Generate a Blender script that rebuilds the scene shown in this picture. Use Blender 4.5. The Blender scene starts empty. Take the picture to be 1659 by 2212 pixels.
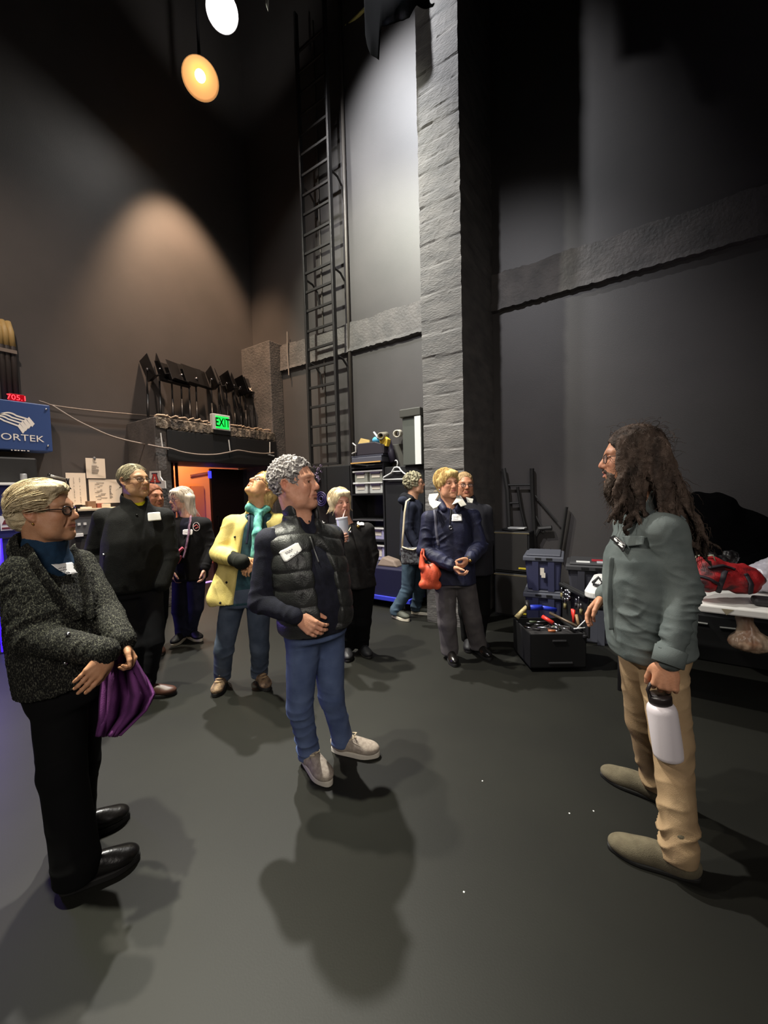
import bpy, math, random
import numpy as np
from mathutils import Vector, Matrix
from mathutils.bvhtree import BVHTree
PI = math.pi
rnd = random.Random(7)
SC = bpy.context.scene
COL = SC.collection

# ------------------------------------------------------------------ camera (measured from the photograph's vanishing points)
FPX, CX, CY, CAMZ = 850.0, 829.5, 1106.0, 1.52
_y, _p, _r = (math.radians(a) for a in (34.0, -3.0, 1.5))
FWD = np.array([-math.sin(_y)*math.cos(_p), math.cos(_y)*math.cos(_p), math.sin(_p)])
_rt = np.array([math.cos(_y), math.sin(_y), 0.0])
_up = np.cross(_rt, FWD)
RT = _rt*math.cos(_r) - _up*math.sin(_r)
UP = _up*math.cos(_r) + _rt*math.sin(_r)
CAM = np.array([0, 0, CAMZ])

def ray(x, y):
    return FWD + RT*((x-CX)/FPX) - UP*((y-CY)/FPX)
def at(x, y, d):
    return CAM + ray(x, y)*d
def flo(x, y, z=0.0):
    r = ray(x, y)
    return CAM + r*((z-CAMZ)/r[2])
def onY(x, y, Y):
    r = ray(x, y)
    return CAM + r*(Y/r[1])
def onX(x, y, X):
    r = ray(x, y)
    return CAM + r*(X/r[0])

cam_d = bpy.data.cameras.new('camera')
cam_d.sensor_fit = 'HORIZONTAL'
cam_d.sensor_width = 36.0
cam_d.lens = FPX/1659.0*36.0
cam_d.clip_start = 0.02
cam_o = bpy.data.objects.new('camera', cam_d)
COL.objects.link(cam_o)
cam_o.matrix_world = Matrix(((RT[0], UP[0], -FWD[0], 0), (RT[1], UP[1], -FWD[1], 0), (RT[2], UP[2], -FWD[2], CAMZ), (0, 0, 0, 1)))
SC.camera = cam_o

# ------------------------------------------------------------------ materials
def c(r, g, b):
    def f(v):
        v /= 255.0
        return v/12.92 if v <= 0.04045 else ((v+0.055)/1.055)**2.4
    return (f(r), f(g), f(b), 1.0)
MATS = {}
def mat(name, col=(0.5, 0.5, 0.5, 1), rough=0.6, metal=0.0, col2=None, nscale=8.0, nstretch=(1, 1, 1), contrast=(0.35, 0.65),
        bump=0.0, bscale=60.0, bstretch=(1, 1, 1), emit=None, estr=1.0, alpha=1.0, trans=0.0, sheen=0.0, attr=None, spec=0.5, coat=0.0, bdist=0.01):
    if name in MATS: return MATS[name]
    m = bpy.data.materials.new(name); m.use_nodes = True
    nt = m.node_tree; b = nt.nodes['Principled BSDF']
    b.inputs['Base Color'].default_value = col
    b.inputs['Roughness'].default_value = rough
    b.inputs['Metallic'].default_value = metal
    b.inputs['Specular IOR Level'].default_value = spec
    if sheen: b.inputs['Sheen Weight'].default_value = sheen
    if coat: b.inputs['Coat Weight'].default_value = coat
    if trans: b.inputs['Transmission Weight'].default_value = trans
    if alpha < 1: b.inputs['Alpha'].default_value = alpha
    tc = nt.nodes.new('ShaderNodeTexCoord')
    def noise(scale, stretch, detail=4):
        mp = nt.nodes.new('ShaderNodeMapping'); mp.inputs['Scale'].default_value = stretch
        nt.links.new(tc.outputs['Object'], mp.inputs['Vector'])
        n = nt.nodes.new('ShaderNodeTexNoise'); n.inputs['Scale'].default_value = scale; n.inputs['Detail'].default_value = detail
        nt.links.new(mp.outputs['Vector'], n.inputs['Vector'])
        return n
    csock = None
    if attr:
        a = nt.nodes.new('ShaderNodeAttribute'); a.attribute_name = attr; csock = a.outputs['Color']
    if col2 is not None:
        n = noise(nscale, nstretch)
        r = nt.nodes.new('ShaderNodeMapRange'); r.inputs['From Min'].default_value = contrast[0]; r.inputs['From Max'].default_value = contrast[1]
        nt.links.new(n.outputs['Fac'], r.inputs['Value'])
        mx = nt.nodes.new('ShaderNodeMix'); mx.data_type = 'RGBA'
        nt.links.new(r.outputs['Result'], mx.inputs['Factor'])
        if attr:
            mx.blend_type = 'MULTIPLY'; nt.links.new(csock, mx.inputs['A']); mx.inputs['B'].default_value = col2
        else:
            mx.inputs['A'].default_value = col; mx.inputs['B'].default_value = col2
        csock = mx.outputs['Result']
    if csock: nt.links.new(csock, b.inputs['Base Color'])
    if bump:
        n = noise(bscale, bstretch, 5)
        bn = nt.nodes.new('ShaderNodeBump'); bn.inputs['Strength'].default_value = bump; bn.inputs['Distance'].default_value = bdist
        nt.links.new(n.outputs['Fac'], bn.inputs['Height']); nt.links.new(bn.outputs['Normal'], b.inputs['Normal'])
    if emit is not None:
        b.inputs['Emission Color'].default_value = emit; b.inputs['Emission Strength'].default_value = estr
    MATS[name] = m
    return m

# ------------------------------------------------------------------ objects
def T(o, label=None, cat=None, group=None, kind=None):
    if label: o['label'] = label
    if cat: o['category'] = cat
    if group: o['group'] = group
    if kind: o['kind'] = kind
    return o
def empty(name, loc=(0, 0, 0), label=None, cat=None, group=None):
    o = bpy.data.objects.new(name, None); COL.objects.link(o)
    o.empty_display_size = 0.05
    o.location = Vector([float(v) for v in loc])
    return T(o, label, cat, group)
def link(name, me, m=None, parent=None, smooth=False):
    o = bpy.data.objects.new(name, me); COL.objects.link(o)
    if m is not None and not me.materials:
        for q in (m if isinstance(m, (list, tuple)) else [m]): me.materials.append(q)
    if smooth: me.polygons.foreach_set('use_smooth', np.ones(len(me.polygons), dtype=bool))
    if parent is not None:
        o.parent = parent
        o.matrix_parent_inverse = world_of(parent).inverted()
    return o
def world_of(o):
    mw = o.matrix_basis.copy()
    return (world_of(o.parent) @ o.matrix_parent_inverse @ mw) if o.parent else mw

def frame(d, ref=(0, 0, 1)):
    d = np.asarray(d, float); d = d/np.linalg.norm(d)
    r = np.asarray(ref, float)
    if abs(d @ r) > 0.97: r = np.array([1.0, 0, 0])
    u = np.cross(r, d); u /= np.linalg.norm(u)
    return d, u, np.cross(d, u)

class MB:
    """collects boxes, tubes, lathes and prisms in world coordinates; build() links them as one mesh object"""
    def __init__(s): s.v = []; s.f = []; s.mi = []; s.cur = 0
    def _add(s, vs, fs):
        n = len(s.v); s.v += [tuple(float(q) for q in p) for p in vs]; s.f += [tuple(i+n for i in f) for f in fs]; s.mi += [s.cur]*len(fs); return s
    def box(s, c0, c1):
        x0, y0, z0 = c0; x1, y1, z1 = c1
        return s._add([(x0, y0, z0), (x1, y0, z0), (x1, y1, z0), (x0, y1, z0), (x0, y0, z1), (x1, y0, z1), (x1, y1, z1), (x0, y1, z1)],
                      [(0, 3, 2, 1), (4, 5, 6, 7), (0, 1, 5, 4), (1, 2, 6, 5), (2, 3, 7, 6), (3, 0, 4, 7)])
    def obox(s, o, ax, ay, az):
        """box from corner o with edge vectors"""
        o, ax, ay, az = (np.asarray(q, float) for q in (o, ax, ay, az))
        return s._add([o, o+ax, o+ax+ay, o+ay, o+az, o+ax+az, o+ax+ay+az, o+ay+az],
                      [(0, 3, 2, 1), (4, 5, 6, 7), (0, 1, 5, 4), (1, 2, 6, 5), (2, 3, 7, 6), (3, 0, 4, 7)])
    def cbox(s, ctr, ax, ay, az):
        """box about a centre with half-edge vectors"""
        ax, ay, az = (np.asarray(q, float) for q in (ax, ay, az))
        return s.obox(np.asarray(ctr, float)-ax-ay-az, 2*ax, 2*ay, 2*az)
    def tube(s, pts, r, seg=8, cap=True, flat=1.0, ref=(0, 0, 1)):
        pts = [np.asarray(p, float) for p in pts]; n = len(pts)
        rr = r if isinstance(r, (list, tuple)) else [r]*n
        vs = []; u0 = None
        for i, p in enumerate(pts):
            d = pts[min(i+1, n-1)] - pts[max(i-1, 0)]
            d, u, w = frame(d, ref)
            if u0 is not None:
                u = u0 - d*(u0 @ d); u /= max(1e-9, np.linalg.norm(u)); w = np.cross(d, u)
            u0 = u
            for k in range(seg):
                a = 2*PI*k/seg
                vs.append(p + u*(rr[i]*math.cos(a)) + w*(rr[i]*flat*math.sin(a)))
        fs = [(i*seg+k, i*seg+(k+1) % seg, (i+1)*seg+(k+1) % seg, (i+1)*seg+k) for i in range(n-1) for k in range(seg)]
        if cap: fs += [tuple(range(seg))[::-1], tuple((n-1)*seg+k for k in range(seg))]
        return s._add(vs, fs)
    def lathe(s, base, axis, prof, seg=24, closed=False):
        """prof: (radius, height) pairs along axis"""
        d, u, w = frame(axis); base = np.asarray(base, float); vs = []
        for (r, h) in prof:
            for k in range(seg):
                a = 2*PI*k/seg
                vs.append(base + d*h + u*(r*math.cos(a)) + w*(r*math.sin(a)))
        n = len(prof)
        fs = [(i*seg+k, i*seg+(k+1) % seg, (i+1)*seg+(k+1) % seg, (i+1)*seg+k) for i in range(n-1) for k in range(seg)]
        if closed: fs += [tuple(range(seg))[::-1], tuple((n-1)*seg+k for k in range(seg))]
        return s._add(vs, fs)
    def prism(s, pts, ext):
        """polygon (3-D points) extruded by vector ext"""
        n = len(pts); e = np.asarray(ext, float)
        vs = [np.asarray(p, float) for p in pts] + [np.asarray(p, float)+e for p in pts]
        return s._add(vs, [tuple(range(n))[::-1], tuple(range(n, 2*n))] + [(i, (i+1) % n, (i+1) % n+n, i+n) for i in range(n)])
    def ball(s, ctr, r, seg=12, rings=8, R=None):
        rr = np.array([r, r, r], float) if np.isscalar(r) else np.asarray(r, float)
        R = np.eye(3) if R is None else R; ctr = np.asarray(ctr, float)
        vs = []
        for i in range(rings+1):
            t = PI*i/rings
            for k in range(seg):
                a = 2*PI*k/seg
                vs.append(ctr + R @ (rr*np.array([math.sin(t)*math.cos(a), math.sin(t)*math.sin(a), math.cos(t)])))
        return s._add(vs, [(i*seg+k, (i+1)*seg+k, (i+1)*seg+(k+1) % seg, i*seg+(k+1) % seg) for i in range(rings) for k in range(seg)])
    def build(s, name, m, parent=None, smooth=False, bevel=0.0, seg=2, solid=0.0):
        me = bpy.data.meshes.new(name); me.from_pydata(s.v, [], s.f); me.validate(); me.update()
        o = link(name, me, m, parent)
        if isinstance(m, (list, tuple)) and len(me.polygons) == len(s.mi): me.polygons.foreach_set('material_index', np.array(s.mi, dtype=np.int32))
        import bmesh
        bm = bmesh.new(); bm.from_mesh(me); bmesh.ops.recalc_face_normals(bm, faces=bm.faces); bm.to_mesh(me); bm.free()
        if smooth: me.polygons.foreach_set('use_smooth', np.ones(len(me.polygons), dtype=bool))
        if solid:
            md = o.modifiers.new('s', 'SOLIDIFY'); md.thickness = solid
        if bevel:
            md = o.modifiers.new('b', 'BEVEL'); md.width = bevel; md.segments = seg; md.limit_method = 'ANGLE'; md.angle_limit = 0.7
        return o

def text(name, body, origin, ux, uy, size, m, parent=None, depth=0.002, sx=1.0, align='CENTER', bold=0.0):
    """lettering lying on a surface: origin is the baseline anchor, ux/uy the reading and up directions"""
    cu = bpy.data.curves.new(name, 'FONT'); cu.body = body; cu.size = 1.0; cu.align_x = align; cu.extrude = 0.0; cu.resolution_u = 3; cu.offset = bold
    tmp = bpy.data.objects.new(name+'_tmp', cu); COL.objects.link(tmp)
    dg = bpy.context.evaluated_depsgraph_get()
    me = bpy.data.meshes.new_from_object(tmp.evaluated_get(dg))
    bpy.data.objects.remove(tmp); bpy.data.curves.remove(cu)
    ux = np.asarray(ux, float); uy = np.asarray(uy, float); ux = ux/np.linalg.norm(ux); uy = uy/np.linalg.norm(uy); nn = np.cross(ux, uy)
    n = len(me.vertices); co = np.empty(n*3, dtype=np.float32); me.vertices.foreach_get('co', co); co = co.reshape(-1, 3)
    W = np.asarray(origin, float) + np.outer(co[:, 0]*size*sx, ux) + np.outer(co[:, 1]*size, uy) + nn*depth
    me.vertices.foreach_set('co', W.astype(np.float32).ravel()); me.update()
    me.materials.clear()
    return link(name, me, m, parent)

# ------------------------------------------------------------------ noise
_rs = np.random.RandomState(3)
_tab = _rs.rand(4096).astype(np.float32)
def vnoise(P):
    """value noise in -1..1 at the rows of P"""
    P = np.asarray(P, dtype=np.float64); i = np.floor(P).astype(np.int64); f = P - i; f = f*f*(3-2*f)
    def h(a, b, d): return _tab[((a*73856093) ^ (b*19349663) ^ (d*83492791)) & 4095]
    x, y, z = i[:, 0], i[:, 1], i[:, 2]; r = 0
    for dx in (0, 1):
        for dy in (0, 1):
            for dz in (0, 1):
                w = (f[:, 0] if dx else 1-f[:, 0])*(f[:, 1] if dy else 1-f[:, 1])*(f[:, 2] if dz else 1-f[:, 2])
                r = r + w*h(x+dx, y+dy, z+dz)
    return r*2-1
def fbm(P, o=3):
    P = np.asarray(P, float); r = 0; a = 1.0
    for k in range(o): r = r + a*vnoise(P*(2.03**k)+17.3*k); a *= 0.5
    return r

# ------------------------------------------------------------------ signed-distance sculpting with surface nets
def smin(a, b, k):
    if k <= 0: return np.minimum(a, b)
    h = np.maximum(k-np.abs(a-b), 0)/k
    return np.minimum(a, b) - h*h*k*0.25
def nrm(v):
    v = np.asarray(v, float); return v/max(1e-12, np.linalg.norm(v))
class SD:
    def __init__(s): s.ops = []
    def _push(s, lo, hi, fn, k, op):
        s.ops.append((np.asarray(lo, float), np.asarray(hi, float), fn, k, op)); return s
    def cap(s, a, b, r1, r2=None, k=0.01, op='u'):
        a = np.asarray(a, float); b = np.asarray(b, float); r2 = r1 if r2 is None else r2
        ab = b-a; L = max(1e-9, float(ab @ ab)); m = max(r1, r2)
        def fn(X, Y, Z):
            px, py, pz = X-a[0], Y-a[1], Z-a[2]
            t = np.clip((px*ab[0]+py*ab[1]+pz*ab[2])/L, 0, 1)
            return np.sqrt((px-t*ab[0])**2+(py-t*ab[1])**2+(pz-t*ab[2])**2) - (r1+(r2-r1)*t)
        return s._push(np.minimum(a, b)-m, np.maximum(a, b)+m, fn, k, op)
    def chain(s, pts, rs, k=0.01, k0=None, op='u'):
        for i in range(len(pts)-1): s.cap(pts[i], pts[i+1], rs[i], rs[i+1], k if (i or k0 is None) else k0, op)
        return s
    def ell(s, ctr, r, R=None, k=0.01, op='u'):
        ctr = np.asarray(ctr, float); r = np.asarray(r, float); R = np.eye(3) if R is None else np.asarray(R); m = np.sqrt(((R*r)**2).sum(1))
        def fn(X, Y, Z):
            px, py, pz = X-ctr[0], Y-ctr[1], Z-ctr[2]
            q = [(px*R[0, i]+py*R[1, i]+pz*R[2, i])/r[i] for i in range(3)]
            k0 = np.sqrt(q[0]**2+q[1]**2+q[2]**2); k1 = np.sqrt((q[0]/r[0])**2+(q[1]/r[1])**2+(q[2]/r[2])**2)
            return k0*(k0-1)/np.maximum(k1, 1e-6)
        return s._push(ctr-m, ctr+m, fn, k, op)
    def box(s, ctr, half, R=None, rd=0.01, k=0.01, op='u'):
        ctr = np.asarray(ctr, float); half = np.asarray(half, float); R = np.eye(3) if R is None else np.asarray(R); m = (np.abs(R)*half).sum(1)
        def fn(X, Y, Z):
            px, py, pz = X-ctr[0], Y-ctr[1], Z-ctr[2]
            q = [np.abs(px*R[0, i]+py*R[1, i]+pz*R[2, i])-(half[i]-rd) for i in range(3)]
            return np.sqrt(sum(np.maximum(v, 0)**2 for v in q)) + np.minimum(np.maximum(np.maximum(q[0], q[1]), q[2]), 0) - rd
        return s._push(ctr-m, ctr+m, fn, k, op)
    def loft(s, st, head, k=0.02, n=2.3, op='u', rd=0.02):
        """st rows: z, cx, cy, lateral radius, depth radius; head = forward angle"""
        st = np.asarray(sorted([tuple(r) for r in st]), float)
        zz = np.linspace(st[0, 0], st[-1, 0], 80)
        w = np.array([0.06, 0.1, 0.14, 0.18, 0.2, 0.18, 0.14, 0.1, 0.06]); w /= w.sum()
        C = [np.convolve(np.pad(np.interp(zz, st[:, 0], st[:, i]), 4, mode='edge'), w, 'valid') for i in range(1, 5)]
        sn, cs = math.sin(head), math.cos(head); z0, z1 = st[0, 0], st[-1, 0]; m = st[:, 3:].max()
        lo = np.array([st[:, 1].min()-m, st[:, 2].min()-m, z0]); hi = np.array([st[:, 1].max()+m, st[:, 2].max()+m, z1])
        def fn(X, Y, Z):
            cx, cy, ru, rv = (np.interp(Z, zz, q) for q in C)
            dx, dy = X-cx, Y-cy
            u = -dx*sn+dy*cs; v = dx*cs+dy*sn
            d = ((np.abs(u/ru)**n+np.abs(v/rv)**n+1e-9)**(1/n)-1)*np.minimum(ru, rv)
            return -smin(-d, -np.maximum(z0-Z, Z-z1), rd)
        return s._push(lo, hi, fn, k, op)
    def half(s, p, nn, k=0.004):
        """cut away the side that nn points to"""
        p = np.asarray(p, float); nn = nrm(nn)
        def fn(X, Y, Z): return -((X-p[0])*nn[0]+(Y-p[1])*nn[1]+(Z-p[2])*nn[2])
        return s._push([-1e9]*3, [1e9]*3, fn, k, 's')
    def field(s, h, fine=()):
        lo = np.min([o[0] for o in s.ops if o[4] == 'u'], axis=0)-0.012-2*h; hi = np.max([o[1] for o in s.ops if o[4] == 'u'], axis=0)+0.012+2*h
        ax = []
        for i in range(3):
            q = [lo[i]]
            while q[-1] < hi[i]:
                st = h
                for (a, b, hf) in fine:
                    if a[i]-h < q[-1] < b[i]: st = min(st, hf)
                q.append(q[-1]+st)
            ax.append(np.array(q))
        F = np.full([len(a) for a in ax], 0.3, dtype=np.float32)
        for (l, u, fn, k, op) in s.ops:
            pad = k+3*h; sl = []
            for i in range(3):
                a = np.searchsorted(ax[i], l[i]-pad); b = np.searchsorted(ax[i], u[i]+pad); sl.append(slice(a, max(a, b)))
            if any(q.stop <= q.start for q in sl): continue
            X = ax[0][sl[0]].astype(np.float32)[:, None, None]; Y = ax[1][sl[1]].astype(np.float32)[None, :, None]; Z = ax[2][sl[2]].astype(np.float32)[None, None, :]
            D = fn(X, Y, Z).astype(np.float32); G = F[tuple(sl)]
            F[tuple(sl)] = smin(G, D, k) if op == 'u' else -smin(-G, D, k)
        return F, ax
    def mesh(s, h=0.006, fine=(), smooth=1):
        F, ax = s.field(h, fine)
        return nets(F, ax, smooth)

def nets(F, ax, smooth=1):
    nx, ny, nz = F.shape; S = F < 0
    cnt = np.zeros((nx-1, ny-1, nz-1), dtype=np.int8)
    for i in (0, 1):
        for j in (0, 1):
            for k in (0, 1): cnt += S[i:nx-1+i, j:ny-1+j, k:nz-1+k]
    act = (cnt > 0) & (cnt < 8)
    idx = np.argwhere(act); N = len(idx)
    ids = np.full(act.shape, -1, dtype=np.int32); ids[act] = np.arange(N)
    P = np.zeros((N, 3)); W = np.zeros(N)
    I, J, K = idx.T
    def val(o): return F[I+o[0], J+o[1], K+o[2]].astype(np.float64)
    def pos(o): return np.stack([ax[0][I+o[0]], ax[1][J+o[1]], ax[2][K+o[2]]], 1)
    for o in [(a, b, d) for a in (0, 1) for b in (0, 1) for d in (0, 1)]:
        for x in range(3):
            if o[x]: continue
            q = list(o); q[x] = 1
            a, b = val(o), val(q); m = (a < 0) != (b < 0)
            t = np.where(m, a/np.where(m, a-b, 1), 0)[:, None]
            P += np.where(m[:, None], pos(o)*(1-t)+pos(q)*t, 0); W += m
    V = P/W[:, None]
    Q = []
    for x in range(3):
        a = [slice(0, None)]*3; b = [slice(0, None)]*3; a[x] = slice(0, -1); b[x] = slice(1, None)
        A, B = S[tuple(a)], S[tuple(b)]
        y, z = [(1, 2), (2, 0), (0, 1)][x]
        e = np.argwhere(A != B)
        ok = (e[:, y] > 0) & (e[:, z] > 0) & (e[:, y] < F.shape[y]-1) & (e[:, z] < F.shape[z]-1); e = e[ok]
        inside = A[tuple(e.T)]
        def cid(dy, dz):
            q = e.copy(); q[:, y] += dy; q[:, z] += dz; return ids[tuple(q.T)]
        q = np.stack([cid(-1, -1), cid(0, -1), cid(0, 0), cid(-1, 0)], 1)
        q[~inside] = q[~inside][:, ::-1]
        Q.append(q)
    Q = np.concatenate(Q)
    for _ in range(smooth): V = lap(V, Q, 0.5)
    return V, Q
def lap(V, Q, f):
    n = len(V); acc = np.zeros((n, 3)); w = np.bincount(Q.ravel(), minlength=n)*2.0
    for a, b in ((0, 1), (1, 2), (2, 3), (3, 0)):
        for i, j in ((a, b), (b, a)):
            for d in range(3): acc[:, d] += np.bincount(Q[:, i], weights=V[Q[:, j], d], minlength=n)
    return V + (acc/np.maximum(w, 1)[:, None]-V)*f
def normals(V, Q):
    n = np.cross(V[Q[:, 2]]-V[Q[:, 0]], V[Q[:, 3]]-V[Q[:, 1]]); N = np.zeros_like(V)
    for k in range(4):
        for d in range(3): N[:, d] += np.bincount(Q[:, k], weights=n[:, d], minlength=len(V))
    return N/np.maximum(1e-12, np.linalg.norm(N, axis=1))[:, None]
def meshobj(name, V, Q, m, parent=None, col=None, extra=None):
    """quads to an object; extra = (verts, faces) tubes added to the same mesh"""
    if extra is not None:
        V = np.concatenate([V, extra[0]]); Q = np.concatenate([Q, extra[1]+len(V)-len(extra[0])])
    me = bpy.data.meshes.new(name)
    me.vertices.add(len(V)); me.vertices.foreach_set('co', V.astype(np.float32).ravel())
    me.loops.add(Q.size); me.loops.foreach_set('vertex_index', Q.astype(np.int32).ravel())
    me.polygons.add(len(Q)); me.polygons.foreach_set('loop_start', np.arange(0, Q.size, 4, dtype=np.int32))
    me.polygons.foreach_set('use_smooth', np.ones(len(Q), dtype=bool))
    me.update(calc_edges=True)
    if col is not None:
        a = me.color_attributes.new('Col', 'FLOAT_COLOR', 'POINT'); a.data.foreach_set('color', np.concatenate([col, np.ones((len(col), 1))], 1).astype(np.float32).ravel())
    return link(name, me, m, parent)
def tubes_arrays(lines, radii, seg=4):
    """many thin tubes as arrays of verts and quads"""
    VS = []; QS = []; n0 = 0
    for L, rr in zip(lines, radii):
        L = np.asarray(L, float); n = len(L)
        D = np.gradient(L, axis=0); D /= np.maximum(1e-9, np.linalg.norm(D, axis=1))[:, None]
        ref = np.array([0.3, 0.5, 0.81]); U = np.cross(D, ref); U /= np.maximum(1e-6, np.linalg.norm(U, axis=1))[:, None]; Wv = np.cross(D, U)
        rr = np.broadcast_to(rr, (n,))
        for_k = []
        ang = 2*PI*np.arange(seg)/seg
        ring = L[:, None, :] + (U[:, None, :]*np.cos(ang)[None, :, None] + Wv[:, None, :]*np.sin(ang)[None, :, None])*rr[:, None, None]
        VS.append(ring.reshape(-1, 3))
        i = np.arange(n-1)[:, None]*seg; k = np.arange(seg)[None, :]; k2 = (k+1) % seg
        QS.append(np.stack([i+k, i+k2, i+seg+k2, i+seg+k], -1).reshape(-1, 4)+n0); n0 += n*seg
    return np.concatenate(VS), np.concatenate(QS)
# ================================================================== materials of the place
M_wall = mat('wall_paint', c(76, 72, 71), 0.5, col2=c(69, 66, 65), nscale=1.2, bump=0.08, bscale=90)
M_floor = mat('floor_vinyl', c(32, 32, 28), 0.55, col2=c(28, 28, 25), nscale=1.6, bump=0.03, bscale=140, spec=0.22)
M_conc = mat('board_concrete', c(112, 108, 104), 0.7, col2=c(76, 74, 73), nscale=3.5, nstretch=(1, 1, 2.5), contrast=(0.3, 0.75), bump=0.4, bscale=26, bstretch=(1, 1, 3), bdist=0.02)
M_band = mat('band_concrete', c(98, 93, 90), 0.7, col2=c(80, 77, 75), nscale=5, bump=0.5, bscale=30, bdist=0.02)
M_roughc = mat('raw_concrete', c(150, 136, 118), 0.9, col2=c(60, 54, 50), nscale=9, bump=1.0, bscale=22, bdist=0.03)
M_black = mat('black_paint', c(22, 22, 23), 0.6)
M_blackm = mat('black_metal', c(26, 25, 26), 0.4, metal=0.3)
M_bmatte = mat('black_cloth', c(5, 5, 6), 1.0, spec=0.05, bump=0.2, bscale=300)
M_steel = mat('ladder_steel', c(52, 50, 50), 0.45, metal=0.4, bump=0.1, bscale=60)
M_white = mat('white_plastic', c(225, 225, 222), 0.4)
M_paper = mat('paper', c(226, 216, 200), 0.8)
M_ink = mat('ink', c(95, 92, 92), 0.8)
M_orange = mat('orange_wall', c(205, 118, 60), 0.6, bump=0.05, bscale=60)
M_dkred = mat('maroon_door', c(42, 22, 22), 0.5)
M_cable = mat('cable', c(128, 118, 110), 0.6)
M_chrome = mat('steel_bright', c(190, 190, 195), 0.25, metal=1.0)

ZC = 11.5
XL, YB = -6.28, 5.0
# ------------------------------------------------------------------ floor, walls, ceiling
o = MB().box((-9.4, -4.0, -0.12), (6.0, 9.0, 0.0)).build('floor', M_floor); T(o, 'dark grey vinyl stage floor', 'floor', kind='structure')
o = MB().box((XL, YB, 0), (6.0, YB+0.25, ZC)).build('wall_back', M_wall); T(o, 'tall grey-painted back wall of the stage', 'wall', kind='structure')
DY0, DY1, DZ = 2.91, 4.72, 2.03
wl = MB()
wl.box((XL-0.25, -4.0, 0), (XL, DY0, ZC)); wl.box((XL-0.25, DY1, 0), (XL, YB+0.25, ZC)); wl.box((XL-0.25, DY0, DZ), (XL, DY1, ZC))
o = wl.build('wall_left', M_wall); T(o, 'tall side wall of the stage with the doorway', 'wall', kind='structure')
o = MB().box((-9.4, -4.0, ZC), (6.0, YB+0.25, ZC+0.15)).build('ceiling', M_black); T(o, 'black ceiling high above the stage', 'ceiling', kind='structure')

# concrete band across the back wall, both sides of the pier, with a ragged edge
def band(name, x0, x1, label):
    n = max(4, int((x1-x0)/0.035)); mb = MB(); vs = []; fs = []; rr = random.Random(len(label))
    for i in range(n+1):
        x = x0+(x1-x0)*i/n
        t = 4.17+rr.uniform(-0.008, 0.008)+0.01*math.sin(i*0.31); b = 3.72+rr.uniform(-0.008, 0.008)
        vs += [(x, YB, t), (x, YB-0.035, t-0.012), (x, YB-0.05, b+0.05), (x, YB-0.06, b), (x, YB, b-0.01)]
    for i in range(n):
        for k in range(4): fs.append((i*5+k, i*5+k+1, i*5+5+k+1, i*5+5+k))
    mb._add(vs, fs); o = mb.build(name, M_band); T(o, label, 'band', kind='structure'); return o
band('trim_1', -5.5, -2.13, 'rough concrete band along the back wall behind the ladder')
band('trim_2', -1.66, 6.0, 'rough concrete band along the dark back wall')

# board-formed concrete pier standing out from the back wall
PX0, PX1, PYF = -2.125, -1.645, 4.0
def pier():
    rr = random.Random(11); nx, nz = 22, 520; zz = np.linspace(0, ZC, nz+1); edges = [0.0]
    while edges[-1] < ZC: edges.append(edges[-1]+rr.uniform(0.13, 0.30))
    off = [rr.uniform(0, 0.010) for _ in edges]; tilt = [rr.uniform(-0.02, 0.02) for _ in edges]
    V = []; F = []
    xs = np.linspace(PX0, PX1, nx+1)
    P = np.array([(x*7, 3.3, z*7) for z in zz for x in xs]); N1 = vnoise(P); N2 = vnoise(P*4.1+9)
    i = 0
    for iz, z in enumerate(zz):
        for ix, x in enumerate(xs):
            zs = z+(x-PX0)*0.06
            b = max(k for k in range(len(edges)) if edges[k] <= zs+1e-6)
            dz = min(zs-edges[b], (edges[b+1]-zs) if b+1 < len(edges) else 1)
            groove = -0.006*max(0, 1-dz/0.012)
            rough = 1.0 if (3.6 < z < 5.6) else 0.35
            y = PYF - off[b] - groove - rough*(0.006*N1[i]+0.005*max(0, N2[i]))
            jag = 0
            if ix in (0, nx): jag = 0.008*rough*N2[i]
            V.append((x+jag, y, z)); i += 1
    w = nx+1
    for iz in range(nz):
        for ix in range(nx): F.append((iz*w+ix, iz*w+ix+1, (iz+1)*w+ix+1, (iz+1)*w+ix))
    n0 = len(V)
    for iz in range(nz+1):
        V.append((V[iz*w+nx][0], YB, zz[iz])); V.append((V[iz*w][0], YB, zz[iz]))
    for iz in range(nz):
        a, b = iz*w+nx, (iz+1)*w+nx; F.append((a, n0+2*iz, n0+2*iz+2, b))
        a, b = iz*w, (iz+1)*w; F.append((n0+2*iz+1, a, b, n0+2*iz+3))
    me = bpy.data.meshes.new('pillar'); me.from_pydata(V, [], F); me.update()
    o = link('pillar', me, M_conc); T(o, 'board-formed concrete pier standing out from the back wall', 'pillar', kind='structure')
pier()

# portal block round the doorway, with a ledge on top, and the post in the corner
PF = -5.5
def ragged(mb, y0, y1, x, z0, z1, n=70):
    vs = []; fs = []; rr = random.Random(5)
    for i in range(n+1):
        y = y0+(y1-y0)*i/n
        vs += [(x, y, z1), (x+0.02+rr.uniform(0, 0.02), y, z1-rr.uniform(0, 0.02)), (x+0.018+rr.uniform(0, 0.02), y, z0+rr.uniform(0, 0.03)), (x, y, z0+rr.uniform(-0.03, 0.03))]
    for i in range(n):
        for k in range(3): fs.append((i*4+k, i*4+k+1, i*4+5+k, i*4+4+k))
    mb._add(vs, fs)
pb = MB(); pb.box((XL, 2.71, 0), (PF, DY0, 2.6)); pb.box((XL, DY1, 0), (PF, YB, 4.2)); pb.box((XL, DY0, DZ), (PF, DY1, 2.6))
o = pb.build('door_frame', M_band, bevel=0.012); T(o, 'concrete portal block round the stage doorway', 'door frame', kind='structure')
rg = MB(); ragged(rg, 2.72, 4.74, PF, 2.45, 2.6)
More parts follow.
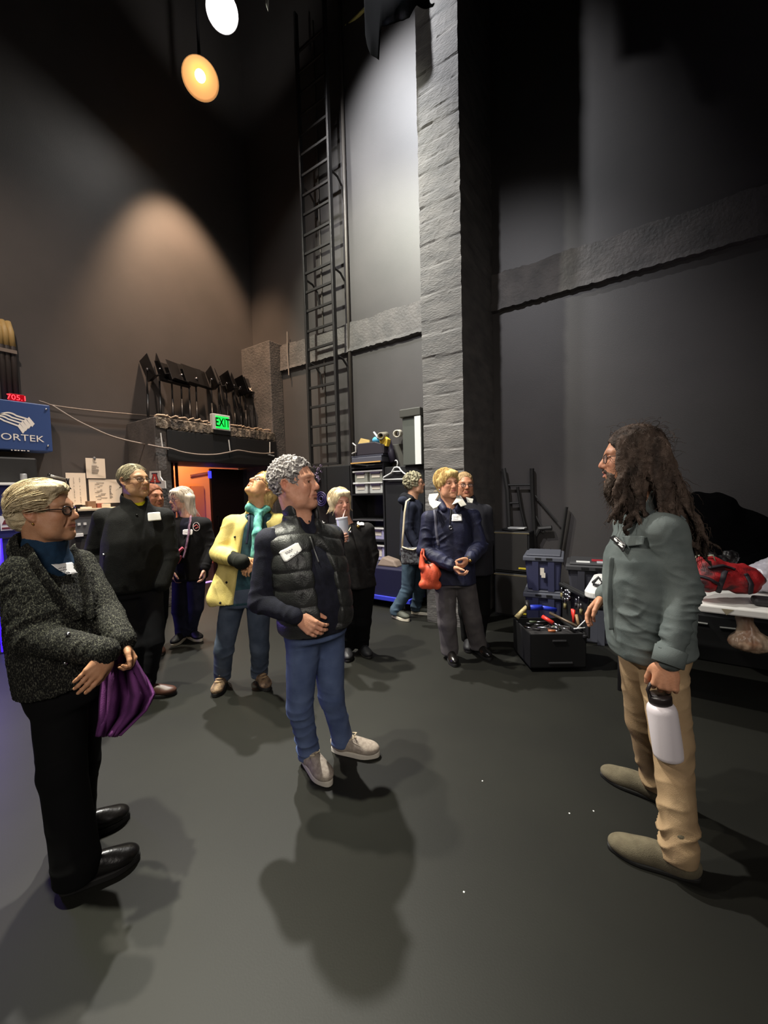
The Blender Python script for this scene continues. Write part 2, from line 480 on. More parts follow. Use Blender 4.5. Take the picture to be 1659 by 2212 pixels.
o = rg.build('trim_3', M_roughc); T(o, 'ragged raw concrete edge over the doorway', 'edge', kind='structure')
o = MB().box((PF, 2.86, 2.02), (PF+0.03, 4.76, 2.44)).build('trim_4', M_black, bevel=0.004); T(o, 'black header board over the doorway', 'board', kind='structure')

# the corridor beyond the doorway
o = MB().box((-8.35, 1.5, 0), (-8.2, 9.0, 2.9)).build('wall_corridor', M_orange); T(o, 'orange corridor wall seen through the doorway', 'wall', kind='structure')
o = MB().box((-8.35, 1.4, 2.75), (XL-0.25, 9.0, 2.9)).build('ceiling_corridor', M_black); T(o, 'dark corridor ceiling', 'ceiling', kind='structure')
o = MB().box((-8.35, 1.35, 0), (XL-0.25, 1.5, 2.9)).build('wall_corridor_end', M_orange); T(o, 'end wall of the orange corridor', 'wall', kind='structure')
hr = empty('handrail', (-8.2, 4.7, 1.75), 'rail with a bracket on the orange corridor wall', 'handrail')
MB().tube([onX(412, 1027, -8.13), onX(455, 1020, -8.13)], 0.02).build('rail', mat('rail_brown', c(120, 60, 30), 0.5), hr)
p = onX(455, 1023, -8.15); MB().cbox(p, (0.04, 0, 0), (0, 0.05, 0), (0, 0, 0.09)).build('bracket', mat('bracket_orange', c(190, 100, 50), 0.5), hr, bevel=0.01)
a, b = onX(412, 1050, -8.15), onX(443, 1130, -8.15)
o = MB().box((-8.2, a[1], 0.0), (-8.12, b[1], a[2])).build('corridor_cabinet', mat('dull_orange', c(168, 88, 44), 0.5), bevel=0.008); T(o, 'low brown-orange cabinet against the orange corridor wall', 'cabinet')

# dark door leaf, half closed
o = MB().box((XL-0.16, 4.06, 0.01), (XL-0.1, DY1, DZ-0.03)).build('door_1', M_dkred, bevel=0.004); T(o, 'dark maroon door leaf half closing the doorway', 'door', kind='structure')
MB().tube([(XL-0.08, 4.13, 0.95), (XL-0.05, 4.13, 0.95), (XL-0.05, 4.13, 1.15), (XL-0.08, 4.13, 1.15)], 0.012).build('door_handle', M_blackm, o)
dl = MB().box((XL-0.09, 4.0, 1.83), (XL-0.07, 4.05, 1.95)).build('indicator_light', mat('blue_light', c(20, 20, 200), 0.4, emit=c(40, 40, 255), estr=4)); T(dl, 'small blue light at the edge of the dark door', 'light')
o = MB().box((XL-0.2, DY0+0.02, 0.0), (XL-0.14, DY1-0.7, 0.012)).build('threshold_light', mat('threshold_glow', c(200, 170, 220), 0.4, emit=c(190, 150, 255), estr=1.6)); T(o, 'thin glowing light strip across the doorway threshold', 'light strip')
# brown pipes inside the doorway on the left
for i, (px, r) in enumerate(((372, 0.03), (383, 0.022))):
    p = onX(px, 1050, -5.95)
    o = MB().tube([(p[0], max(p[1], DY0+0.035), 0), (p[0], max(p[1], DY0+0.035), DZ)], r).build('standpipe', mat('pipe_brown', c(92, 42, 24), 0.5), smooth=True)
    T(o, ('thicker brown pipe at the left jamb of the doorway', 'thinner brown pipe beside the thick one in the doorway')[i], 'pipe')

# ------------------------------------------------------------------ wall ladder
lad = empty('wall_ladder', (-4.28, 4.7, 2.0), 'tall black steel ladder fixed to the back wall', 'ladder')
LX0, LX1, LY = -4.57, -3.985, 4.7
for x in (LX0, LX1):
    MB().box((x-0.018, LY-0.035, 1.96), (x+0.018, LY+0.035, 8.9)).build('rail', M_steel, lad, bevel=0.004)
zs = []
for y in (156, 205, 249, 295, 342, 388, 432, 479, 521, 565, 608, 651, 697, 739, 781, 826, 870, 914, 956, 1000):
    zs.append(onY(705+(y-160)*0.0333, y, LY)[2])
for z in zs + [zs[0]+0.31, zs[0]+0.62]:
    MB().box((LX0+0.018, LY-0.014, z-0.02), (LX1-0.018, LY+0.014, z+0.02)).build('rung', M_steel, lad, bevel=0.004)
for px, py in ((715, 362), (722, 575), (730, 765)):
    z = onY(px, py, LY)[2]
    for x in (LX0, LX1):
        MB().tube([(x, LY+0.03, z), (x+0.02, LY+0.15, z-0.03), (x+0.03, LY+0.24, z-0.12), (x+0.03, LY+0.285, z-0.34)], 0.017, 6).build('wall_bracket', M_steel, lad)

# conduits on the back wall by the ladder
for px, r, lab in ((748, 0.028, 'thick grey conduit on the wall right of the ladder'), (690, 0.012, 'thin conduit on the wall behind the ladder')):
    p = onY(px, 520, YB-0.03)
    o = MB().tube([(p[0], YB-r, 2.0), (p[0], YB-r, 9.0)], r).build('conduit', mat('conduit_grey', c(96, 90, 84), 0.5, metal=0.2), smooth=True); T(o, lab, 'conduit')
p = onY(622, 740, YB-0.06)
o = MB().tube([(p[0], YB-0.065, 3.6), (p[0]-0.01, YB-0.07, 4.0), (p[0], YB-0.065, 4.35)], 0.012).build('cable_stub', M_cable); T(o, 'short vertical cable on the concrete band left of the ladder', 'cable')

# pulley clamp and ropes over the ladder
pl = empty('rope_pulley', at(715, 150, 6.2), 'metal pulley clamp hanging on two ropes beside the ladder top', 'pulley')
q = at(716, 150, 6.2); MB().ball(q, (0.06, 0.06, 0.05)).tube([q+np.array([0, 0, -.02]), q+np.array([.1, .05, -.28])], [0.06, 0.03], 8).build('pulley_block', M_chrome, pl, smooth=True)
for dx, top in ((-4, 710), (8, 722)):
    MB().tube([q+np.array([dx*0.004, 0, 0.02]), at(top-dx*0.2, -180, 6.2)], 0.013, 6).build('rope', mat('rope_dark', c(60, 58, 64), 0.8), pl)
a, b = at(741, 66, 6.0), at(800, 8, 5.6)
yp = empty('yellow_pole', a, 'thin yellow pole with a capped end high beside the ladder', 'pole')
MB().tube([a, b], 0.022, 8).build('pole', mat('yellow_wood', c(222, 214, 130), 0.5), yp, smooth=True)
MB().tube([a-(b-a)*0.02, a+(b-a)*0.03], 0.05, 10).build('end_cap', mat('yellow_cap', c(214, 190, 30), 0.5), yp, smooth=True)
MB().tube([a+(b-a)*0.06, a+(b-a)*0.17], 0.033, 10).build('collar', mat('yellow_wood'), yp, smooth=True)

# ------------------------------------------------------------------ black masking drapes
def drape(name, outline, depth, thick, label, amp=0.05, fr=7.0):
    """hanging cloth: outline gives (px, bottom py); hangs from out of frame"""
    xs = []; n = 60; V = []; F = []
    px = np.linspace(outline[0][0], outline[-1][0], n+1); by = np.interp(px, [q[0] for q in outline], [q[1] for q in outline])
    m = 14
    for i in range(n+1):
        for j in range(m+1):
            t = j/m
            p = at(px[i], by[i]*(1-t)+t*(-700), depth)
            p = p + FWD*np.array([1, 1, 0])*amp*math.sin(px[i]/fr*0.35+0.8*math.sin(px[i]*0.02))*(1-0.5*t)
            V.append(p)
    for i in range(n):
        for j in range(m): F.append((i*(m+1)+j, (i+1)*(m+1)+j, (i+1)*(m+1)+j+1, i*(m+1)+j+1))
    mb = MB(); mb._add(V, F); o = mb.build(name, M_bmatte, smooth=True, solid=thick); T(o, label, 'drape'); return o
drape('stage_drape', [(786, -20), (788, 60), (792, 85), (800, 108), (812, 118), (819, 126), (821, 100), (822, 54), (834, 59), (852, 61), (870, 57), (884, 45), (893, 22), (900, 6), (908, 6), (928, 8), (938, 12), (943, -2), (950, -30)], 4.1, 0.01, 'black masking drape hanging in points at the top beside the pier')

# border cloth hung across in front of the right-hand wall, above the picture
def border():
    hem = [(-1.56, 7.5), (-1.2, 7.5), (-1.18, 7.1), (-.92, 7.0), (-.60, 6.8), (-.56, 6.9), (.65, 6.9), (5.5, 6.8)]
    xs = np.linspace(-1.55, 5.5, 200); V = []; F = []; m = 6
    bz = np.interp(xs, [q[0] for q in hem], [q[1] for q in hem])-.50
    for i, x in enumerate(xs):
        for j in range(m+1):
            t = j/m; V.append((x, 3.9+.04*math.sin(i*.9)*(1-.4*t), bz[i]*(1-t)+ZC*t))
    for i in range(len(xs)-1):
        for j in range(m): F.append((i*(m+1)+j, (i+1)*(m+1)+j, (i+1)*(m+1)+j+1, i*(m+1)+j+1))
    mb = MB(); mb._add(V, F); T(mb.build('border_drape', M_bmatte, smooth=True, solid=.008), 'black border cloth hung high in front of the right-hand wall', 'drape')
border()
# ------------------------------------------------------------------ lamps high over the stage
def dome_lamp(name, ctr, aim, R, label, shell, lens, hood=0.5):
    d = nrm(np.asarray(aim, float)-np.asarray(ctr, float))
    e = empty(name, ctr, label, 'lamp')
    prof = [(0.05, -0.9*R), (0.09, -0.88*R), (0.35*R, -0.8*R), (0.7*R, -0.45*R), (0.93*R, -0.1*R), (R, 0.06*R), (R*0.97, 0.06*R), (0.9*R, -0.1*R), (0.66*R, -0.42*R), (0.3*R, -0.74*R), (0.04, -0.8*R)]
    MB().lathe(ctr, d, prof, 32).build('lamp_shade', shell, e, smooth=True)
    MB().ball(np.asarray(ctr)-d*R*0.35, R*0.3, 16, 12).build('bulb', lens, e, smooth=True)
    MB().tube([np.asarray(ctr)-d*R*0.85, np.asarray(ctr)-d*R*0.95+np.array([0, 0, 0.25]), (ctr[0], ctr[1], ZC)], 0.02).build('hanging_rod', M_blackm, e)
    return e
L1 = at(480, 25, 5.0); L2 = at(433, 170, 5.5)
dome_lamp('work_light', L1, (-1.2, 1.2, 1.0), 0.2, 'glaring white work lamp high over the stage', M_blackm, mat('lamp_white', c(255, 255, 255), 0.5, emit=(1, 0.97, 0.93, 1), estr=900))
dome_lamp('dome_lamp', L2, CAM*0.6+np.array([-2.2, 1.6, 0]), 0.24, 'warm dome lamp hanging below the white work lamp', mat('dome_amber', c(214, 160, 105), 0.35, emit=c(236, 172, 108), estr=0.5), mat('lamp_warm', c(255, 230, 180), 0.5, emit=(1.0, 0.72, 0.36, 1), estr=5))
ce_ = at(577, 10, 5.0)
o = MB().tube([(ce_[0], ce_[1], ZC), at(576, -60, 5.0), at(577, 10, 5.0), at(579, 24, 5.0)], [0.012, 0.03, 0.02, 0.004], 8).build('cable_end', mat('pale_tape', c(200, 200, 190), 0.6)); T(o, 'pale pointed cable end hanging at the top edge', 'cable')
# ================================================================== objects round the stage
M_navy = mat('tote_navy', c(62, 64, 92), 0.5, bump=0.05, bscale=200)
M_grey = mat('tote_grey', c(92, 94, 104), 0.5, bump=0.05, bscale=200)
M_clear = mat('bin_clear', c(205, 205, 200), 0.35)
M_yel = mat('yellow_paint', c(214, 190, 50), 0.5)
M_red = mat('tool_red', c(214, 52, 40), 0.4)
M_wood = mat('tool_wood', c(206, 190, 140), 0.6, col2=c(170, 150, 100), nscale=20, nstretch=(1, 1, 6))
M_blue = mat('blue_enamel', c(52, 74, 124), 0.4)
M_cdark = mat('charcoal_paint', c(48, 46, 46), 0.6)
X3, Y3, Z3 = np.eye(3)

# ------------------------------------------------------------------ hoist control box with its logo, clock, conduits
bx = XL+0.28
cb = empty('control_box', (XL, 1.5, 2.1), 'blue wall-mounted control box with a striped white logo', 'control box')
q00, q11 = onX(0, 972, bx), onX(110, 874, bx)
y1, z0, z1 = q11[1]-0.01, q00[2]+0.01, q11[2]-0.01; y0 = y1-0.78
MB().box((XL, y0, z0), (bx, y1, z1)).build('box_body', M_blue, cb, bevel=0.012)
def sb(x, y): return onX(x, y, bx+0.003)
lg = MB()
for i in range(4):
    tip = np.array([(72, 916.5), (64.5, 920.5), (58, 925.5), (52, 931)][i]); top = np.array([(25, 889.5), (15, 893), (7, 896.5), (-2, 900)][i])
    pts = []
    for t in np.linspace(0, 1, 10):
        a = np.array([(-14, 6), (0, 0), (11, 1.5), (22, 9)]); a = a*1.0
        b = (1-t)**3*a[0]+3*(1-t)**2*t*a[1]+3*(1-t)*t*t*a[2]+t**3*a[3]
        pts.append(top+b-np.array([11, 1.0]))
    end = tip-np.array([13, 12]); pts += [end]
    up = [sb(p[0], p[1]-1.1) for p in pts]; dn = [sb(p[0]-1.3, p[1]+2.0) for p in pts]
    n = len(pts); lg._add(up+dn, [(k, k+1, n+k+1, n+k) for k in range(n-1)])
    lg._add([sb(tip[0]-14.5, tip[1]-11), sb(tip[0]-9.5, tip[1]-16), sb(tip[0]+3, tip[1]-1), sb(tip[0]-2.5, tip[1]+6)], [(0, 1, 2, 3)])
M_logo = mat('logo_white', c(228, 222, 214), 0.6)
lg.build('logo', M_logo, cb)
p0, p1 = sb(-16, 952), sb(95, 950)
text('lettering', 'VORTEK', (p0+sb(94, 951))/2, (0, 1, 0), (0, 0, 1), 0.105, M_logo, cb, sx=1.15)
sl_ = MB(); pz_ = sb(24, 973)
for k, wd in enumerate((.012, .02, .015, .022, .01, .018)): sl_.box((bx+.001, pz_[1]+.028*k, pz_[2]), (bx+.003, pz_[1]+.028*k+wd, pz_[2]+.010))
sl_.build('small_print', M_logo, cb)
for (px, py) in ((99.5, 884), (103.5, 963)):
    MB().tube([sb(px, py)-X3*0.004, sb(px, py)+X3*0.008], 0.011, 10).build('screw', M_chrome, cb, smooth=True)
ck = empty('led_clock', onX(37, 866, bx), 'red digital number display on top of the blue control box', 'display')
e = onX(20, 859, bx-0.05); yw = 0.17; zc = z1+0.0
cy0 = onX(20, 860, bx-0.03)[1]; cy1 = onX(53, 864, bx-0.03)[1]
MB().box((bx-0.09, cy0, zc), (bx-0.03, cy1, zc+0.085)).build('case', mat('clock_red', c(70, 0, 8), 0.3, emit=c(255, 0, 30), estr=0.35), ck, bevel=0.004)
text('digits', '705.1', ((bx-0.027), (cy0+cy1)/2, zc+0.016), (0, 1, 0), (0, 0, 1), 0.082, mat('digit_red', c(255, 60, 60), 0.4, emit=c(255, 40, 50), estr=5), ck, depth=0.0)
for i, px in enumerate((3, 15, 28)):
    p = onX(px, 760, XL+0.06)
    cd = empty('conduit_pipe', (XL+0.06, p[1], z1), ('leftmost of the three pipes rising from the control box', 'middle one of the three pipes rising from the control box', 'rightmost of the three pipes rising from the control box')[i], 'pipe', 'pipes over the control box')
    MB().tube([(XL+0.06, p[1], z1), (XL+0.06, p[1], 3.33), (XL+0.055, p[1]-0.005, 3.5), (XL+0.02, p[1]-0.02, 3.62)], 0.03, 12).build('pipe', mat('pipe_dark', c(58, 52, 50), 0.5), cd, smooth=True)
    MB().tube([(XL+0.06, p[1], 3.33), (XL+0.055, p[1]-0.005, 3.5), (XL+0.02, p[1]-0.02, 3.62)], 0.031, 12).build('pale_bend', mat('pipe_tan', c(178, 150, 96), 0.5), cd, smooth=True)
pa = onX(-6, 757, XL+0.1); pb_ = onX(36, 760, XL+0.1)
o = MB().box((XL+0.09, pa[1], 3.24), (XL+0.115, pb_[1], 3.28)).build('pipe_strap', mat('strap_grey', c(120, 108, 98), 0.5)); T(o, 'flat strap clamping the three pipes to the wall', 'strap')

# ------------------------------------------------------------------ blue equipment cabinet
ca = onX(125, 1043, -5.7); cy1_ = ca[1]; ch = ca[2]
bc = empty('equipment_cabinet', (-5.95, 1.2, 0), 'dark blue equipment cabinet with a white top edge by the wall', 'cabinet')
MB().box((-6.2, 0.5, 0), (-5.7, cy1_, ch-0.03)).build('cabinet_body', mat('cabinet_blue', c(36, 40, 92), 0.45), bc, bevel=0.01)
MB().box((-6.22, 0.48, ch-0.03), (-5.68, cy1_+0.02, ch)).build('top_edge', M_white, bc, bevel=0.006)
for z in (0.4, 0.86, 1.12):
    MB().box((-5.7, 0.55, z), (-5.692, cy1_-0.05, z+0.012)).build('drawer_gap', M_black, bc)
MB().box((-5.70, 1.36, 1.35), (-5.692, cy1_-0.04, ch-0.12)).build('dark_panel', M_black, bc, bevel=0.004)
for k in range(6):
    MB().box((-5.7, 1.20+0.04*(k % 2), 1.45+0.035*(k//2)), (-5.69, 1.225+0.04*(k % 2), 1.462+0.035*(k//2))).build('push_button', M_logo, bc)
st = onX(2, 1147, -5.69), onX(34, 1113, -5.69)
MB().box((-5.7, st[0][1], st[0][2]), (-5.694, st[1][1], st[1][2])).build('sticker', M_white, bc)
s0 = np.array([-5.693, st[0][1], st[0][2]]); sw = st[1][1]-st[0][1]; sh = st[1][2]-st[0][2]
arch = [s0+np.array([0, sw*u, sh*v]) for u, v in ((.1, .42), (.25, .7), (.45, .85), (.65, .85), (.85, .62), (.95, .42))]
m_ = MB(); m_.prism(arch, (0.002, 0, 0)); m_.prism([s0+np.array([0, sw*u, sh*v]) for u, v in ((.08, .1), (.95, .1), (.95, .22), (.08, .22))], (0.002, 0, 0)); m_.build('sticker_print', mat('sticker_red', c(110, 40, 50), 0.6), bc)
q = onX(55, 1043, -5.85)
o = MB().lathe((-5.9, q[1], ch), (0, 0, 1), [(0.028, 0), (0.03, 0.004), (0.03, 0.1), (0.027, 0.108)], 18, closed=True).build('metal_can', mat('can_grey', c(168, 170, 172), 0.4, metal=0.4), smooth=True); T(o, 'pale grey can standing on the blue cabinet', 'can')
o = MB().box((-6.24, 0.7, ch), (-5.98, cy1_-0.1, ch+0.3)).build('black_case', M_black, bevel=0.02); T(o, 'black case on the blue cabinet under the control box', 'case')
o = MB().ball((-5.85, q[1]-0.36, ch+0.045), (0.05, 0.08, 0.05), 16, 10).build('black_pouch', M_bmatte, smooth=True); T(o, 'small black pouch at the left on the blue cabinet', 'pouch')
p = onX(3, 1280, -5.35)
o = MB().tube([(p[0], p[1], 0.02), (p[0], p[1], 1.15)], 0.035, 12).build('led_tube', mat('led_blue', c(20, 10, 220), 0.4, emit=c(50, 20, 255), estr=2.5), smooth=True); T(o, 'upright blue glowing light tube at the left edge', 'light tube')

# ------------------------------------------------------------------ high counter with clutter, lamp, papers on the wall
cx1 = -5.72; kz = onX(205, 1098, cx1)[2]; ky0 = cy1_+0.08; ky1 = onX(240, 1098, cx1)[1]+0.25
ct = empty('counter', (-6.0, 2.1, 0), 'high black counter with a pale top against the wall', 'counter')
MB().box((XL+0.01, ky0, 0), (cx1-0.03, ky1, kz-0.03)).build('counter_body', M_cdark, ct, bevel=0.006)
MB().box((XL+0.01, ky0-0.01, kz-0.03), (cx1, ky1+0.01, kz)).build('counter_top', mat('pale_top', c(214, 196, 168), 0.5), ct, bevel=0.005)
pq = onX(170, 1120, cx1-0.03)
MB().box((cx1-0.035, pq[1]-0.07, kz-0.32), (cx1-0.02, pq[1]+0.14, kz-0.1)).build('grey_panel', mat('panel_grey', c(92, 92, 94), 0.4), ct, bevel=0.004)
for k in range(2):
    MB().box((cx1-0.02, pq[1]-0.02+0.06*k, kz-0.2), (cx1-0.012, pq[1]+0.01+0.06*k, kz-0.17)).build('switch', M_white, ct)
q1_ = onX(160, 1157, cx1); q2_ = onX(180, 1157, cx1)
MB().box((cx1-0.03, q1_[1], q1_[2]-0.02), (cx1+0.01, q2_[1], q1_[2]+0.02)).build('white_ledge', M_white, ct, bevel=0.003)
clut = [(183, 'stack of white paper lying on the counter', M_paper, (0.09, 0.12, 0.02)), (196, 'brown box on the counter top', mat('card_brown', c(136, 104, 78), 0.7), (0.08, 0.09, 0.09)), (214, 'small red-brown box on the counter', mat('card_red', c(150, 80, 60), 0.7), (0.08, 0.07, 0.06)), (226, 'pale open folder on the counter', mat('folder', c(220, 205, 180), 0.7), (0.1, 0.1, 0.05)), (170, 'dark tin at the left end of the counter', M_blackm, (0.05, 0.06, 0.05))]
for px, lab, mm, sz in clut:
    p = onX(px, 1090, -5.88)
    o = MB().box((p[0]-sz[0]/2, p[1]-sz[1]/2, kz), (p[0]+sz[0]/2, p[1]+sz[1]/2, kz+sz[2])).build('paper_stack' if 'stack' in lab else 'folder' if 'folder' in lab else 'tin' if 'tin' in lab else 'box', mm, bevel=0.004); T(o, lab, 'paper' if 'paper' in lab else 'folder' if 'folder' in lab else 'tin' if 'tin' in lab else 'box')
tl = empty('task_lamp', onX(150, 1100, -5.9), 'thin black task lamp arm in front of the tall sheet of paper', 'lamp')
A, B, Cc = onX(104, 1026, -5.8), onX(117, 1029, -5.8), onX(146, 1036, -5.8)
MB().tube([A, B, Cc], [0.016, 0.011, 0.009]).build('arm', mat('arm_pale', c(190, 188, 180), 0.3, metal=0.6), tl, smooth=True)
MB().tube([A-X3*0.01, A*0.6+B*0.4], 0.024, 10).build('arm_joint', M_blackm, tl, smooth=True)
MB().tube([Cc+Z3*0.015, Cc-Z3*0.03, Cc-Z3*0.09, Cc-Z3*0.115], [0.02, 0.012, 0.018, 0.034], 12).build('lamp_head', M_blackm, tl, smooth=True)
MB().tube([A, (A[0]-0.1, A[1]+0.05, ch)], 0.01).build('post', M_blackm, tl, smooth=True)

def sheet(px0, py0, px1, py1, lab, lines, X=XL+0.02, big=False, name='paper_sheet'):
    a, b = onX(px0, py1, X), onX(px1, py0, X)
    ya, yb, za, zb = a[1], b[1], a[2], b[2]
    e = empty(name, ((X, (ya+yb)/2, za)), lab, 'paper')
    n = 10; vs = []; fs = []
    for i in range(n+1):
        t = i/n; vs += [(X+0.004*math.sin(t*3.0), ya+(yb-ya)*t, za), (X+0.002, ya+(yb-ya)*t, zb)]
    for i in range(n): fs.append((2*i, 2*i+2, 2*i+3, 2*i+1))
    m_ = MB(); m_._add(vs, fs); m_.build('sheet', M_paper, e, solid=0.0015)
    r = random.Random(int(px0)); w, h = yb-ya, zb-za; lm = MB()
    for (u0, u1, v) in lines(r):
        lm.box((X+0.007, ya+u0*w, za+v*h), (X+0.0078, ya+u1*w, za+v*h+0.006))
    lm.build('writing', M_ink, e)
    return e, (X, ya, yb, za, zb)
cols = lambda r: [(0.35+0.3*q, 0.38+0.3*q+r.random()*0.03, 0.08+0.8*k/16) for q in (0, 1) for k in range(16) if r.random() > 0.15]
rows = lambda r: [(0.28, 0.5+0.25*r.random(), 0.25+0.06*k) for k in range(7)]+[(0.4, 0.55, 0.78)]
mapl = lambda r: [(0.1+0.1*r.random()+0.1*(k % 3), 0.16+0.2*r.random()+0.1*(k % 3), 0.1+0.8*k/14) for k in range(14)]+[(0.6, 0.602+0.1*r.random(), 0.2+0.04*k) for k in range(14)]
sheet(146, 1022, 184, 1092, 'tall white sheet with two columns of writing on the wall', cols)
e, _ = sheet(187, 991, 226, 1033, 'small white notice pinned alone above the wider sheet', rows)
pz = onX(204, 990, XL+0.03); MB().ball(pz, (0.012, 0.018, 0.02)).build('pin', mat('pin_grey', c(110, 115, 120), 0.4), e)
sheet(194, 1036, 262, 1088, 'wide white sheet with a sketch plan on the wall', mapl, X=XL+0.012)

# sign with a big A on the portal side
def As(x, y, d=0.0): return onY(x, y, 2.685-d)
sg = empty('letter_sign', As(338, 1055), 'white cut-out sign with a red letter A by the doorway', 'sign')
ol = [(323, 1018), (345, 1017), (346, 1030), (351, 1038), (356, 1039), (357.5, 1055), (322, 1055)]
MB().prism([As(*p) for p in ol], (0, 0.012, 0)).build('board', M_white, sg)
def poly(name, pts, m, d):
    mb = MB(); mb.prism([As(x, y, d) for x, y in pts], (0, -0.0015, 0)); return mb.build(name, m, sg)
M_navyink = mat('letter_navy', c(30, 30, 66), 0.6); M_redink = mat('letter_red', c(200, 50, 44), 0.6)
def Ash(s): return [(334-6.5*s, 1021.5-1.5*s+1.5), (334+6.0*s, 1021.5-1.5*s+1.5), (334+6*s, 1025), (338+1*s, 1025+0*s), (343+0.5*s, 1040), (347+s, 1040), (347+s, 1044+0.7*s), (337-s, 1044+0.7*s), (337-s, 1040), (338.5-0.6*s, 1039.5), (337.6-.6*s, 1036.5), (331.8+.6*s, 1036.5), (331+.6*s, 1040), (333+s, 1040), (333+s, 1044+.7*s), (323.5-s, 1044+.7*s), (323.5-s, 1040), (326.5-.5*s, 1040), (331-s, 1025), (334-6.5*s, 1025)]
poly('letter_outline', Ash(1.0), M_navyink, 0.001)
poly('letter', [(x*0.78+334*0.22, (y-1032)*0.80+1032) for x, y in Ash(0.8)], M_redink, 0.003)
poly('letter_hole', [(334, 1029), (336, 1034.5), (332.2, 1034.5)], M_white, 0.005)

# ------------------------------------------------------------------ EXIT sign
ex = empty('exit_sign', (PF, 3.7, 2.55), 'lit green exit sign in a white frame over the doorway', 'sign')
ea, eb = onX(461, 929, PF+0.06), onX(497, 898, PF+0.06)
ey0, ey1, ez0, ez1 = ea[1], eb[1], 2.52, 2.76
MB().box((PF-0.02, ey0, ez0), (PF+0.06, ey1, ez1)).build('frame', mat('exit_frame', c(205, 205, 200), 0.5), ex, bevel=0.008)
MB().box((PF+0.06, ey0+0.045, ez0+0.025), (PF+0.064, ey1-0.03, ez1-0.03)).build('face', mat('exit_green', c(30, 200, 70), 0.4, emit=c(20, 255, 80), estr=1.3), ex)
text('lettering', 'EXIT', (PF+0.066, (ey0+ey1)/2+0.008, ez0+0.055), (0, 1, 0), (0, 0, 1), 0.185, mat('exit_dark', c(3, 14, 6), 0.6, spec=0.1), ex, sx=0.66, bold=0.02, depth=0.004)
MB().box((PF-0.01, ey0+0.02, ez0-0.06), (PF+0.05, ey1, ez0)).build('base', M_black, ex)

# ------------------------------------------------------------------ music stands on the ledge
def mstand(px, topy, yaw, kind, lab):
    base = onX(px+2, 900, -5.86); y = base[1]; top = onX(px, topy, -6.02)
    e = empty('music_stand', (-5.86, y, 2.6), lab, 'music stand', 'music stands on the ledge over the doorway')
    b = np.array([-5.86, y, 2.62]); t = np.array([-6.05, top[1], top[2]-0.1])
    MB().tube([b, b*0.5+t*0.5], 0.017).tube([b*0.5+t*0.5, t], 0.012).build('pole', M_blackm, e, smooth=True)
    for k in range(3):
        a = yaw+2.1*k; MB().tube([b+Z3*0.02, b+np.array([0.1*math.cos(a), 0.1*math.sin(a), -0.012])], 0.012, 6).build('foot', M_blackm, e)
    MB().ball(t+np.array([0.03, 0, 0.0]), 0.02).build('tilt_knob', M_chrome, e, smooth=True)
    n = np.array([math.cos(yaw), math.sin(yaw), 0.35]); n /= np.linalg.norm(n); u = np.array([-math.sin(yaw), math.cos(yaw), 0]); v = np.cross(n, u)
    W_, H_ = (0.24, 0.165) if kind == 'w' else (0.22, 0.15)
    ctr = t+n*0.02+v*0.02
    MB().cbox(ctr, u*W_, v*H_, n*0.004).build('desk', M_blackm, e, bevel=0.01)
    MB().cbox(ctr-v*H_+n*0.03, u*W_, v*0.003, n*0.03).build('lip', M_blackm, e)
    return e, ctr, u, v, n
stands = [(318, 782, 1.35, 'n', 'leftmost music stand on the ledge, seen edge-on and apart'), (345, 782, 1.15, 'n', 'second music stand from the left, twisted with a thin desk'),
 (372, 798, 0.15, 'w', 'wide-desk music stand, third from the left on the ledge'), (392, 796, 0.3, 'w', 'music stand just right of the third, its desk overlapping it'), (409, 800, 0.05, 'w', 'middle music stand with a broad black desk facing out'),
 (424, 804, 0.25, 'w', 'music stand whose desk ends the broad black group'), (457, 806, 1.2, 'n', 'music stand with its desk hanging low after the gap'), (474, 812, 0.9, 'n', 'music stand leaning just left of the exit sign'),
 (490, 815, 1.3, 'n', 'slim music stand directly over the exit sign'), (506, 820, 1.0, 'n', 'music stand just right of the exit sign'), (519, 824, 1.35, 'n', 'second music stand right of the exit sign'), (530, 828, 1.1, 'n', 'music stand just left of the lettered desk')]
for s_ in stands: mstand(*s_)
e, ctr, u, v, n = mstand(548, 826, -0.25, 'n', 'music stand at the right end with upside-down FOX lettering')
text('lettering', 'FOX', ctr+n*0.006+v*-0.03, -u, -v, 0.11, M_paper, e)
rr = random.Random(4); pts = [np.array([PF-0.04+rr.uniform(-.05, .05), 2.75+1.95*i/60, 2.615+0.03*abs(math.sin(i*0.9))+rr.uniform(0, .012)]) for i in range(61)]
o = MB().tube(pts, 0.012, 6).build('loose_cable', mat('cable_pale', c(170, 150, 128), 0.7), smooth=True); T(o, 'loose pale cable lying along the ledge over the doorway', 'cable')

# cables strung along the wall and the doorway
def cable(pix, depthX, r, lab, ties=()):
    e = empty('wall_cable', onX(pix[0][0], pix[0][1], depthX), lab, 'cable')
    pts = []; P_ = [onX(x, y, depthX if not np.iterable(depthX) else depthX[0]) for x, y in pix]
    ts = np.linspace(0, len(pix)-1, len(pix)*5)
    px = np.array(pix, float)
    for t in ts:
        i = min(int(t), len(pix)-2); f = t-i
        a = [px[max(i-1, 0)], px[i], px[i+1], px[min(i+2, len(px)-1)]]
        b = 0.5*((2*a[1])+(-a[0]+a[2])*f+(2*a[0]-5*a[1]+4*a[2]-a[3])*f*f+(-a[0]+3*a[1]-3*a[2]+a[3])*f**3)
        pts.append(onX(b[0], b[1], depthX))
    MB().tube(pts, r, 8).build('cable', M_cable, e, smooth=True)
    for (x0, y0, x1, y1) in ties:
        MB().tube([onX(x0, y0, depthX), onX(x1, y1, depthX)], 0.009, 6).build('tie', M_white, e)
    return e
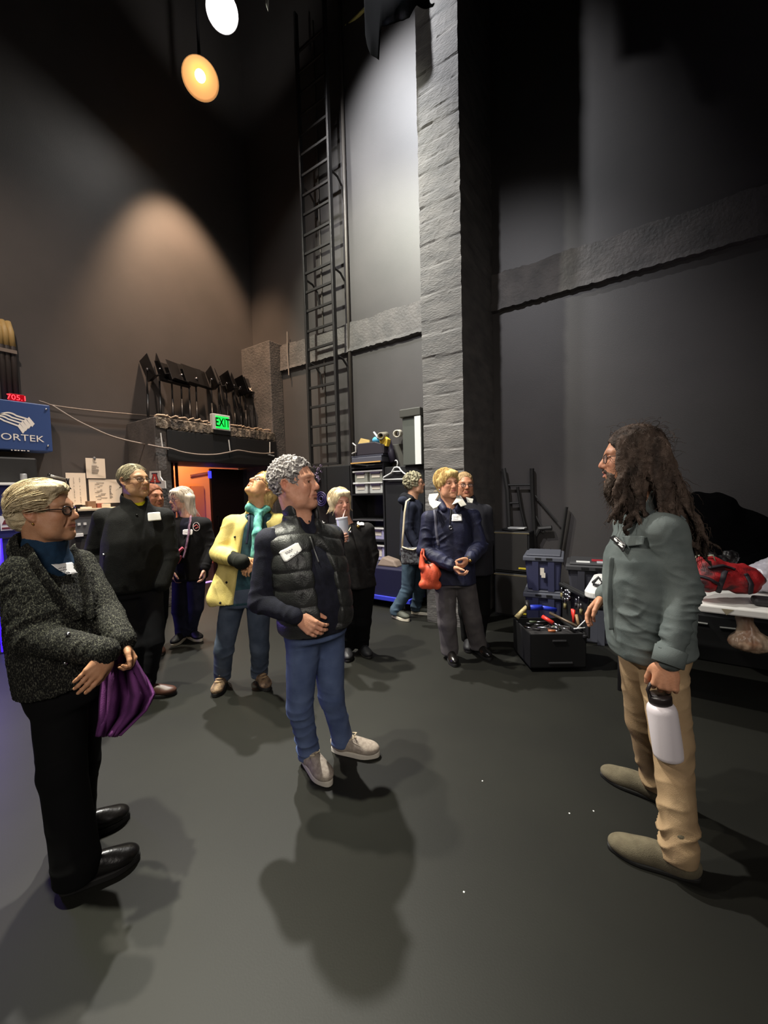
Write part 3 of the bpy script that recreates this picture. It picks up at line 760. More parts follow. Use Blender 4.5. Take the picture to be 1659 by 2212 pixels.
cable([(84, 866), (100, 871), (111, 875), (150, 881), (200, 887), (252, 892), (300, 896), (345, 899)], XL+0.06, 0.009, 'upper straight cable running from the control box to the doorway')
cable([(113, 876), (135, 890), (165, 908), (200, 925), (240, 942), (280, 953), (320, 961)], XL+0.5, 0.012, 'lower sagging cable running from the control box to the doorway')
cable([(320, 961), (350, 967), (368, 969), (395, 977), (430, 982), (465, 982), (495, 977), (515, 973), (540, 977), (570, 980), (592, 978)], PF+0.06, 0.012, 'cable looped across the black header over the doorway', ties=((347, 935, 351, 968), (494, 950, 497, 974), (583, 955, 583, 983), (364, 970, 346, 966), (579, 982, 592, 985)))

# ------------------------------------------------------------------ cabinets and shelves along the back wall
SY = 4.6
def cabinet(x0, x1, z, lab, split):
    e = empty('storage_cabinet', ((x0+x1)/2, (SY+YB)/2, 0), lab, 'cabinet')
    MB().box((x0, SY+0.02, 0), (x1, YB-0.005, z)).build('body', M_black, e, bevel=0.006)
    xs = [x0]+split+[x1]
    for a, b in zip(xs, xs[1:]):
        d = MB().box((a+0.006, SY, 0.06), (b-0.006, SY+0.018, z-0.012)).build('door', M_black, e, bevel=0.003)
        MB().tube([(b-0.05, SY-0.025, 0.95), (b-0.05, SY-0.025, 1.1)], 0.007).build('handle', M_blackm, d)
    return e
cabinet(-4.62, -3.70, 1.93, 'wide black cabinet under the wall ladder', [-4.16])
cabinet(-3.08, -2.45, 1.86, 'black cabinet with the white clothes hanger on its front', [])
sh = empty('shelf_unit', (-3.39, 4.8, 0), 'open black shelf unit holding clear plastic bins', 'shelves')
MB().box((-3.69, SY, 0), (-3.665, YB-0.01, 1.93)).box((-3.115, SY, 0), (-3.09, YB-0.01, 1.93)).build('side_panel', M_black, sh)
MB().box((-3.665, YB-0.03, 0), (-3.115, YB-0.01, 1.93)).build('back_panel', M_black, sh)
for z in (0.06, 0.5, 0.80, 1.10, 1.47, 1.86):
    MB().box((-3.665, SY, z), (-3.115, YB-0.03, z+0.022)).build('shelf', M_black, sh)
for z in (1.10, 0.5):
    MB().box((-3.665, SY-0.006, z), (-3.115, SY, z+0.02)).build('shelf_edge', mat('edge_grey', c(86, 84, 84), 0.4), sh)
def clearbin(x0, x1, z0, z1, lab, m=M_clear):
    e = empty('storage_bin', ((x0+x1)/2, SY+0.16, z0), lab, 'bin', 'clear plastic bins on the shelf unit')
    t = 0.012
    mb = MB(); y0, y1 = SY+0.03, SY+0.3
    mb.prism([(x0+t, y0+t, z0), (x1-t, y0+t, z0), (x1-t, y1, z0), (x0+t, y1, z0)], (0, 0, z1-z0-0.02)); mb.build('tub', m, e, bevel=0.012)
    MB().box((x0-0.008, y0-0.012, z1-0.025), (x1+0.008, y1, z1)).build('lid', mat('bin_lid', c(228, 226, 222), 0.35), e, bevel=0.006)
    MB().box((x0+0.06, y0+t-0.006, z0+0.06), (x1-0.06, y0+t, z1-0.06)).build('paper_label', M_paper, e)
    MB().box((x0+0.05, y0-0.014, z1-0.05), (x1-0.05, y0+0.005, z1-0.026)).build('latch', mat('latch_dark', c(60, 50, 70), 0.5), e)
M_cl2 = mat('bin_clear_dim', c(150, 150, 140), 0.35)
clearbin(-3.655, -3.40, 1.492, 1.66, 'lower left clear bin of the four on the upper shelf'); clearbin(-3.385, -3.125, 1.492, 1.66, 'lower right clear bin of the four on the upper shelf')
clearbin(-3.655, -3.40, 1.662, 1.83, 'upper left clear bin of the four on the upper shelf', M_cl2); clearbin(-3.385, -3.125, 1.662, 1.83, 'upper right clear bin of the four on the upper shelf', M_cl2)
M_clp = mat('bin_clear_purple_lit', c(176, 172, 205), 0.35)  # purple light on clear plastic, painted into the colour
clearbin(-3.39, -3.125, 0.825, 1.0, 'upper clear bin low on the shelf unit, purple light painted in', M_clp); clearbin(-3.39, -3.125, 0.525, 0.75, 'lower clear bin low on the shelf unit, purple light painted in', M_clp)
# totes on top of the shelf unit
tb = empty('storage_tote', (-3.3, 4.7, 1.93), 'shallow dark grey tray with an orange rim on the shelf unit', 'tote')
MB().box((-3.62, 4.55, 1.935), (-3.09, 4.9, 2.02)).build('tray', mat('tray_grey', c(80, 80, 90), 0.5), tb, bevel=0.012)
MB().box((-3.63, 4.54, 1.932), (-3.1, 4.55, 1.948)).build('rim', mat('rim_orange', c(208, 160, 90), 0.5), tb)
o = MB().box((-3.63, 4.56, 2.021), (-3.07, 4.9, 2.045)).build('flat_folder', mat('folder_dark', c(60, 60, 72), 0.5), bevel=0.004); T(o, 'flat dark folder between the tray and the black box', 'folder')
tb = empty('storage_tote', (-3.3, 4.7, 2.045), 'black box with sloping lid above the dark grey tray', 'box')
MB().prism([(-3.56, 4.56, 2.046), (-3.05, 4.56, 2.046), (-3.05, 4.56, 2.17), (-3.2, 4.56, 2.22), (-3.5, 4.56, 2.22)], (0, 0.32, 0)).build('box_body', mat('box_plum', c(44, 38, 46), 0.6), tb, bevel=0.01)
MB().tube([(-3.585, 4.545, 2.23), (-3.53, 4.545, 2.19), (-3.53, 4.545, 2.10), (-3.6, 4.545, 2.08)], 0.012, 6).build('latch', mat('latch_pale', c(170, 165, 160), 0.4), tb)
o = MB().prism([(-3.53, 4.6, 2.222), (-3.33, 4.6, 2.222), (-3.37, 4.66, 2.27), (-3.52, 4.66, 2.31)], (0, 0.02, 0)).build('manila_envelope', mat('manila', c(150, 124, 66), 0.7)); T(o, 'manila envelope sticking up on the black box', 'envelope')
o = MB().ball((-3.2, 4.66, 2.25), (0.1, 0.09, 0.06), 16, 10).build('blue_bundle', mat('bundle_blue', c(92, 176, 214), 0.6), smooth=True); T(o, 'light blue bundle on the black box', 'bundle')
o = MB().prism([(-3.12, 4.58, 2.175), (-3.02, 4.58, 2.14), (-3.0, 4.58, 2.24), (-3.07, 4.58, 2.29), (-3.15, 4.58, 2.27)], (0, 0.09, 0)).build('yellow_packet', mat('packet_yellow', c(236, 196, 70), 0.6), bevel=0.008); T(o, 'yellow packet beside the light blue bundle', 'packet')
o = MB().tube([(-3.15, 4.57, 2.27), (-3.24, 4.6, 2.36)], 0.014, 6).build('white_stick', M_white); T(o, 'white stick poking up behind the yellow packet', 'stick')
# rolled paper tubes
def roll(px, py, d0, pe, de, r, lab, col):
    a, b = at(px, py, d0), at(pe[0], pe[1], de); d, u, w = frame(b-a); L = np.linalg.norm(b-a)
    mb = MB(); mb.lathe(a, d, [(r*0.68, L), (r*0.68, 0.0), (r*0.9, -0.002), (r, 0.004), (r, L), (r*0.68, L)], 24)
    o = mb.build('paper_roll', col, smooth=True); T(o, lab, 'paper roll'); return o
M_roll = mat('roll_grey', c(150, 142, 126), 0.7); M_roll2 = mat('roll_white', c(216, 208, 190), 0.7)
roll(822, 942, 5.42, (834, 940), 5.75, 0.049, 'grey rolled tube lying left of the open white roll', M_roll)
roll(857, 937, 5.38, (863, 936), 5.72, 0.053, 'open white paper roll end on top of the cabinets', M_roll2)
o = MB().tube([onY(838, 952, 4.70), onY(850, 998, 4.66)], [0.05, 0.05], 14).build('dark_tube', mat('tube_dark', c(38, 32, 46), 0.6), smooth=True); T(o, 'dark tube leaning on top of the hanger cabinet', 'tube')
sb_ = MB().box((-3.06, 4.78, 1.86), (-2.76, 4.98, 2.185)).build('grey_crate', mat('crate_grey', c(70, 68, 62), 0.7), bevel=0.008); T(sb_, 'grey crate behind the dark tube on the cabinet', 'crate')
# tall grey case and white foam board
tc_ = empty('tall_case', (-2.6, 4.7, 1.86), 'tall grey case with a dark cap on the hanger cabinet', 'case')
MB().box((-2.745, 4.56, 1.86), (-2.47, 4.97, 2.49)).build('case_body', mat('case_grey', c(82, 84, 78), 0.6), tc_, bevel=0.01)
MB().box((-2.77, 4.53, 2.49), (-2.455, 4.98, 2.60)).build('cap', mat('case_cap', c(66, 64, 58), 0.6), tc_, bevel=0.012)
o = MB().box((-2.545, 4.535, 1.862), (-2.455, 4.558, 2.485)).build('foam_board', M_white, bevel=0.003); T(o, 'white foam board leaning on the tall grey case', 'board')
# clothes hanger
hg = empty('clothes_hanger', onY(857, 996, 4.56), 'white clothes hanger on the front of the black cabinet', 'hanger')
def H(x, y): return onY(x, y, 4.57)
MB().tube([H(*p) for p in ((828, 1034), (829, 1031), (845, 1022), (848, 1017), (852, 1010), (857, 1009), (862, 1010), (866, 1016), (871, 1021), (884, 1030), (885, 1033), (883, 1035), (828, 1036), (828, 1034))], 0.011, 8).build('frame', M_white, hg, smooth=True)
MB().tube([H(*p) for p in ((846, 1019), (868, 1018))], 0.008, 8).build('crossbar', M_white, hg, smooth=True)
MB().tube([H(*p) for p in ((857, 1009), (859, 1001), (858, 996), (855, 994), (853, 996))], 0.008, 8).build('hook', M_white, hg, smooth=True)
MB().tube([H(853, 996), H(853, 996)+Y3*0.05], 0.006, 6).build('peg', M_chrome, hg)

# rolling cart with navy bin
ca_ = empty('rolling_cart', (-2.95, 4.4, 0), 'low navy rolling cart with a bright blue rail before the cabinets', 'cart')
MB().box((-3.42, 4.2, 0.14), (-2.5, 4.56, 0.52)).build('bin', mat('cart_navy', c(24, 24, 52), 0.5), ca_, bevel=0.015)
MB().box((-3.44, 4.17, 0.1), (-2.48, 4.2, 0.16)).box((-3.44, 4.56, 0.1), (-2.48, 4.585, 0.16)).box((-3.46, 4.17, 0.1), (-3.43, 4.585, 0.16)).box((-2.49, 4.17, 0.1), (-2.46, 4.585, 0.16)).build('rail', mat('cart_blue', c(52, 60, 190), 0.45), ca_, bevel=0.008)
for x in (-3.36, -2.56):
    for y in (4.24, 4.52):
        MB().tube([(x-0.015, y, 0.05), (x+0.015, y, 0.05)], 0.05, 14).build('wheel', M_black, ca_)
o = MB().prism([(-3.05, 4.3, 0.5201), (-2.72, 4.3, 0.5201), (-2.78, 4.32, 0.60), (-2.98, 4.34, 0.64)], (0, 0.16, 0)).build('wrinkled_bag', mat('bag_brown', c(120, 104, 92), 0.7), bevel=0.02); T(o, 'crumpled brown bag lying on the navy cart', 'bag')

# purple chain things hanging by the ladder foot (seen behind the man in the vest)
hk = empty('chain_bundle', onY(690, 1010, 4.55), 'bundle of chain hanging beside the foot of the ladder', 'chain')
r_ = random.Random(2)
for k in range(16):
    p = onY(686+r_.uniform(-8, 8)*(0.4 if k > 8 else 1), 1006+k*2.6, 4.56)
    MB().lathe(p, (r_.random(), r_.random()-0.5, 0.3), [(0.016+0.006*math.cos(t), 0.006*math.sin(t)) for t in np.linspace(0, 2*PI, 7)], 10).build('link', mat('chain_dark', c(110, 95, 120), 0.4, metal=0.6), hk, smooth=True)
pu = empty('purple_reel', onY(692, 1075, 4.52), 'purple cable reel hanging behind the man in the vest', 'reel')
pc = onY(694, 1078, 4.5)
for k, ry in enumerate((0.04, 0.075, 0.105)):
    MB().lathe(pc, (0, -1, 0), [(ry+0.012*math.cos(t), 0.012*math.sin(t)) for t in np.linspace(0, 2*PI, 9)], 28).build('cable_turn', mat('purple_cable', c(44, 36, 84), 0.5), pu, smooth=True)
MB().tube([pc+Y3*0.02, pc+Y3*0.09], 0.03, 10).build('peg', M_blackm, pu)

# ------------------------------------------------------------------ loudspeaker cabinets
def speaker(z0, z1, lab):
    e = empty('speaker_cabinet', (-1.33, 4.78, z0), lab, 'speaker', 'stacked speaker cabinets')
    MB().box((-1.535, 4.61, z0), (-1.125, 4.85, z1-0.004)).build('enclosure', M_black, e, bevel=0.012)
    MB().box((-1.515, 4.598, z0+0.03), (-1.145, 4.612, z1-0.035)).build('grille', mat('grille', c(40, 37, 34), 0.7, bump=0.6, bscale=500), e, bevel=0.004)
    MB().box((-1.245, 4.592, z0+0.055), (-1.16, 4.599, z0+0.075)).build('badge', M_yel, e, bevel=0.002)
    MB().box((-1.535, 4.60, z1-0.03), (-1.125, 4.611, z1-0.018)).build('edge_trim', mat('trim_tan', c(110, 100, 76), 0.4), e)
speaker(0.0, 0.525, 'lower black speaker cabinet of the stack'); speaker(0.527, 1.02, 'upper black speaker cabinet of the stack')
o = MB().lathe((-1.34, 4.735, 1.0175), (0, 0, 1), [(0.1, 0), (0.13, 0.004), (0.13, 0.018), (0.09, 0.022)], 24, closed=True).build('cable_coil', M_black, smooth=True); T(o, 'flat black coil on the upper speaker cabinet', 'coil')
o = MB().box((-1.39, 4.68, 1.041), (-1.2, 4.8, 1.053)).build('white_booklet', M_white); T(o, 'thin white booklet on the black coil', 'booklet')
# shadows on the wall, built as dark bars shaped like a hand truck
ht = empty('shadow_bars', (-1.3, 4.9, 0), 'dark bars standing in for shadows on the wall behind the speakers', 'hand truck')
M_ht = mat('shadow_bar_grey', c(44, 43, 42), 0.6)
def W5(x, y): return onY(x, y, 4.93)
MB().tube([W5(1088, 1012), W5(1096, 1060), W5(1102, 1180), (W5(1104, 1200)[0], 4.93, 0.0)], 0.028).build('upright', M_ht, ht)
MB().tube([W5(1149, 1012), W5(1150, 1060), W5(1158, 1200), (W5(1159, 1210)[0], 4.93, 0.0)], 0.05, 8, flat=0.5).build('upright', M_ht, ht)
for (a, b) in (((1094, 1048), (1150, 1047)), ((1100, 1087), (1124, 1086))): MB().tube([W5(*a), W5(*b)], 0.013).build('crossbar', M_ht, ht)
MB().tube([W5(1118, 1052), W5(1126, 1100), W5(1140, 1160)], 0.035, 8, flat=0.5).build('brace', M_ht, ht)
MB().tube([W5(1156, 1070), W5(1205, 1128)], 0.009).tube([W5(1158, 1115), W5(1175, 1150)], 0.009).build('strut', M_ht, ht)
MB().tube([W5(1224, 1095), W5(1208, 1200)], 0.035, 8, flat=0.5).build('handle', M_ht, ht)
MB().tube([W5(1192, 1140), W5(1165, 1142), W5(1150, 1170), W5(1165, 1195), W5(1190, 1190)], 0.03).build('wheel', M_ht, ht)

# ------------------------------------------------------------------ totes
def tote(o_, ax, ay, h, mb_, ml, lab, grp=None):
    o_ = np.asarray(o_, float); ax = np.asarray(ax, float); ay = np.asarray(ay, float)
    e = empty('storage_tote', o_+(ax+ay)/2, lab, 'tote', grp)
    b = MB(); ti = 0.09
    lo = [o_+ax*ti+ay*ti, o_+ax*(1-ti)+ay*ti, o_+ax*(1-ti)+ay*(1-ti), o_+ax*ti+ay*(1-ti)]; up = [o_+ax*.03+ay*.03, o_+ax*.97+ay*.03, o_+ax*.97+ay*.97, o_+ax*.03+ay*.97]
    b._add(lo+[p+Z3*(h-0.06) for p in up], [(0, 3, 2, 1), (4, 5, 6, 7), (0, 1, 5, 4), (1, 2, 6, 5), (2, 3, 7, 6), (3, 0, 4, 7)]); b.build('tub', mb_, e, bevel=0.02)
    for s in (0.3, 0.7):
        p = o_+ax*s; d = nrm(ax); n = -nrm(ay)
        MB()._add([p+ay*.08-d*.03, p+ay*.08+d*.03, p+ay*.03+d*.03+Z3*(h-.07), p+ay*.03-d*.03+Z3*(h-.07), p+ay*.08-d*.03+n*.012, p+ay*.08+d*.03+n*.012, p+ay*.02+d*.03+Z3*(h-.07)+n*.012, p+ay*.02-d*.03+Z3*(h-.07)+n*.012], [(4, 5, 6, 7), (0, 4, 7, 3), (1, 2, 6, 5), (3, 7, 6, 2), (0, 1, 5, 4)]).build('rib', mb_, e)
    l = MB().obox(o_-ax*.02-ay*.02+Z3*(h-.07), ax*1.04, ay*1.04, Z3*.05).obox(o_+ax*.06+ay*.06+Z3*(h-.02), ax*.88, ay*.88, Z3*.02).build('lid', ml, e, bevel=0.012)
    MB().obox(o_+ax*.3-ay*.03+Z3*(h-.05), ax*.15, ay*.02, Z3*.02).build('latch', M_black, l); MB().obox(o_+ax*.58-ay*.03+Z3*(h-.05), ax*.15, ay*.02, Z3*.02).build('latch', M_black, l)
    return e
A_ = ((-1.08, 4.18, 0), (0.37, 0.06, 0), (-0.07, 0.45, 0))
tote(A_[0], A_[1], A_[2], 0.45, M_navy, M_grey, 'lower navy tote of the stack beside the speakers')
e = tote((-1.08, 4.18, 0.45), A_[1], A_[2], 0.38, M_navy, M_grey, 'upper navy tote of the stack beside the speakers')
p = np.array((-1.08, 4.18, 0.45))+np.array(A_[1])*0.43-np.array(A_[2])*0.0; MB().obox(p+Z3*0.17+np.array([0, -0.006, 0]), np.array(A_[1])*0.1, (0, 0.004, 0), Z3*0.075).obox(p+Z3*0.145+np.array([0.012, -0.006, 0]), np.array(A_[1])*0.1, (0, 0.004, 0), Z3*0.05).build('paper_label', M_paper, e)
B_ = ((-0.66, 4.12, 0), (0.42, 0.06, 0), (-0.06, 0.46, 0))
tote(B_[0], B_[1], B_[2], 0.42, M_grey, M_cdark, 'lower grey tote half hidden behind the open toolbox lid')
e = tote((-0.66, 4.12, 0.42), B_[1], B_[2], 0.36, mat('tote_char', c(72, 72, 80), 0.5), mat('lid_black', c(66, 66, 68), 0.45), 'grey tote with papers on its dark lid, behind the toolbox')
for (u, v, su, sv, mm, lab) in ((.2, .12, .28, .16, M_white, 'white paper slip on the dark tote lid'), (.52, .35, .3, .2, mat('card_crimson', c(180, 40, 52), 0.5), 'red and white card on the dark tote lid'), (.62, .12, .25, .22, mat('tablet_pale', c(190, 190, 196), 0.3), 'pale grey booklet at the right of the dark tote lid')):
    o = MB().obox(np.array((-0.66, 4.12, 0.781))+np.array(B_[1])*u+np.array(B_[2])*v, np.array(B_[1])*su, np.array(B_[2])*sv, Z3*0.006).build('paper_slip', mm); T(o, lab, 'paper')

# ------------------------------------------------------------------ open toolbox with tools
to, tx, ty = np.array((-0.80, 3.28, 0.0)), np.array((0.385, 0.245, 0)), np.array((-0.235, 0.345, 0))
tbx = empty('toolbox', to+(tx+ty)/2, 'open black rolling toolbox full of tools on the floor', 'toolbox')
b = MB(); t_ = 0.03
b.obox(to+Z3*.03, tx, ty*t_, Z3*.29).obox(to+ty*(1-t_)+Z3*.03, tx, ty*t_, Z3*.29).obox(to+Z3*.03, tx*t_, ty, Z3*.29).obox(to+tx*(1-t_)+Z3*.03, tx*t_, ty, Z3*.29).obox(to+Z3*.03, tx, ty, Z3*.02)
b.build('bin', M_black, tbx, bevel=0.006)
MB().obox(to+tx*.03+ty*.03+Z3*.24, tx*.94, ty*.94, Z3*.01).build('tray', M_cdark, tbx)
for (u, v, z, l) in ((.4, -.012, .255, .24), (.33, -.012, .07, .42)): MB().obox(to+tx*u+ty*v+Z3*z, tx*l, ty*.012, Z3*.012).build('handle_slot', mat('slot_grey', c(80, 80, 82), 0.4), tbx)
for s in (0.1, 0.8):
    p = to+tx*s+ty*0.5+Z3*0.035; MB().tube([p, p+tx*.08], 0.035, 12).build('wheel', M_black, tbx)
ld = MB().obox(to+tx*1.0+Z3*.28-ty*.05, ty*1.1, tx*.05, Z3*.36).obox(to+tx*0.93+Z3*.28-ty*.05, ty*1.1, tx*.07, Z3*.03).obox(to+tx*0.93+Z3*.61-ty*.05, ty*1.1, tx*.07, Z3*.03).build('lid', M_black, tbx, bevel=0.01)
def tool(name, lab, cat, parts):
    e = empty(name, parts[0][1][0], lab, cat)
    for (pn, pts, r, m) in parts: MB().tube(pts, r, 8).build(pn, m, e, smooth=True)
def TB(u, v, z): return to+tx*u+ty*v+Z3*z
tool('hammer', 'hammer with a pale wooden handle sticking out of the toolbox', 'hammer', [('shaft', [TB(-.02, .72, .36), TB(.2, .78, .45)], [0.022, 0.018], M_wood), ('hammer_head', [TB(.22, .74, .43), TB(.22, .84, .5)], 0.02, M_steel)])
tool('spirit_level', 'blue-bodied tool lying across the back of the toolbox', 'tool', [('body', [TB(.26, .8, .44), TB(.52, .86, .43)], 0.026, mat('tool_blue', c(40, 60, 190), 0.4)), ('end', [TB(.52, .86, .43), TB(.82, .9, .40)], 0.02, mat('tool_blue'))])
tool('pry_bar', 'long brown bar lying diagonally in the toolbox', 'bar', [('bar', [TB(.62, .7, .40), TB(.96, .12, .345)], 0.013, mat('bar_brown', c(96, 82, 66), 0.4, metal=0.4))])
tool('red_pliers', 'red-handled pliers lying in the toolbox', 'pliers', [('handle', [TB(.42, .55, .39), TB(.56, .38, .355)], 0.018, M_red), ('jaw', [TB(.56, .38, .355), TB(.64, .28, .34)], 0.009, M_chrome)])
tool('white_zip_ties', 'white zip ties sticking up at the right of the toolbox', 'zip ties', [('tie', [TB(.86, .1, .34), TB(1.02, .02, .44)], 0.005, M_white), ('tie', [TB(.8, .06, .35), TB(1.06, .06, .36)], 0.005, M_white)])
tool('adjustable_wrench', 'steel wrench lying at the front of the toolbox', 'wrench', [('wrench', [TB(.2, .2, .345), TB(.5, .14, .345)], 0.009, M_chrome), ('jaw', [TB(.5, .14, .345), TB(.56, .15, .345)], 0.016, M_chrome)])
tool('putty_knife', 'tool with a copper-coloured grip at the front of the toolbox', 'tool', [('grip', [TB(.36, .1, .33), TB(.48, .08, .33)], 0.012, mat('copper_grip', c(170, 100, 60), 0.4)), ('blade', [TB(.48, .08, .33), TB(.56, .08, .33)], 0.006, M_chrome)])
r_ = random.Random(8)
for k in range(7):
    a = TB(.12+.1*k, .1+r_.uniform(0, .5), .335); an = r_.uniform(0, 3.1); L_ = r_.uniform(.06, .13)
    tool('screwdriver', ['short', 'slim', 'dull', 'long', 'bright', 'worn', 'tiny'][k]+' steel driver lying loose in the open toolbox, number counted from the left '+['first', 'second', 'third', 'fourth', 'fifth', 'sixth', 'seventh'][k], 'screwdriver', [('shank', [a, a+np.array([math.cos(an)*L_, math.sin(an)*L_, 0.004])], 0.004, M_chrome), ('grip', [a, a-np.array([math.cos(an)*.06, math.sin(an)*.06, -0.004])], 0.010, [M_cdark, M_blackm, mat('grip_green', c(70, 80, 60), 0.5)][k % 3])])
lidn = -nrm(tx)
def LD(v, z, o=0.0): return to+tx*1.0+ty*v+Z3*z+lidn*(0.02+o)
lt = [('wrench ring', 'ring of small steel sockets', (.62, .585), None), ]
e = empty('socket_set', LD(.62, .58), 'cluster of bright round sockets on the toolbox lid', 'sockets')
for i, (v, z) in enumerate(((.5, .6), (.58, .61), (.66, .6), (.5, .565), (.58, .57), (.66, .565), (.58, .535))): MB().tube([LD(v, z), LD(v, z, .03)], 0.014, 10).build('socket', M_chrome, e, smooth=True)
tool('red_snips', 'red-handled snips hung on the toolbox lid', 'snips', [('handle', [LD(.42, .47, .01), LD(.36, .40, .015)], 0.013, M_red), ('handle', [LD(.36, .47, .01), LD(.32, .36, .02)], 0.012, M_red)])
tool('tan_snips', 'tan-handled pliers hung right of the red snips', 'pliers', [('handle', [LD(.26, .44, .01), LD(.14, .37, .015)], 0.013, mat('grip_tan', c(150, 120, 84), 0.5))])
for k, (v, z0_, z1_) in enumerate(((.95, .6, .5), (.88, .57, .48), (.8, .52, .42), (.2, .6, .48), (.12, .55, .46), (.3, .57, .5))):
    tool('lid_driver', ['leftmost steel driver hung on the toolbox lid', 'second steel driver from the left on the toolbox lid', 'steel driver left of the red snips on the lid', 'steel driver right of the sockets on the lid', 'rightmost steel driver hung on the toolbox lid', 'short steel driver just right of the sockets'][k], 'screwdriver', [('shank', [LD(v, z0_), LD(v, (z0_+z1_)/2)], 0.006, M_chrome), ('grip', [LD(v, (z0_+z1_)/2), LD(v, z1_)], 0.012, [mat('grip_olive', c(120, 110, 70), 0.5), M_cdark][k % 2])])

# ------------------------------------------------------------------ folding table and what lies on it
TX0, TX1, TY0, TY1, TZ = -0.40, 1.45, 3.20, 3.95, 0.74
ft = empty('folding_table', (0.5, 3.6, 0), 'white plastic folding table along the right wall', 'table')
def rrect(x0, x1, y0, y1, r):
    pts = []
    for (cx_, cy_, a0) in ((x1-r, y1-r, 0), (x0+r, y1-r, 90), (x0+r, y0+r, 180), (x1-r, y0+r, 270)):
        for k in range(7):
            a = math.radians(a0+15*k); pts.append((cx_+r*math.cos(a), cy_+r*math.sin(a)))
    return pts
MB().prism([(x, y, TZ-0.05) for x, y in rrect(TX0, TX1, TY0, TY1, 0.09)], (0, 0, 0.05)).build('tabletop', mat('table_white', c(232, 230, 226), 0.45), ft, bevel=0.01)
for x in (-0.17, 1.25):
    for y in (3.32, 3.83): MB().tube([(x, y, TZ-0.05), (x, y, 0.0)], 0.014, 10).build('leg', mat('leg_grey', c(90, 88, 92), 0.4, metal=0.4), ft, smooth=True)
    MB().tube([(x, 3.32, 0.12), (x, 3.83, 0.12)], 0.012).tube([(x, 3.32, TZ-.07), (x, 3.83, TZ-.07)], 0.012).build('crossbar', mat('leg_grey'), ft, smooth=True)
S = SD()
for (px, py, d, r) in ((1520, 1255, 3.32, (.1, .09, .065)), (1560, 1250, 3.38, (.12, .1, .07)), (1600, 1262, 3.42, (.09, .1, .06)), (1535, 1235, 3.36, (.08, .08, .05)), (1580, 1230, 3.45, (.1, .09, .05)), (1525, 1222, 3.4, (.09, .08, .06)), (1612, 1248, 3.45, (.08, .08, .06))):
    p = onY(px, py, d); p[2] = max(p[2], TZ+r[2]); S.ell(p, r, k=.05)
V, Q = S.mesh(.009); N_ = normals(V, Q); V = V+N_*(0.014*fbm(V*np.array([9, 9, 16])))[:, None]; V[:, 2] = np.maximum(V[:, 2], TZ+.001)
bp = empty('backpack', (0.42, 3.6, TZ), 'red backpack with dark straps slumped on the white table', 'backpack')
meshobj('bag_body', V, Q, mat('bag_red', c(168, 26, 32), 0.6, col2=c(60, 14, 20), nscale=9, contrast=(.48, .6), bump=0.3, bscale=120), bp)
bv = BVHTree.FromPolygons([tuple(v) for v in V], [tuple(q) for q in Q.tolist()])
def ontop(bv_, px, py, off=0.004, d0=2.0):
    r = nrm(ray(px, py)); h = bv_.ray_cast(Vector(CAM.tolist()), Vector(r.tolist()))
    return None if h[0] is None else np.array(h[0])+np.array(h[1])*off
def strapline(bv_, pix, off=.006, n=10):
    out = []
    for (a, b) in zip(pix, pix[1:]):
        for t in np.linspace(0, 1, n, endpoint=False):
            p = ontop(bv_, a[0]+(b[0]-a[0])*t, a[1]+(b[1]-a[1])*t, off)
            if p is not None: out.append(p)
    return out
for pix in ([(1503, 1243), (1530, 1250), (1552, 1262)], [(1565, 1235), (1555, 1262), (1548, 1280)], [(1610, 1240), (1622, 1262), (1620, 1282)], [(1530, 1228), (1560, 1222), (1590, 1232)]):
    L_ = strapline(bv, pix)
    if len(L_) > 3: MB().tube(L_, 0.016, 8, flat=0.5).build('strap', mat('strap_dark', c(34, 28, 36), 0.7), bp, smooth=True)
S = SD()
for (px, py, d, r) in ((1510, 1215, 3.4, (.055, .05, .05)), (1535, 1210, 3.45, (.06, .05, .045)), (1555, 1217, 3.5, (.05, .05, .04)), (1578, 1205, 3.6, (.05, .05, .05))):
    S.ell(onY(px, py, d), r, k=.03)
V, Q = S.mesh(.008); N_ = normals(V, Q); V = V+N_*(0.016*fbm(V*22))[:, None]
o = meshobj('black_gear', V, Q, mat('gear_black', c(26, 24, 26), 0.4, bump=.4, bscale=80)); T(o, 'dark heap of gear with pale straps on the red backpack', 'gear')
o2 = empty('gear_straps', onY(1520, 1200, 3.35), 'pale webbing straps lying over the dark gear', 'straps')
for pix in ([(1497, 1212), (1505, 1201), (1516, 1199)], [(1520, 1203), (1540, 1199), (1545, 1213)]): MB().tube([onY(x, y, 3.33) for x, y in pix], 0.009, 6, flat=.5).build('strap', mat('webbing_pale', c(178, 178, 150), 0.6), o2, smooth=True)
S = SD()
for (px, py, d, r) in ((1648, 1250, 3.75, (.1, .1, .09)), (1680, 1240, 3.8, (.12, .1, .11)), (1656, 1228, 3.8, (.06, .06, .06)), (1720, 1250, 3.8, (.12, .1, .1))): S.ell(onY(px, py, d), r, k=.05)
V, Q = S.mesh(.009); N_ = normals(V, Q); V = V+N_*(0.012*fbm(V*18)+0.006*np.abs(fbm(V*40+3)))[:, None]; V[:, 2] = np.maximum(V[:, 2], TZ+.001)
o = meshobj('plastic_bag', V, Q, mat('film_white', c(222, 218, 230), 0.3, spec=.7)); T(o, 'puffed white plastic bag on the table behind the red backpack', 'bag')
o = MB().box((0.55, 3.3, TZ+.001), (0.72, 3.42, TZ+.05)).build('dark_pouch', mat('pouch_dark', c(36, 34, 38), 0.6), bevel=0.02, seg=3); T(o, 'small dark pouch on the table right of the red backpack', 'pouch')
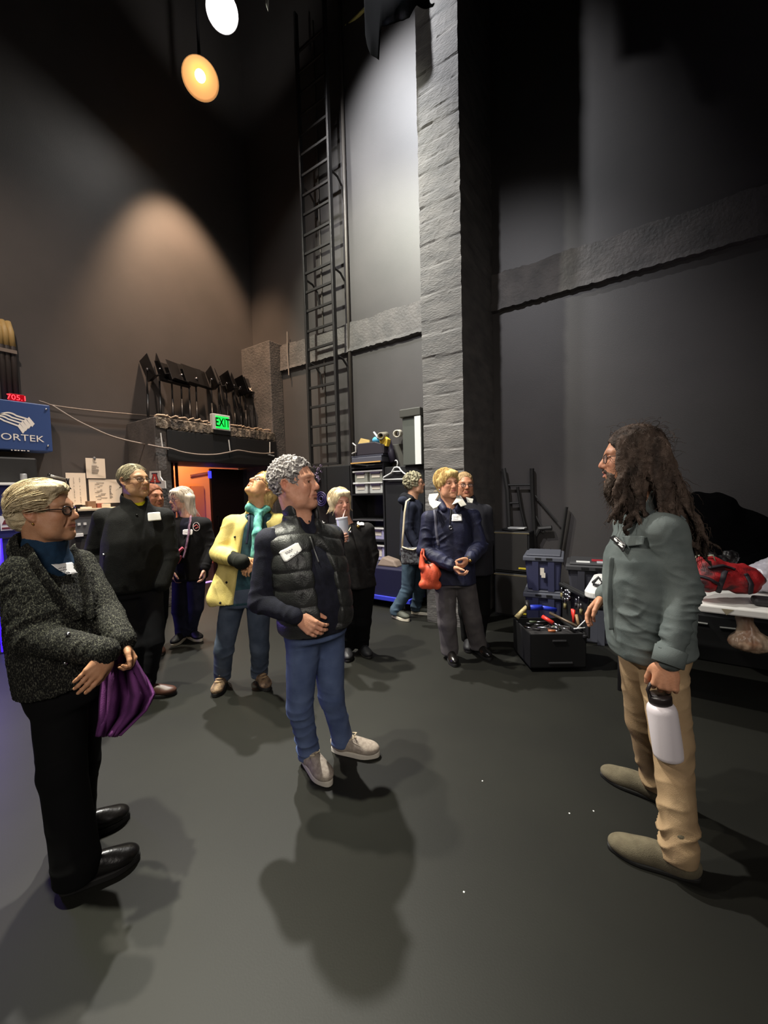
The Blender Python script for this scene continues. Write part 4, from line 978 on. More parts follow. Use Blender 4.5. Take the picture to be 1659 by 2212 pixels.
# things at the left end of the table
o = MB().box((-0.27, 3.45, TZ+.001), (-0.02, 3.8, TZ+.2)).build('black_bag', M_bmatte, bevel=.04, seg=3); T(o, 'black bag on the left end of the white table', 'bag')
o = MB().prism([(-0.33, 3.5, TZ+.001), (-0.28, 3.40, TZ+.001), (-0.28, 3.42, TZ+.11)], (.0, .02, .0)).build('folded_card', M_white); T(o, 'folded white card standing on the left table end', 'card')
o = MB().tube([(-0.36, 3.45, TZ+.02), (-0.33, 3.52, TZ+.05), (-0.29, 3.44, TZ+.03), (-.3, 3.36, TZ+.02), (-.35, 3.40, TZ+.016)], 0.012, 8).build('black_cable', M_black, smooth=True); T(o, 'loop of black cable on the left end of the table', 'cable')
# tape mark on the table edge
p = onY(1572, 1297, TY0-.001); MB().prism([(p[0]-.03, TY0-.003, TZ-.012), (p[0]+.03, TY0-.003, TZ-.012), (p[0]+.012, TY0-.003, TZ-.03), (p[0]-.005, TY0-.003, TZ-.05)], (0, .002, 0)).build('tape', mat('tape_tan', c(150, 140, 118), .7), ft)
# carrier bag hanging under the table
def BG(x, y): return onY(x, y, 3.34)
S = SD(); S.ell(BG(1608, 1388), (.085, .06, .05), k=.05).ell(BG(1640, 1390), (.08, .06, .05), k=.05).cap(BG(1606, 1380), BG(1605, 1345), .055, .02, k=.04).cap(BG(1630, 1380), BG(1618, 1345), .05, .018, k=.04)
S.chain([BG(1603, 1350), BG(1594, 1335), BG(1592, 1318)], [.018, .011, .008], k=.02).chain([BG(1618, 1348), BG(1619, 1335), BG(1614, 1318)], [.018, .011, .008], k=.02).chain([BG(1600, 1345), BG(1605, 1330), BG(1598, 1318)], [.015, .009, .007], k=.02)
V, Q = S.mesh(.006); N_ = normals(V, Q); V = V+N_*(0.006*fbm(V*np.array([40, 40, 9])))[:, None]
o = meshobj('carrier_bag', V, Q, mat('film_cream', c(206, 186, 162), .35, col2=c(160, 120, 96), nscale=8, spec=.6)); T(o, 'cream plastic carrier bag hanging under the white table', 'bag')
MB().tube([BG(1603, 1319), (BG(1603, 1319)[0], 3.34, TZ-.052)], .006).build('hook', M_blackm, o)
# dark shapes under and behind the table
o = MB().box((-0.05, 4.25, 0), (1.5, 4.75, 0.40)).build('road_case', M_black, bevel=.012); T(o, 'long black case on the floor under the table', 'case')
e = o; MB().tube([(0.25, 4.24, .33), (0.42, 4.24, .325)], .008).build('edge_strip', mat('strip_pale', c(150, 150, 145), .4), e); MB().tube([(0.5, 4.24, .31), (0.72, 4.24, .318)], .008).build('edge_strip', mat('strip_pale'), e)
S = SD()
for (px, py, d, r) in ((1530, 1130, 4.2, (.24, .2, .26)), (1590, 1160, 4.25, (.26, .2, .22)), (1650, 1200, 4.3, (.26, .2, .2)), (1500, 1190, 4.2, (.22, .2, .25)), (1540, 1092, 4.2, (.12, .1, .06)), (1720, 1230, 4.3, (.25, .2, .2)), (1560, 1210, 4.2, (.4, .2, .2))): S.ell(onY(px, py, d), r, k=.06)
S.box((0.75, 4.55, .2), (.6, .22, .2), rd=.04, k=.06)
V, Q = S.mesh(.018); N_ = normals(V, Q); V = V+N_*(0.02*fbm(V*np.array([7, 7, 4])))[:, None]; V[:, 2] = np.maximum(V[:, 2], .402)
o = meshobj('draped_heap', V, Q, M_bmatte); T(o, 'heap of black cloth behind the right end of the table', 'cloth')
# scraps on the floor
for k, (x, y, lab) in enumerate(((1002, 1927, 'tiny white scrap on the floor at the bottom middle'), (1230, 1757, 'left tiny white scrap on the floor by the bearded man'), (1282, 1752, 'right tiny white scrap on the floor by the bearded man'), (1042, 1687, 'tiny white scrap on the floor beyond the long shadows'), (545, 1452, 'tiny white scrap on the floor between the hiking shoes'))):
    p = flo(x, y, 0.001); o = MB().box((p[0]-.003, p[1]-.003, .0005), (p[0]+.003, p[1]+.003, .002)).build('paper_scrap', M_white); T(o, lab, 'scrap')
# ================================================================== people
def fabric(name, a, b=None, rough=0.85, sc=260, bp=0.25, ns=30, st=(1, 1, 1), ct=(0.35, 0.65), sheen=0.0, spec=0.25):
    return mat(name, a, rough, col2=b, nscale=ns, nstretch=st, contrast=ct, bump=bp, bscale=sc, sheen=sheen, spec=spec)
M_skin = mat('skin', c(205, 150, 120), 0.5, attr='Col', col2=(0.90, 0.84, 0.80, 1), nscale=45, bump=0.12, bscale=160, spec=0.35)
M_eyew = mat('eye_white', c(215, 205, 195), 0.2)
M_iris = mat('iris', c(60, 48, 40), 0.15)
M_gold = mat('gold', c(215, 180, 100), 0.25, metal=1.0)
M_frame = mat('glasses_dark', c(40, 26, 22), 0.3)
M_wire = mat('glasses_wire', c(70, 60, 56), 0.3, metal=0.7)
M_lens = mat('lens', (1, 1, 1, 1), 0.02, alpha=0.10, spec=0.6)
M_sole = mat('sole_white', c(205, 198, 184), 0.6)
M_soled = mat('sole_dark', c(24, 23, 22), 0.7)
M_badge = mat('badge_white', c(246, 245, 242), 0.6)

def rotZ(a): return np.array([[math.cos(a), -math.sin(a), 0], [math.sin(a), math.cos(a), 0], [0, 0, 1]])
def headframe(face, roll=0.0):
    """columns forward, left, up for a face direction"""
    f = nrm(face); l = nrm(np.cross([0, 0, 1], f)); u = np.cross(f, l)
    cr, sr = math.cos(roll), math.sin(roll)
    return np.stack([f, l*cr+u*sr, u*cr-l*sr], 1)
def viewdir(right, toward, up=0.0):
    """direction given as amounts to the picture's right, toward the camera and up"""
    f = np.array([FWD[0], FWD[1], 0]); f /= np.linalg.norm(f); r = np.array([f[1], -f[0], 0])
    return nrm(r*right - f*toward + np.array([0, 0, up]))
def local(px):
    """viewdir measured from the line of sight to a picture column"""
    a = -math.atan((px-CX)/FPX)
    def g(right, toward, up=0.0): return rotZ(a) @ viewdir(right, toward, up)
    return g
def rim(*cols): return np.array([q[:3] for q in cols])

class Head:
    def __init__(s, ctr, face, roll=0.0, k=1.0, skin=(205, 150, 120), jaw=1.0, smile=0.0, mouth_open=0.0, old=1.0, lip=(168, 96, 88), brow=(120, 105, 95)):
        s.raw = skin; s.lip = lip; s.brow = brow
        s.c = np.asarray(ctr, float); s.M = headframe(face, roll); s.k = k; s.skin = np.array(c(*skin)[:3]); s.jaw = jaw; s.smile = smile; s.mo = mouth_open; s.old = old
    def W(s, p): return s.c + s.k*(s.M @ np.asarray(p, float))
    def L(s, P): return ((np.asarray(P)-s.c) @ s.M)/s.k
    def add(s, S, neck):
        k, W, M = s.k, s.W, s.M
        def E(p, r, kk=.012, op='u', R=None): S.ell(W(p), np.array(r)*k, M if R is None else M @ R, kk*k, op)
        def C(a, b, r1, r2=None, kk=.01, op='u'): S.cap(W(a), W(b), r1*k, (r1 if r2 is None else r2)*k, kk*k, op)
        j = s.jaw
        E((-.010, 0, .032), (.098, .076, .086), .02)
        E((.030, 0, -.030), (.060, .060, .085), .04)
        for q in (-1, 1):
            C((-.002, q*.055*j, -.045), (.030, q*.046*j, -.090), .020, .018, .03)
            C((.030, q*.046*j, -.090), (.072, q*.012*j, -.106), .018, .016, .025)
            E((.060, q*.040, -.024+.004*s.smile), (.026, .022, .021), .022)
            E((.040, q*.042, -.062), (.034, .024, .034), .03)
        E((.080, 0, -.100), (.017, .021*j, .017), .022)
        E((.076, 0, -.060), (.024, .030, .028), .025)
        C((.082, .030, .026), (.082, -.030, .026), .009, None, .022)
        for q in (-1, 1):
            C((.084, q*.016, .022), (.070, q*.046, .024), .0075, None, .014)
            E((.094, q*.031, .003), (.016, .018, .0125), .014, 's')
            E((.0755, q*.031, .000), (.0125, .0145, .0125), .004)
            C((.0865, q*.020, .0095), (.0825, q*.044, .0075), .0038, None, .005)
            C((.0845, q*.021, -.0085), (.0815, q*.042, -.0075), .0034, None, .005)
            if s.old: C((.094, q*.021, -.034), (.082, q*.034, -.066), .0032*s.old, None, .008, 's'); E((.082, q*.030, -.016), (.008, .014, .005), .008)
        C((.088, 0, .016), (.106, 0, -.018), .0085, .0105, .016); E((.108, 0, -.030), (.0145, .0125, .0125), .010)
        for q in (-1, 1):
            E((.097, q*.0125, -.035), (.0115, .0075, .0085), .007); E((.104, q*.0065, -.0435), (.005, .0032, .004), .003, 's')
        sm = s.smile*.006; mo = s.mo*.009
        for q in (-1, 1):
            C((.101, 0, -.0595), (.086, q*.0245, -.0635+sm), .0050, .0030, .006)
            C((.098, 0, -.0715-mo), (.085, q*.0235, -.0645+sm), .0062, .0030, .006)
            C((.106, 0, -.0655-mo*.4), (.091, q*.025, -.0640+sm), .0016+.004*s.mo, .0012, .004, 's')
        C((.096, .010, -.083-mo), (.096, -.010, -.083-mo), .004, None, .010, 's')
        Rx = lambda a: np.array([[math.cos(a), 0, math.sin(a)], [0, 1, 0], [-math.sin(a), 0, math.cos(a)]])
        for q in (-1, 1):
            E((-.010, q*.077, -.006), (.018, .009, .031), .008, 'u', Rx(-.2) @ rotZ(q*-.35))
            pts = [(.002, q*.079, .012), (-.004, q*.084, .023), (-.016, q*.087, .021), (-.024, q*.088, .006), (-.020, q*.085, -.012), (-.008, q*.081, -.026), (.001, q*.077, -.032)]
            S.chain([W(p) for p in pts], [.0042*k]*6+[.0065*k], .004*k)
            E((-.008, q*.088, -.002), (.0085, .008, .013), .006, 's')
        S.cap(W((-.022, 0, -.055)), neck, .056*k*j, .058*k*j, .03*k)
        C((.02, 0, -.085), (.0, 0, -.13), .03, .03, .03)
    def colors(s, V):
        P = s.L(V); n = len(V); col = np.tile(s.skin, (n, 1))
        nz = vnoise(V*38)[:, None]*.06+1; col = col*nz
        def blend(w, cc): 
            nonlocal col
            col = col*(1-w[:, None])+np.array(c(*cc)[:3])*w[:, None]
        def blob(ctr, r): return np.exp(-((((P-np.array(ctr))/np.array(r))**2).sum(1)))
        pk = tuple(np.clip(np.array([v for v in s.raw])*np.array([1.0, .72, .72]), 0, 255)) 
        sm = s.smile*.004
        lips = np.clip(blob((.097, 0, -.0655+sm), (.018, .022, .0085))*1.5, 0, .85); blend(lips, s.lip)
        for q in (-1, 1):
            blend(.30*blob((.06, q*.045, -.028), (.03, .022, .022)), pk); blend(.4*blob((.01-.02, q*.085, 0), (.02, .012, .03)), pk)
            blend(np.clip(.75*blob((.082, q*.031, .031), (.012, .017, .0055)), 0, .75), s.brow)
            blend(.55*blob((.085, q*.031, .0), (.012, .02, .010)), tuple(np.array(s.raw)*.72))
        blend(.35*blob((.112, 0, -.03), (.015, .016, .015)), pk)
        return col
    def eyes(s, parent, gaze=(1, 0, 0)):
        for q in (-1, 1):
            ct = s.W((.0772, q*.031, .0005)); g = s.M @ nrm(gaze); d, u, w = frame(g); R = np.stack([u, w, d], 1)
            mb = MB(); mb.ball(ct, .0119*s.k, 20, 16, R); mb.mi = [1 if (i//20) < 4 else 0 for i in range(len(mb.f))]
            mb.build('eye', [M_eyew, M_iris], parent, smooth=True)

def hand(S, wrist, d, n, side, curl=(.5, .6, .4), k=1.0, thumb=.6, spread=.06, tcurl=.3):
    """side +1 left, -1 right; d points along the fingers, n out of the palm; returns finger tips"""
    d = nrm(d); n = nrm(np.asarray(n, float)-d*np.dot(n, d)); t = np.cross(n, d)*(1 if side > 0 else -1)
    w = np.asarray(wrist, float); off = [.031, .010, -.011, -.031]; ln = [.072, .080, .074, .058]; tips = []
    def rot(a): return d*math.cos(a)+n*math.sin(a), n*math.cos(a)-d*math.sin(a)
    S.ell(w+d*.052*k+n*.002, np.array([.050, .039, .0155])*k, np.stack([d, t, n], 1), .012)
    for i in range(4):
        kn = w+(d*(.092-.004*abs(i-1.2))+t*off[i])*k
        S.cap(w+(d*.02+t*off[i]*.5)*k, kn, .0125*k, .0105*k, .010)
        a = 0; p = kn; r = (.0098, .0098, .0092, .0082)[i]
        for sg in range(3):
            a += (curl[sg] if np.isscalar(curl[sg]) else curl[sg][i])
            dd, _ = rot(a); dd = nrm(dd+t*spread*(1.5-i)*.5)
            q = p+dd*ln[i]*k*(.45, .31, .24)[sg]
            S.cap(p, q, r*k*(1, .92, .84)[sg], r*k*(.94, .84, .76)[sg], .004)
            p = q
        tips.append(p)
    b = w+(d*.022+t*.026+n*.006)*k; p1 = b+nrm(d*.62+t*thumb+n*.35)*.042*k; p2 = p1+nrm(d*.8+t*thumb*.5+n*tcurl)*.032*k; p3 = p2+nrm(d*.9+t*thumb*.15+n*tcurl*1.4)*.025*k
    S.ell((b+p1)/2, np.array([.030, .016, .015])*k, np.stack([nrm(p1-b), nrm(np.cross(n, p1-b)), nrm(np.cross(p1-b, np.cross(n, p1-b)))], 1), .014)
    S.cap(p1, p2, .0118*k, .0105*k, .006).cap(p2, p3, .0102*k, .0082*k, .004)
    return tips+[p3]

def folds(V, N, centers, base=.0025, sc=9.0, st=(1, 1, .55)):
    """cloth relief: centers = (point, axis, radius, amplitude, waves per metre)"""
    d = base*fbm(V*np.array(st)*sc, 3)
    rid = 1-np.abs(vnoise(V*np.array(st)*sc*.9+5.1)); d = d+base*1.0*(rid**3-.3)
    n1 = vnoise(V*6.0+2.2); n2 = vnoise(V*13.0+8.8); n3 = vnoise(V*4.3+31.0)
    for (p, a, r, am, fr) in centers:
        a = nrm(a); P = V-np.asarray(p, float); s = P @ a; w = np.exp(-(P**2).sum(1)/(r*r))
        ph = PI*fr*s+2.4*n1+.9*n2+2.0*n3
        d = d+am*w*np.clip(.55+1.1*n2+.5*n1, 0, 1.3)*(1.0-1.7*np.abs(np.sin(ph))**.8)
    return V+N*d[:, None]

def shoe(parent, heel, toe, ank, m, ms, w=1.0, sole_h=.022, tall=0.0, name='shoe', bulk=1.0):
    heel = np.array([heel[0], heel[1], 0.0]); toe = np.array([toe[0], toe[1], 0.0]); d = nrm(toe-heel); L = np.linalg.norm(toe-heel); l = np.array([-d[1], d[0], 0])
    R = np.stack([d, l, [0, 0, 1.0]], 1); S = SD(); sh = sole_h
    S.ell(heel+d*.20*L+[0, 0, sh+.030], (.22*L, .036*w, .050*bulk), R, .01).ell(heel+d*.47*L+[0, 0, sh+.024], (.34*L, .040*w, .046*bulk), R, .03)
    S.ell(heel+d*.73*L+[0, 0, sh+.014], (.27*L, .048*w, .036*bulk), R, .02)
    an = np.array([ank[0], ank[1], 0]); S.cap(heel+d*.22*L+[0, 0, .06], np.array([*(an[:2]*.5+(heel+d*.22*L)[:2]*.5), .10+tall]), .038*w, .040*w, .03)
    S.half(heel+np.array([0, 0, sh*.6]), (0, 0, -1))
    if not tall: S.half(heel+np.array([0, 0, .105]), (0, 0, 1))
    V, Q = S.mesh(.005); o = meshobj(name, V, Q, m, parent)
    pts = []
    for t in np.linspace(0, 2*PI, 40, endpoint=False):
        x = .5*L+.505*L*math.cos(t); u = x/L; hw = .038*w+(.013*w)*math.exp(-((u-.72)/.22)**2); yy = hw*(abs(math.sin(t))**.75)*(1 if math.sin(t) > 0 else -1)
        pts.append(heel+d*x+l*yy+np.array([0, 0, .001]))
    MB().prism(pts, (0, 0, sh)).build('sole', ms, o, bevel=.005)
    return o

def strands(H, n, seed, flow, length, r=.0016, shell=1.06, mask=None, jit=.25, seg=9, drop=0.0, ell=((-.010, 0, .032), (.100, .079, .089)), lift=.004):
    """hair strands that follow the skull; flow(p) gives the combing direction in head space"""
    rr = np.random.RandomState(seed); ec, er = np.array(ell[0]), np.array(ell[1])*shell; out = []; rad = []
    tries = 0
    while len(out) < n and tries < n*20:
        tries += 1
        u = rr.randn(3); u /= np.linalg.norm(u); p = ec+u*er
        if mask is not None and not mask(p): continue
        L_ = length(p) if callable(length) else length; L_ *= rr.uniform(.7, 1.15); pts = [p]; ph = rr.uniform(0, 6.3); off = rr.uniform(0, lift)
        jv = rr.randn(3)*jit
        for i in range(seg):
            d = np.asarray(flow(p), float)+jv*(.4+.3*math.sin(i*.9+ph)); 
            q = (p-ec)/er; rad_ = np.linalg.norm(q)
            nn = nrm((p-ec)/(er**2))
            if p[2] > -.03 or rad_ < 1.0: d = d-nn*(d @ nn)
            p = p+nrm(d)*L_/seg
            q = (p-ec)/er; rad_ = np.linalg.norm(q)
            tgt = 1+off/.09
            if rad_ < tgt or (p[2] > -.02 and rad_ > tgt+.05): p = ec+(p-ec)/rad_*tgt
            pts.append(p)
        out.append([H.W(x) for x in pts]); rad.append(np.linspace(r, r*.45, seg+1)*H.k)
    return out, rad

def hairmesh(name, H, parent, m, S, lines=None, h=.005, grooves=None, amp=.0):
    V, Q = S.mesh(h)
    if amp:
        N = normals(V, Q); V = V+N*(amp*grooves(H.L(V)))[:, None]
    return meshobj(name, V, Q, m, parent, extra=None if not lines else tubes_arrays(*lines))
def haircut(S, H, front=.072, fz=.070, nape=-.075, side=True, ex=.0):
    """carve the face, ears and nape out of a hair shell"""
    M, k = H.M, H.k
    S.ell(H.W((.105, 0, -.030)), np.array([.062+(.095-front)*1.0, .090, .072+fz*.45])*k, M, .012*k, 's')
    if side:
        for q in (-1, 1): S.ell(H.W((.030, q*.082, -.045)), np.array([.050, .035, .045])*k, M, .01*k, 's'); S.ell(H.W((-.008, q*.090, -.010)), np.array([.024, .022, .034])*k, M, .008*k, 's')
    S.half(H.W((0, 0, nape)), -M[:, 2]+M[:, 0]*.35, .01)

def glasses(H, parent, m, kind='full', w=.020, hgt=.016, th=.0018, drop=0.0):
    g = []; mb = MB(); W = H.W
    for q in (-1, 1):
        ring = []
        for t in np.linspace(0, 2*PI, 21):
            x = math.cos(t); z = math.sin(t); sx = abs(x)**.8*np.sign(x); sz = abs(z)**.8*np.sign(z)
            ring.append(W((.104-.010*abs(q*.033+w*sx)/.05, q*.033+w*sx, -.002+hgt*sz-drop)))
        mb.tube(ring, th*H.k*1.2, 6, cap=False)
        mb.tube([W((.093, q*(.033+w), .004-drop)), W((.084, q*.071, .006-drop)), W((.02, q*.080, .008)), (W((-.012, q*.083, .006)))], th*H.k, 6)
        lens = ring[:-1]
        g.append(lens)
    mb.tube([W((.101, .013, .003-drop)), W((.107, 0, .006-drop)), W((.101, -.013, .003-drop))], th*H.k, 6)
    o = mb.build('glasses', m, parent, smooth=True)
    for l in g: MB()._add(l, [tuple(range(len(l)))]).build('lens', M_lens, o)
    return o

def bvh(objs):
    vs = []; fs = []
    for o in objs:
        n0 = len(vs); me = o.data
        co = np.empty(len(me.vertices)*3, dtype=np.float32); me.vertices.foreach_get('co', co); vs += [tuple(v) for v in co.reshape(-1, 3).tolist()]
        fs += [tuple(i+n0 for i in p.vertices) for p in me.polygons]
    return BVHTree.FromPolygons(vs, fs)
def hit(bv, px, py, off=.003):
    h = bv.ray_cast(Vector(CAM.tolist()), Vector(nrm(ray(px, py)).tolist()))
    if h[0] is None: return None
    n = np.array(h[1]); n = -n if n @ ray(px, py) > 0 else n
    return np.array(h[0])+n*off
def patch(name, bv, quad, m, parent, n=8, off=.004, th=.0015, rd=.12):
    """thin sheet lying on a garment; quad = four picture corners (tl, tr, br, bl)"""
    q = np.array(quad, float); G = {}; F = []; vs = []
    for i in range(n+1):
        for j in range(n+1):
            u, v = i/n, j/n
            if rd and i in (0, n) and j in (0, n):
                u = abs(u-.45*rd); v = abs(v-.45*rd)
            p = (q[0]*(1-u)+q[1]*u)*(1-v)+(q[3]*(1-u)+q[2]*u)*v
            h = hit(bv, p[0], p[1], off)
            if h is not None: G[i, j] = len(vs); vs.append(h)
    for i in range(n):
        for j in range(n):
            k = [(i, j), (i+1, j), (i+1, j+1), (i, j+1)]
            if all(x in G for x in k): F.append([G[x] for x in k])
    if not F: return None
    V = np.array(vs); P0 = V.mean(0); A = np.c_[V-P0]; _, _, vt = np.linalg.svd(A, full_matrices=False)
    fl = P0+A @ vt[:2].T @ vt[:2]; nn = vt[2]; nn = nn if nn @ (CAM-P0) > 0 else -nn
    dv = (V-P0) @ nn; V = fl+nn*(.003+max(0, float(dv.max())))+nn*(.15*(dv-dv.max()))[:, None]
    mb = MB(); mb._add([tuple(x) for x in V], [tuple(f) for f in F]); return mb.build(name, m, parent, smooth=True, solid=th)
def scribble(bv, strokes, m, parent, r=.0014, off=.011, name='writing'):
    for st in strokes:
        L_ = [hit(bv, x, y, off) for x, y in st]; L_ = [p for p in L_ if p is not None]
        if len(L_) > 1: MB().tube(L_, r, 4).build(name, m, parent)
def band_on(name, bv, pix, m, parent, r=.012, flat=.3, off=.006, n=12, seg=8):
    pts = []
    for (a, b) in zip(pix, pix[1:]):
        for t in np.linspace(0, 1, n, endpoint=False):
            p = hit(bv, a[0]+(b[0]-a[0])*t, a[1]+(b[1]-a[1])*t, off)
            if p is not None: pts.append(p)
    p = hit(bv, *pix[-1], off); pts += [p] if p is not None else []
    if len(pts) < 3: return None
    pts = np.array(pts)
    for _ in range(3): pts[1:-1] = (pts[:-2]+pts[2:]+2*pts[1:-1])/4
    return MB().tube(list(pts), r, seg, flat=flat, ref=-FWD).build(name, m, parent, smooth=True)

class Figure:
    """one standing person built in world space.  P holds joints as world points"""
    def __init__(s, name, label, base):
        s.label = label; s.name = name; s.base = base
    def torso_st(s, P, rows, head):
        """rows: (height fraction 0 pelvis..1 neck base, lateral, depth, forward offset)"""
        a, b = P['pelvis'], P['neck']; f = np.array([math.cos(head), math.sin(head), 0]); out = []
        for (t, ru, rv, fo) in rows:
            p = a+(b-a)*t+f*fo; out.append((p[2], p[0], p[1], ru, rv))
        return out
def lerp(a, b, t): return np.asarray(a, float)*(1-t)+np.asarray(b, float)*t

def make_person(P, H, label, head_ang, top, bottom, hands=(), h=.006, hf=.0034, slim=1.0, neck_r=.055, skip_legs=False, extra_body=None):
    """P joints: pelvis, neck, sL, sR, eL, eR, wL, wR, hipL, hipR, kL, kR, aL, aR"""
    S = SD(); g = lambda k: np.asarray(P[k], float)
    H.add(S, g('neck'))
    fz = []
    st = []
    f = np.array([math.cos(head_ang), math.sin(head_ang), 0])
    for (t, ru, rv) in ((-.02, .13, .09), (.2, .125, .085), (.5, .12, .085), (.8, .13, .085), (.97, .09, .06), (1.02, .06, .05)):
        p = lerp(P['pelvis'], P['neck'], t)-f*.005; st.append((p[2], p[0], p[1], ru*slim*.9, rv*slim*.9))
    S.loft(st, head_ang, .02)
    S.cap(g('neck')-np.array([0, 0, .05]), H.W((-.02, 0, -.07)), .058*slim, .052*H.k, .03)
    for q in 'LR':
        S.cap(lerp(g('neck'), g('s'+q), .2)-np.array([0, 0, .05]), g('s'+q), .045*slim, .042*slim, .03)
        S.cap(g('s'+q), g('e'+q), .040*slim, .034*slim, .02).cap(g('e'+q), g('w'+q), .034*slim, .024*slim, .01)
        S.cap(g('hip'+q), g('k'+q), .062*slim, .045*slim, .03).cap(g('k'+q), g('a'+q), .045*slim, .030, .01)
        S.cap(g('a'+q), g('a'+q)+np.array([0, 0, -.04]), .03, .03, .01)
    tips = {}
    for hd in hands:
        q = 'L' if hd['side'] > 0 else 'R'
        tips[q] = hand(S, g('w'+q), hd['d'], hd['n'], hd['side'], hd.get('curl', (.5, .6, .4)), hd.get('k', 1.0), hd.get('thumb', .6), hd.get('spread', .06), hd.get('tcurl', .3))
        w = g('w'+q)+nrm(hd['d'])*.09; fz.append((w-.12, w+.12, hf))
    if extra_body: extra_body(S)
    r = .135*H.k; fz.append((H.c-[r, r, r], H.c+[r, r, r], hf))
    V, Q = S.mesh(h, fz)
    body = meshobj('person', V, Q, M_skin, None, col=H.colors(V))
    T(body, label, 'person')
    H.eyes(body)
    return body, tips

def garment(name, S, m, parent, fold=(), base=.0025, sc=9.0, st=(1, 1, .55), h=.006, sm=1):
    V, Q = S.mesh(h, (), sm); N = normals(V, Q); V = folds(V, N, fold, base, sc, st)
    return meshobj(name, V, Q, m, parent)
def top_sdf(P, head_ang, rows, arm=(.060, .052, .050, .040), cuffs=1.0, hem=None, shoulder=.062, sleeves='LR', k=.03, n=2.3):
    S = SD(); a, b = np.asarray(P['pelvis'], float), np.asarray(P['neck'], float); f = np.array([math.cos(head_ang), math.sin(head_ang), 0]); st = []
    for (t, ru, rv, fo) in rows:
        p = a+(b-a)*t+f*fo; st.append((p[2], p[0], p[1], ru, rv))
    S.loft(st, head_ang, .02, n)
    for q in 'LR':
        s_ = np.asarray(P['s'+q], float); S.cap(lerp(b, s_, .25)-np.array([0, 0, .055]), s_-np.array([0, 0, .012]), shoulder*.95, shoulder, .05)
        if q in sleeves:
            e, w = np.asarray(P['e'+q], float), np.asarray(P['w'+q], float); w = lerp(e, w, cuffs)
            S.cap(s_-np.array([0, 0, .012]), e, arm[0], arm[1], k).cap(e, w, arm[2], arm[3], .015)
    return S
def arm_folds(P, am=.006, fr=22, which='LR'):
    out = []
    for q in which:
        s_, e, w = (np.asarray(P[x+q], float) for x in 'sew')
        out += [(e, nrm(w-s_), .09, am, fr), (lerp(e, w, .75), nrm(w-e), .07, am*.8, fr*1.2), (lerp(s_, e, .25), nrm(e-s_)+.3, .08, am*.6, fr*.7)]
    return out
def pants_sdf(P, head_ang, waist, hip=(.165, .115), leg=(.088, .068, .062, .058), top=None, fo=0.0, k=.035, cut=.045):
    S = SD(); a, b = np.asarray(P['pelvis'], float), np.asarray(P['neck'], float); f = np.array([math.cos(head_ang), math.sin(head_ang), 0]); st = []
    for dz, r in ((-.05, (hip[0]*.93, hip[1]*.95)), (0, hip), (.08, (hip[0]*.98, hip[1]*.98)), (waist, (hip[0]*.92, hip[1]*.93))):
        p = a+(b-a)*(dz/max(.1, (b-a)[2]))+f*fo; st.append((a[2]+dz, p[0], p[1], r[0], r[1]))
    S.loft(st, head_ang, .02)
    for q in 'LR':
        h_, kn, an = (np.asarray(P[x+q], float) for x in ('hip', 'k', 'a'))
        S.cap(h_, kn, leg[0], leg[1], k).cap(kn, an, leg[2], leg[3], .02)
        e = an-np.array([0, 0, .03]); S.cap(an, e, leg[3], leg[3]*1.0, .01)
    S.half((0, 0, cut), (0, 0, -1))
    return S
def leg_folds(P, am=.006, fr=18):
    out = []
    for q in 'LR':
        h_, kn, an = (np.asarray(P[x+q], float) for x in ('hip', 'k', 'a'))
        out += [(an+(kn-an)*.12, (an-kn), .10, am*1.2, fr), (kn, (an-h_), .09, am*.8, fr*.8), (h_+np.array([0, 0, -.05]), (kn-h_)+np.array([.2, .1, 0]), .10, am*.6, fr*.7)]
    return out
def rig(D, pel, nk, head_ang, sw=.185, hw=.085, drop=.045, dpel=0.0, dnk=0.0):
    """pelvis and neck from the picture at depth D; shoulders and hips spread across the heading"""
    a, b = at(pel[0], pel[1], D+dpel), at(nk[0], nk[1], D+dnk); l = np.array([-math.sin(head_ang), math.cos(head_ang), 0])
    return {'pelvis': a, 'neck': b, 'sL': b+l*sw-np.array([0, 0, drop]), 'sR': b-l*sw-np.array([0, 0, drop]), 'hipL': a+l*hw-np.array([0, 0, .02]), 'hipR': a-l*hw-np.array([0, 0, .02])}
def ang(v): return math.atan2(v[1], v[0])
# ================================================================== the cast
ZU = np.array([0, 0, 1.0])
def dep(p): return float((np.asarray(p)-CAM) @ FWD)
def set_legs(P, spec, kf=.02):
    """spec: side -> (toe pixel, direction, length, knee pixel); returns heel/toe points"""
    out = {}
    for q, (toe, d, L, kn) in spec.items():
        t = flo(*toe); t[2] = 0; dd = nrm(np.array([d[0], d[1], 0])); h = t-dd*L
        P['a'+q] = h+dd*.22*L+np.array([0, 0, .10])
        P['k'+q] = at(kn[0], kn[1], (dep(P['a'+q])+dep(P['hip'+q]))/2-kf)
        out[q] = (h, t)
    return out
def J(P, **k):
    for n, (x, y, d) in k.items(): P[n] = at(x, y, d)
def hairmat(name, a, b, ns=60): return mat(name, c(*a), .62, col2=c(*b), nscale=ns, nstretch=(1, 1, .35), contrast=(.3, .7), bump=.5, bscale=220, spec=.15)
def badge(bv, quad, parent, strokes=(), rd=.12, off=.004):
    o = patch('name_badge', bv, quad, M_badge, parent, off=off, rd=rd)
    if o is None: return
    b2 = bvh_eval(o)
    scribble(b2, strokes, M_ink2, o, r=.0011, off=.002)
M_ink2 = mat('ink_badge', c(120, 118, 122), .8)
def bvh_eval(o):
    return bvh([o])
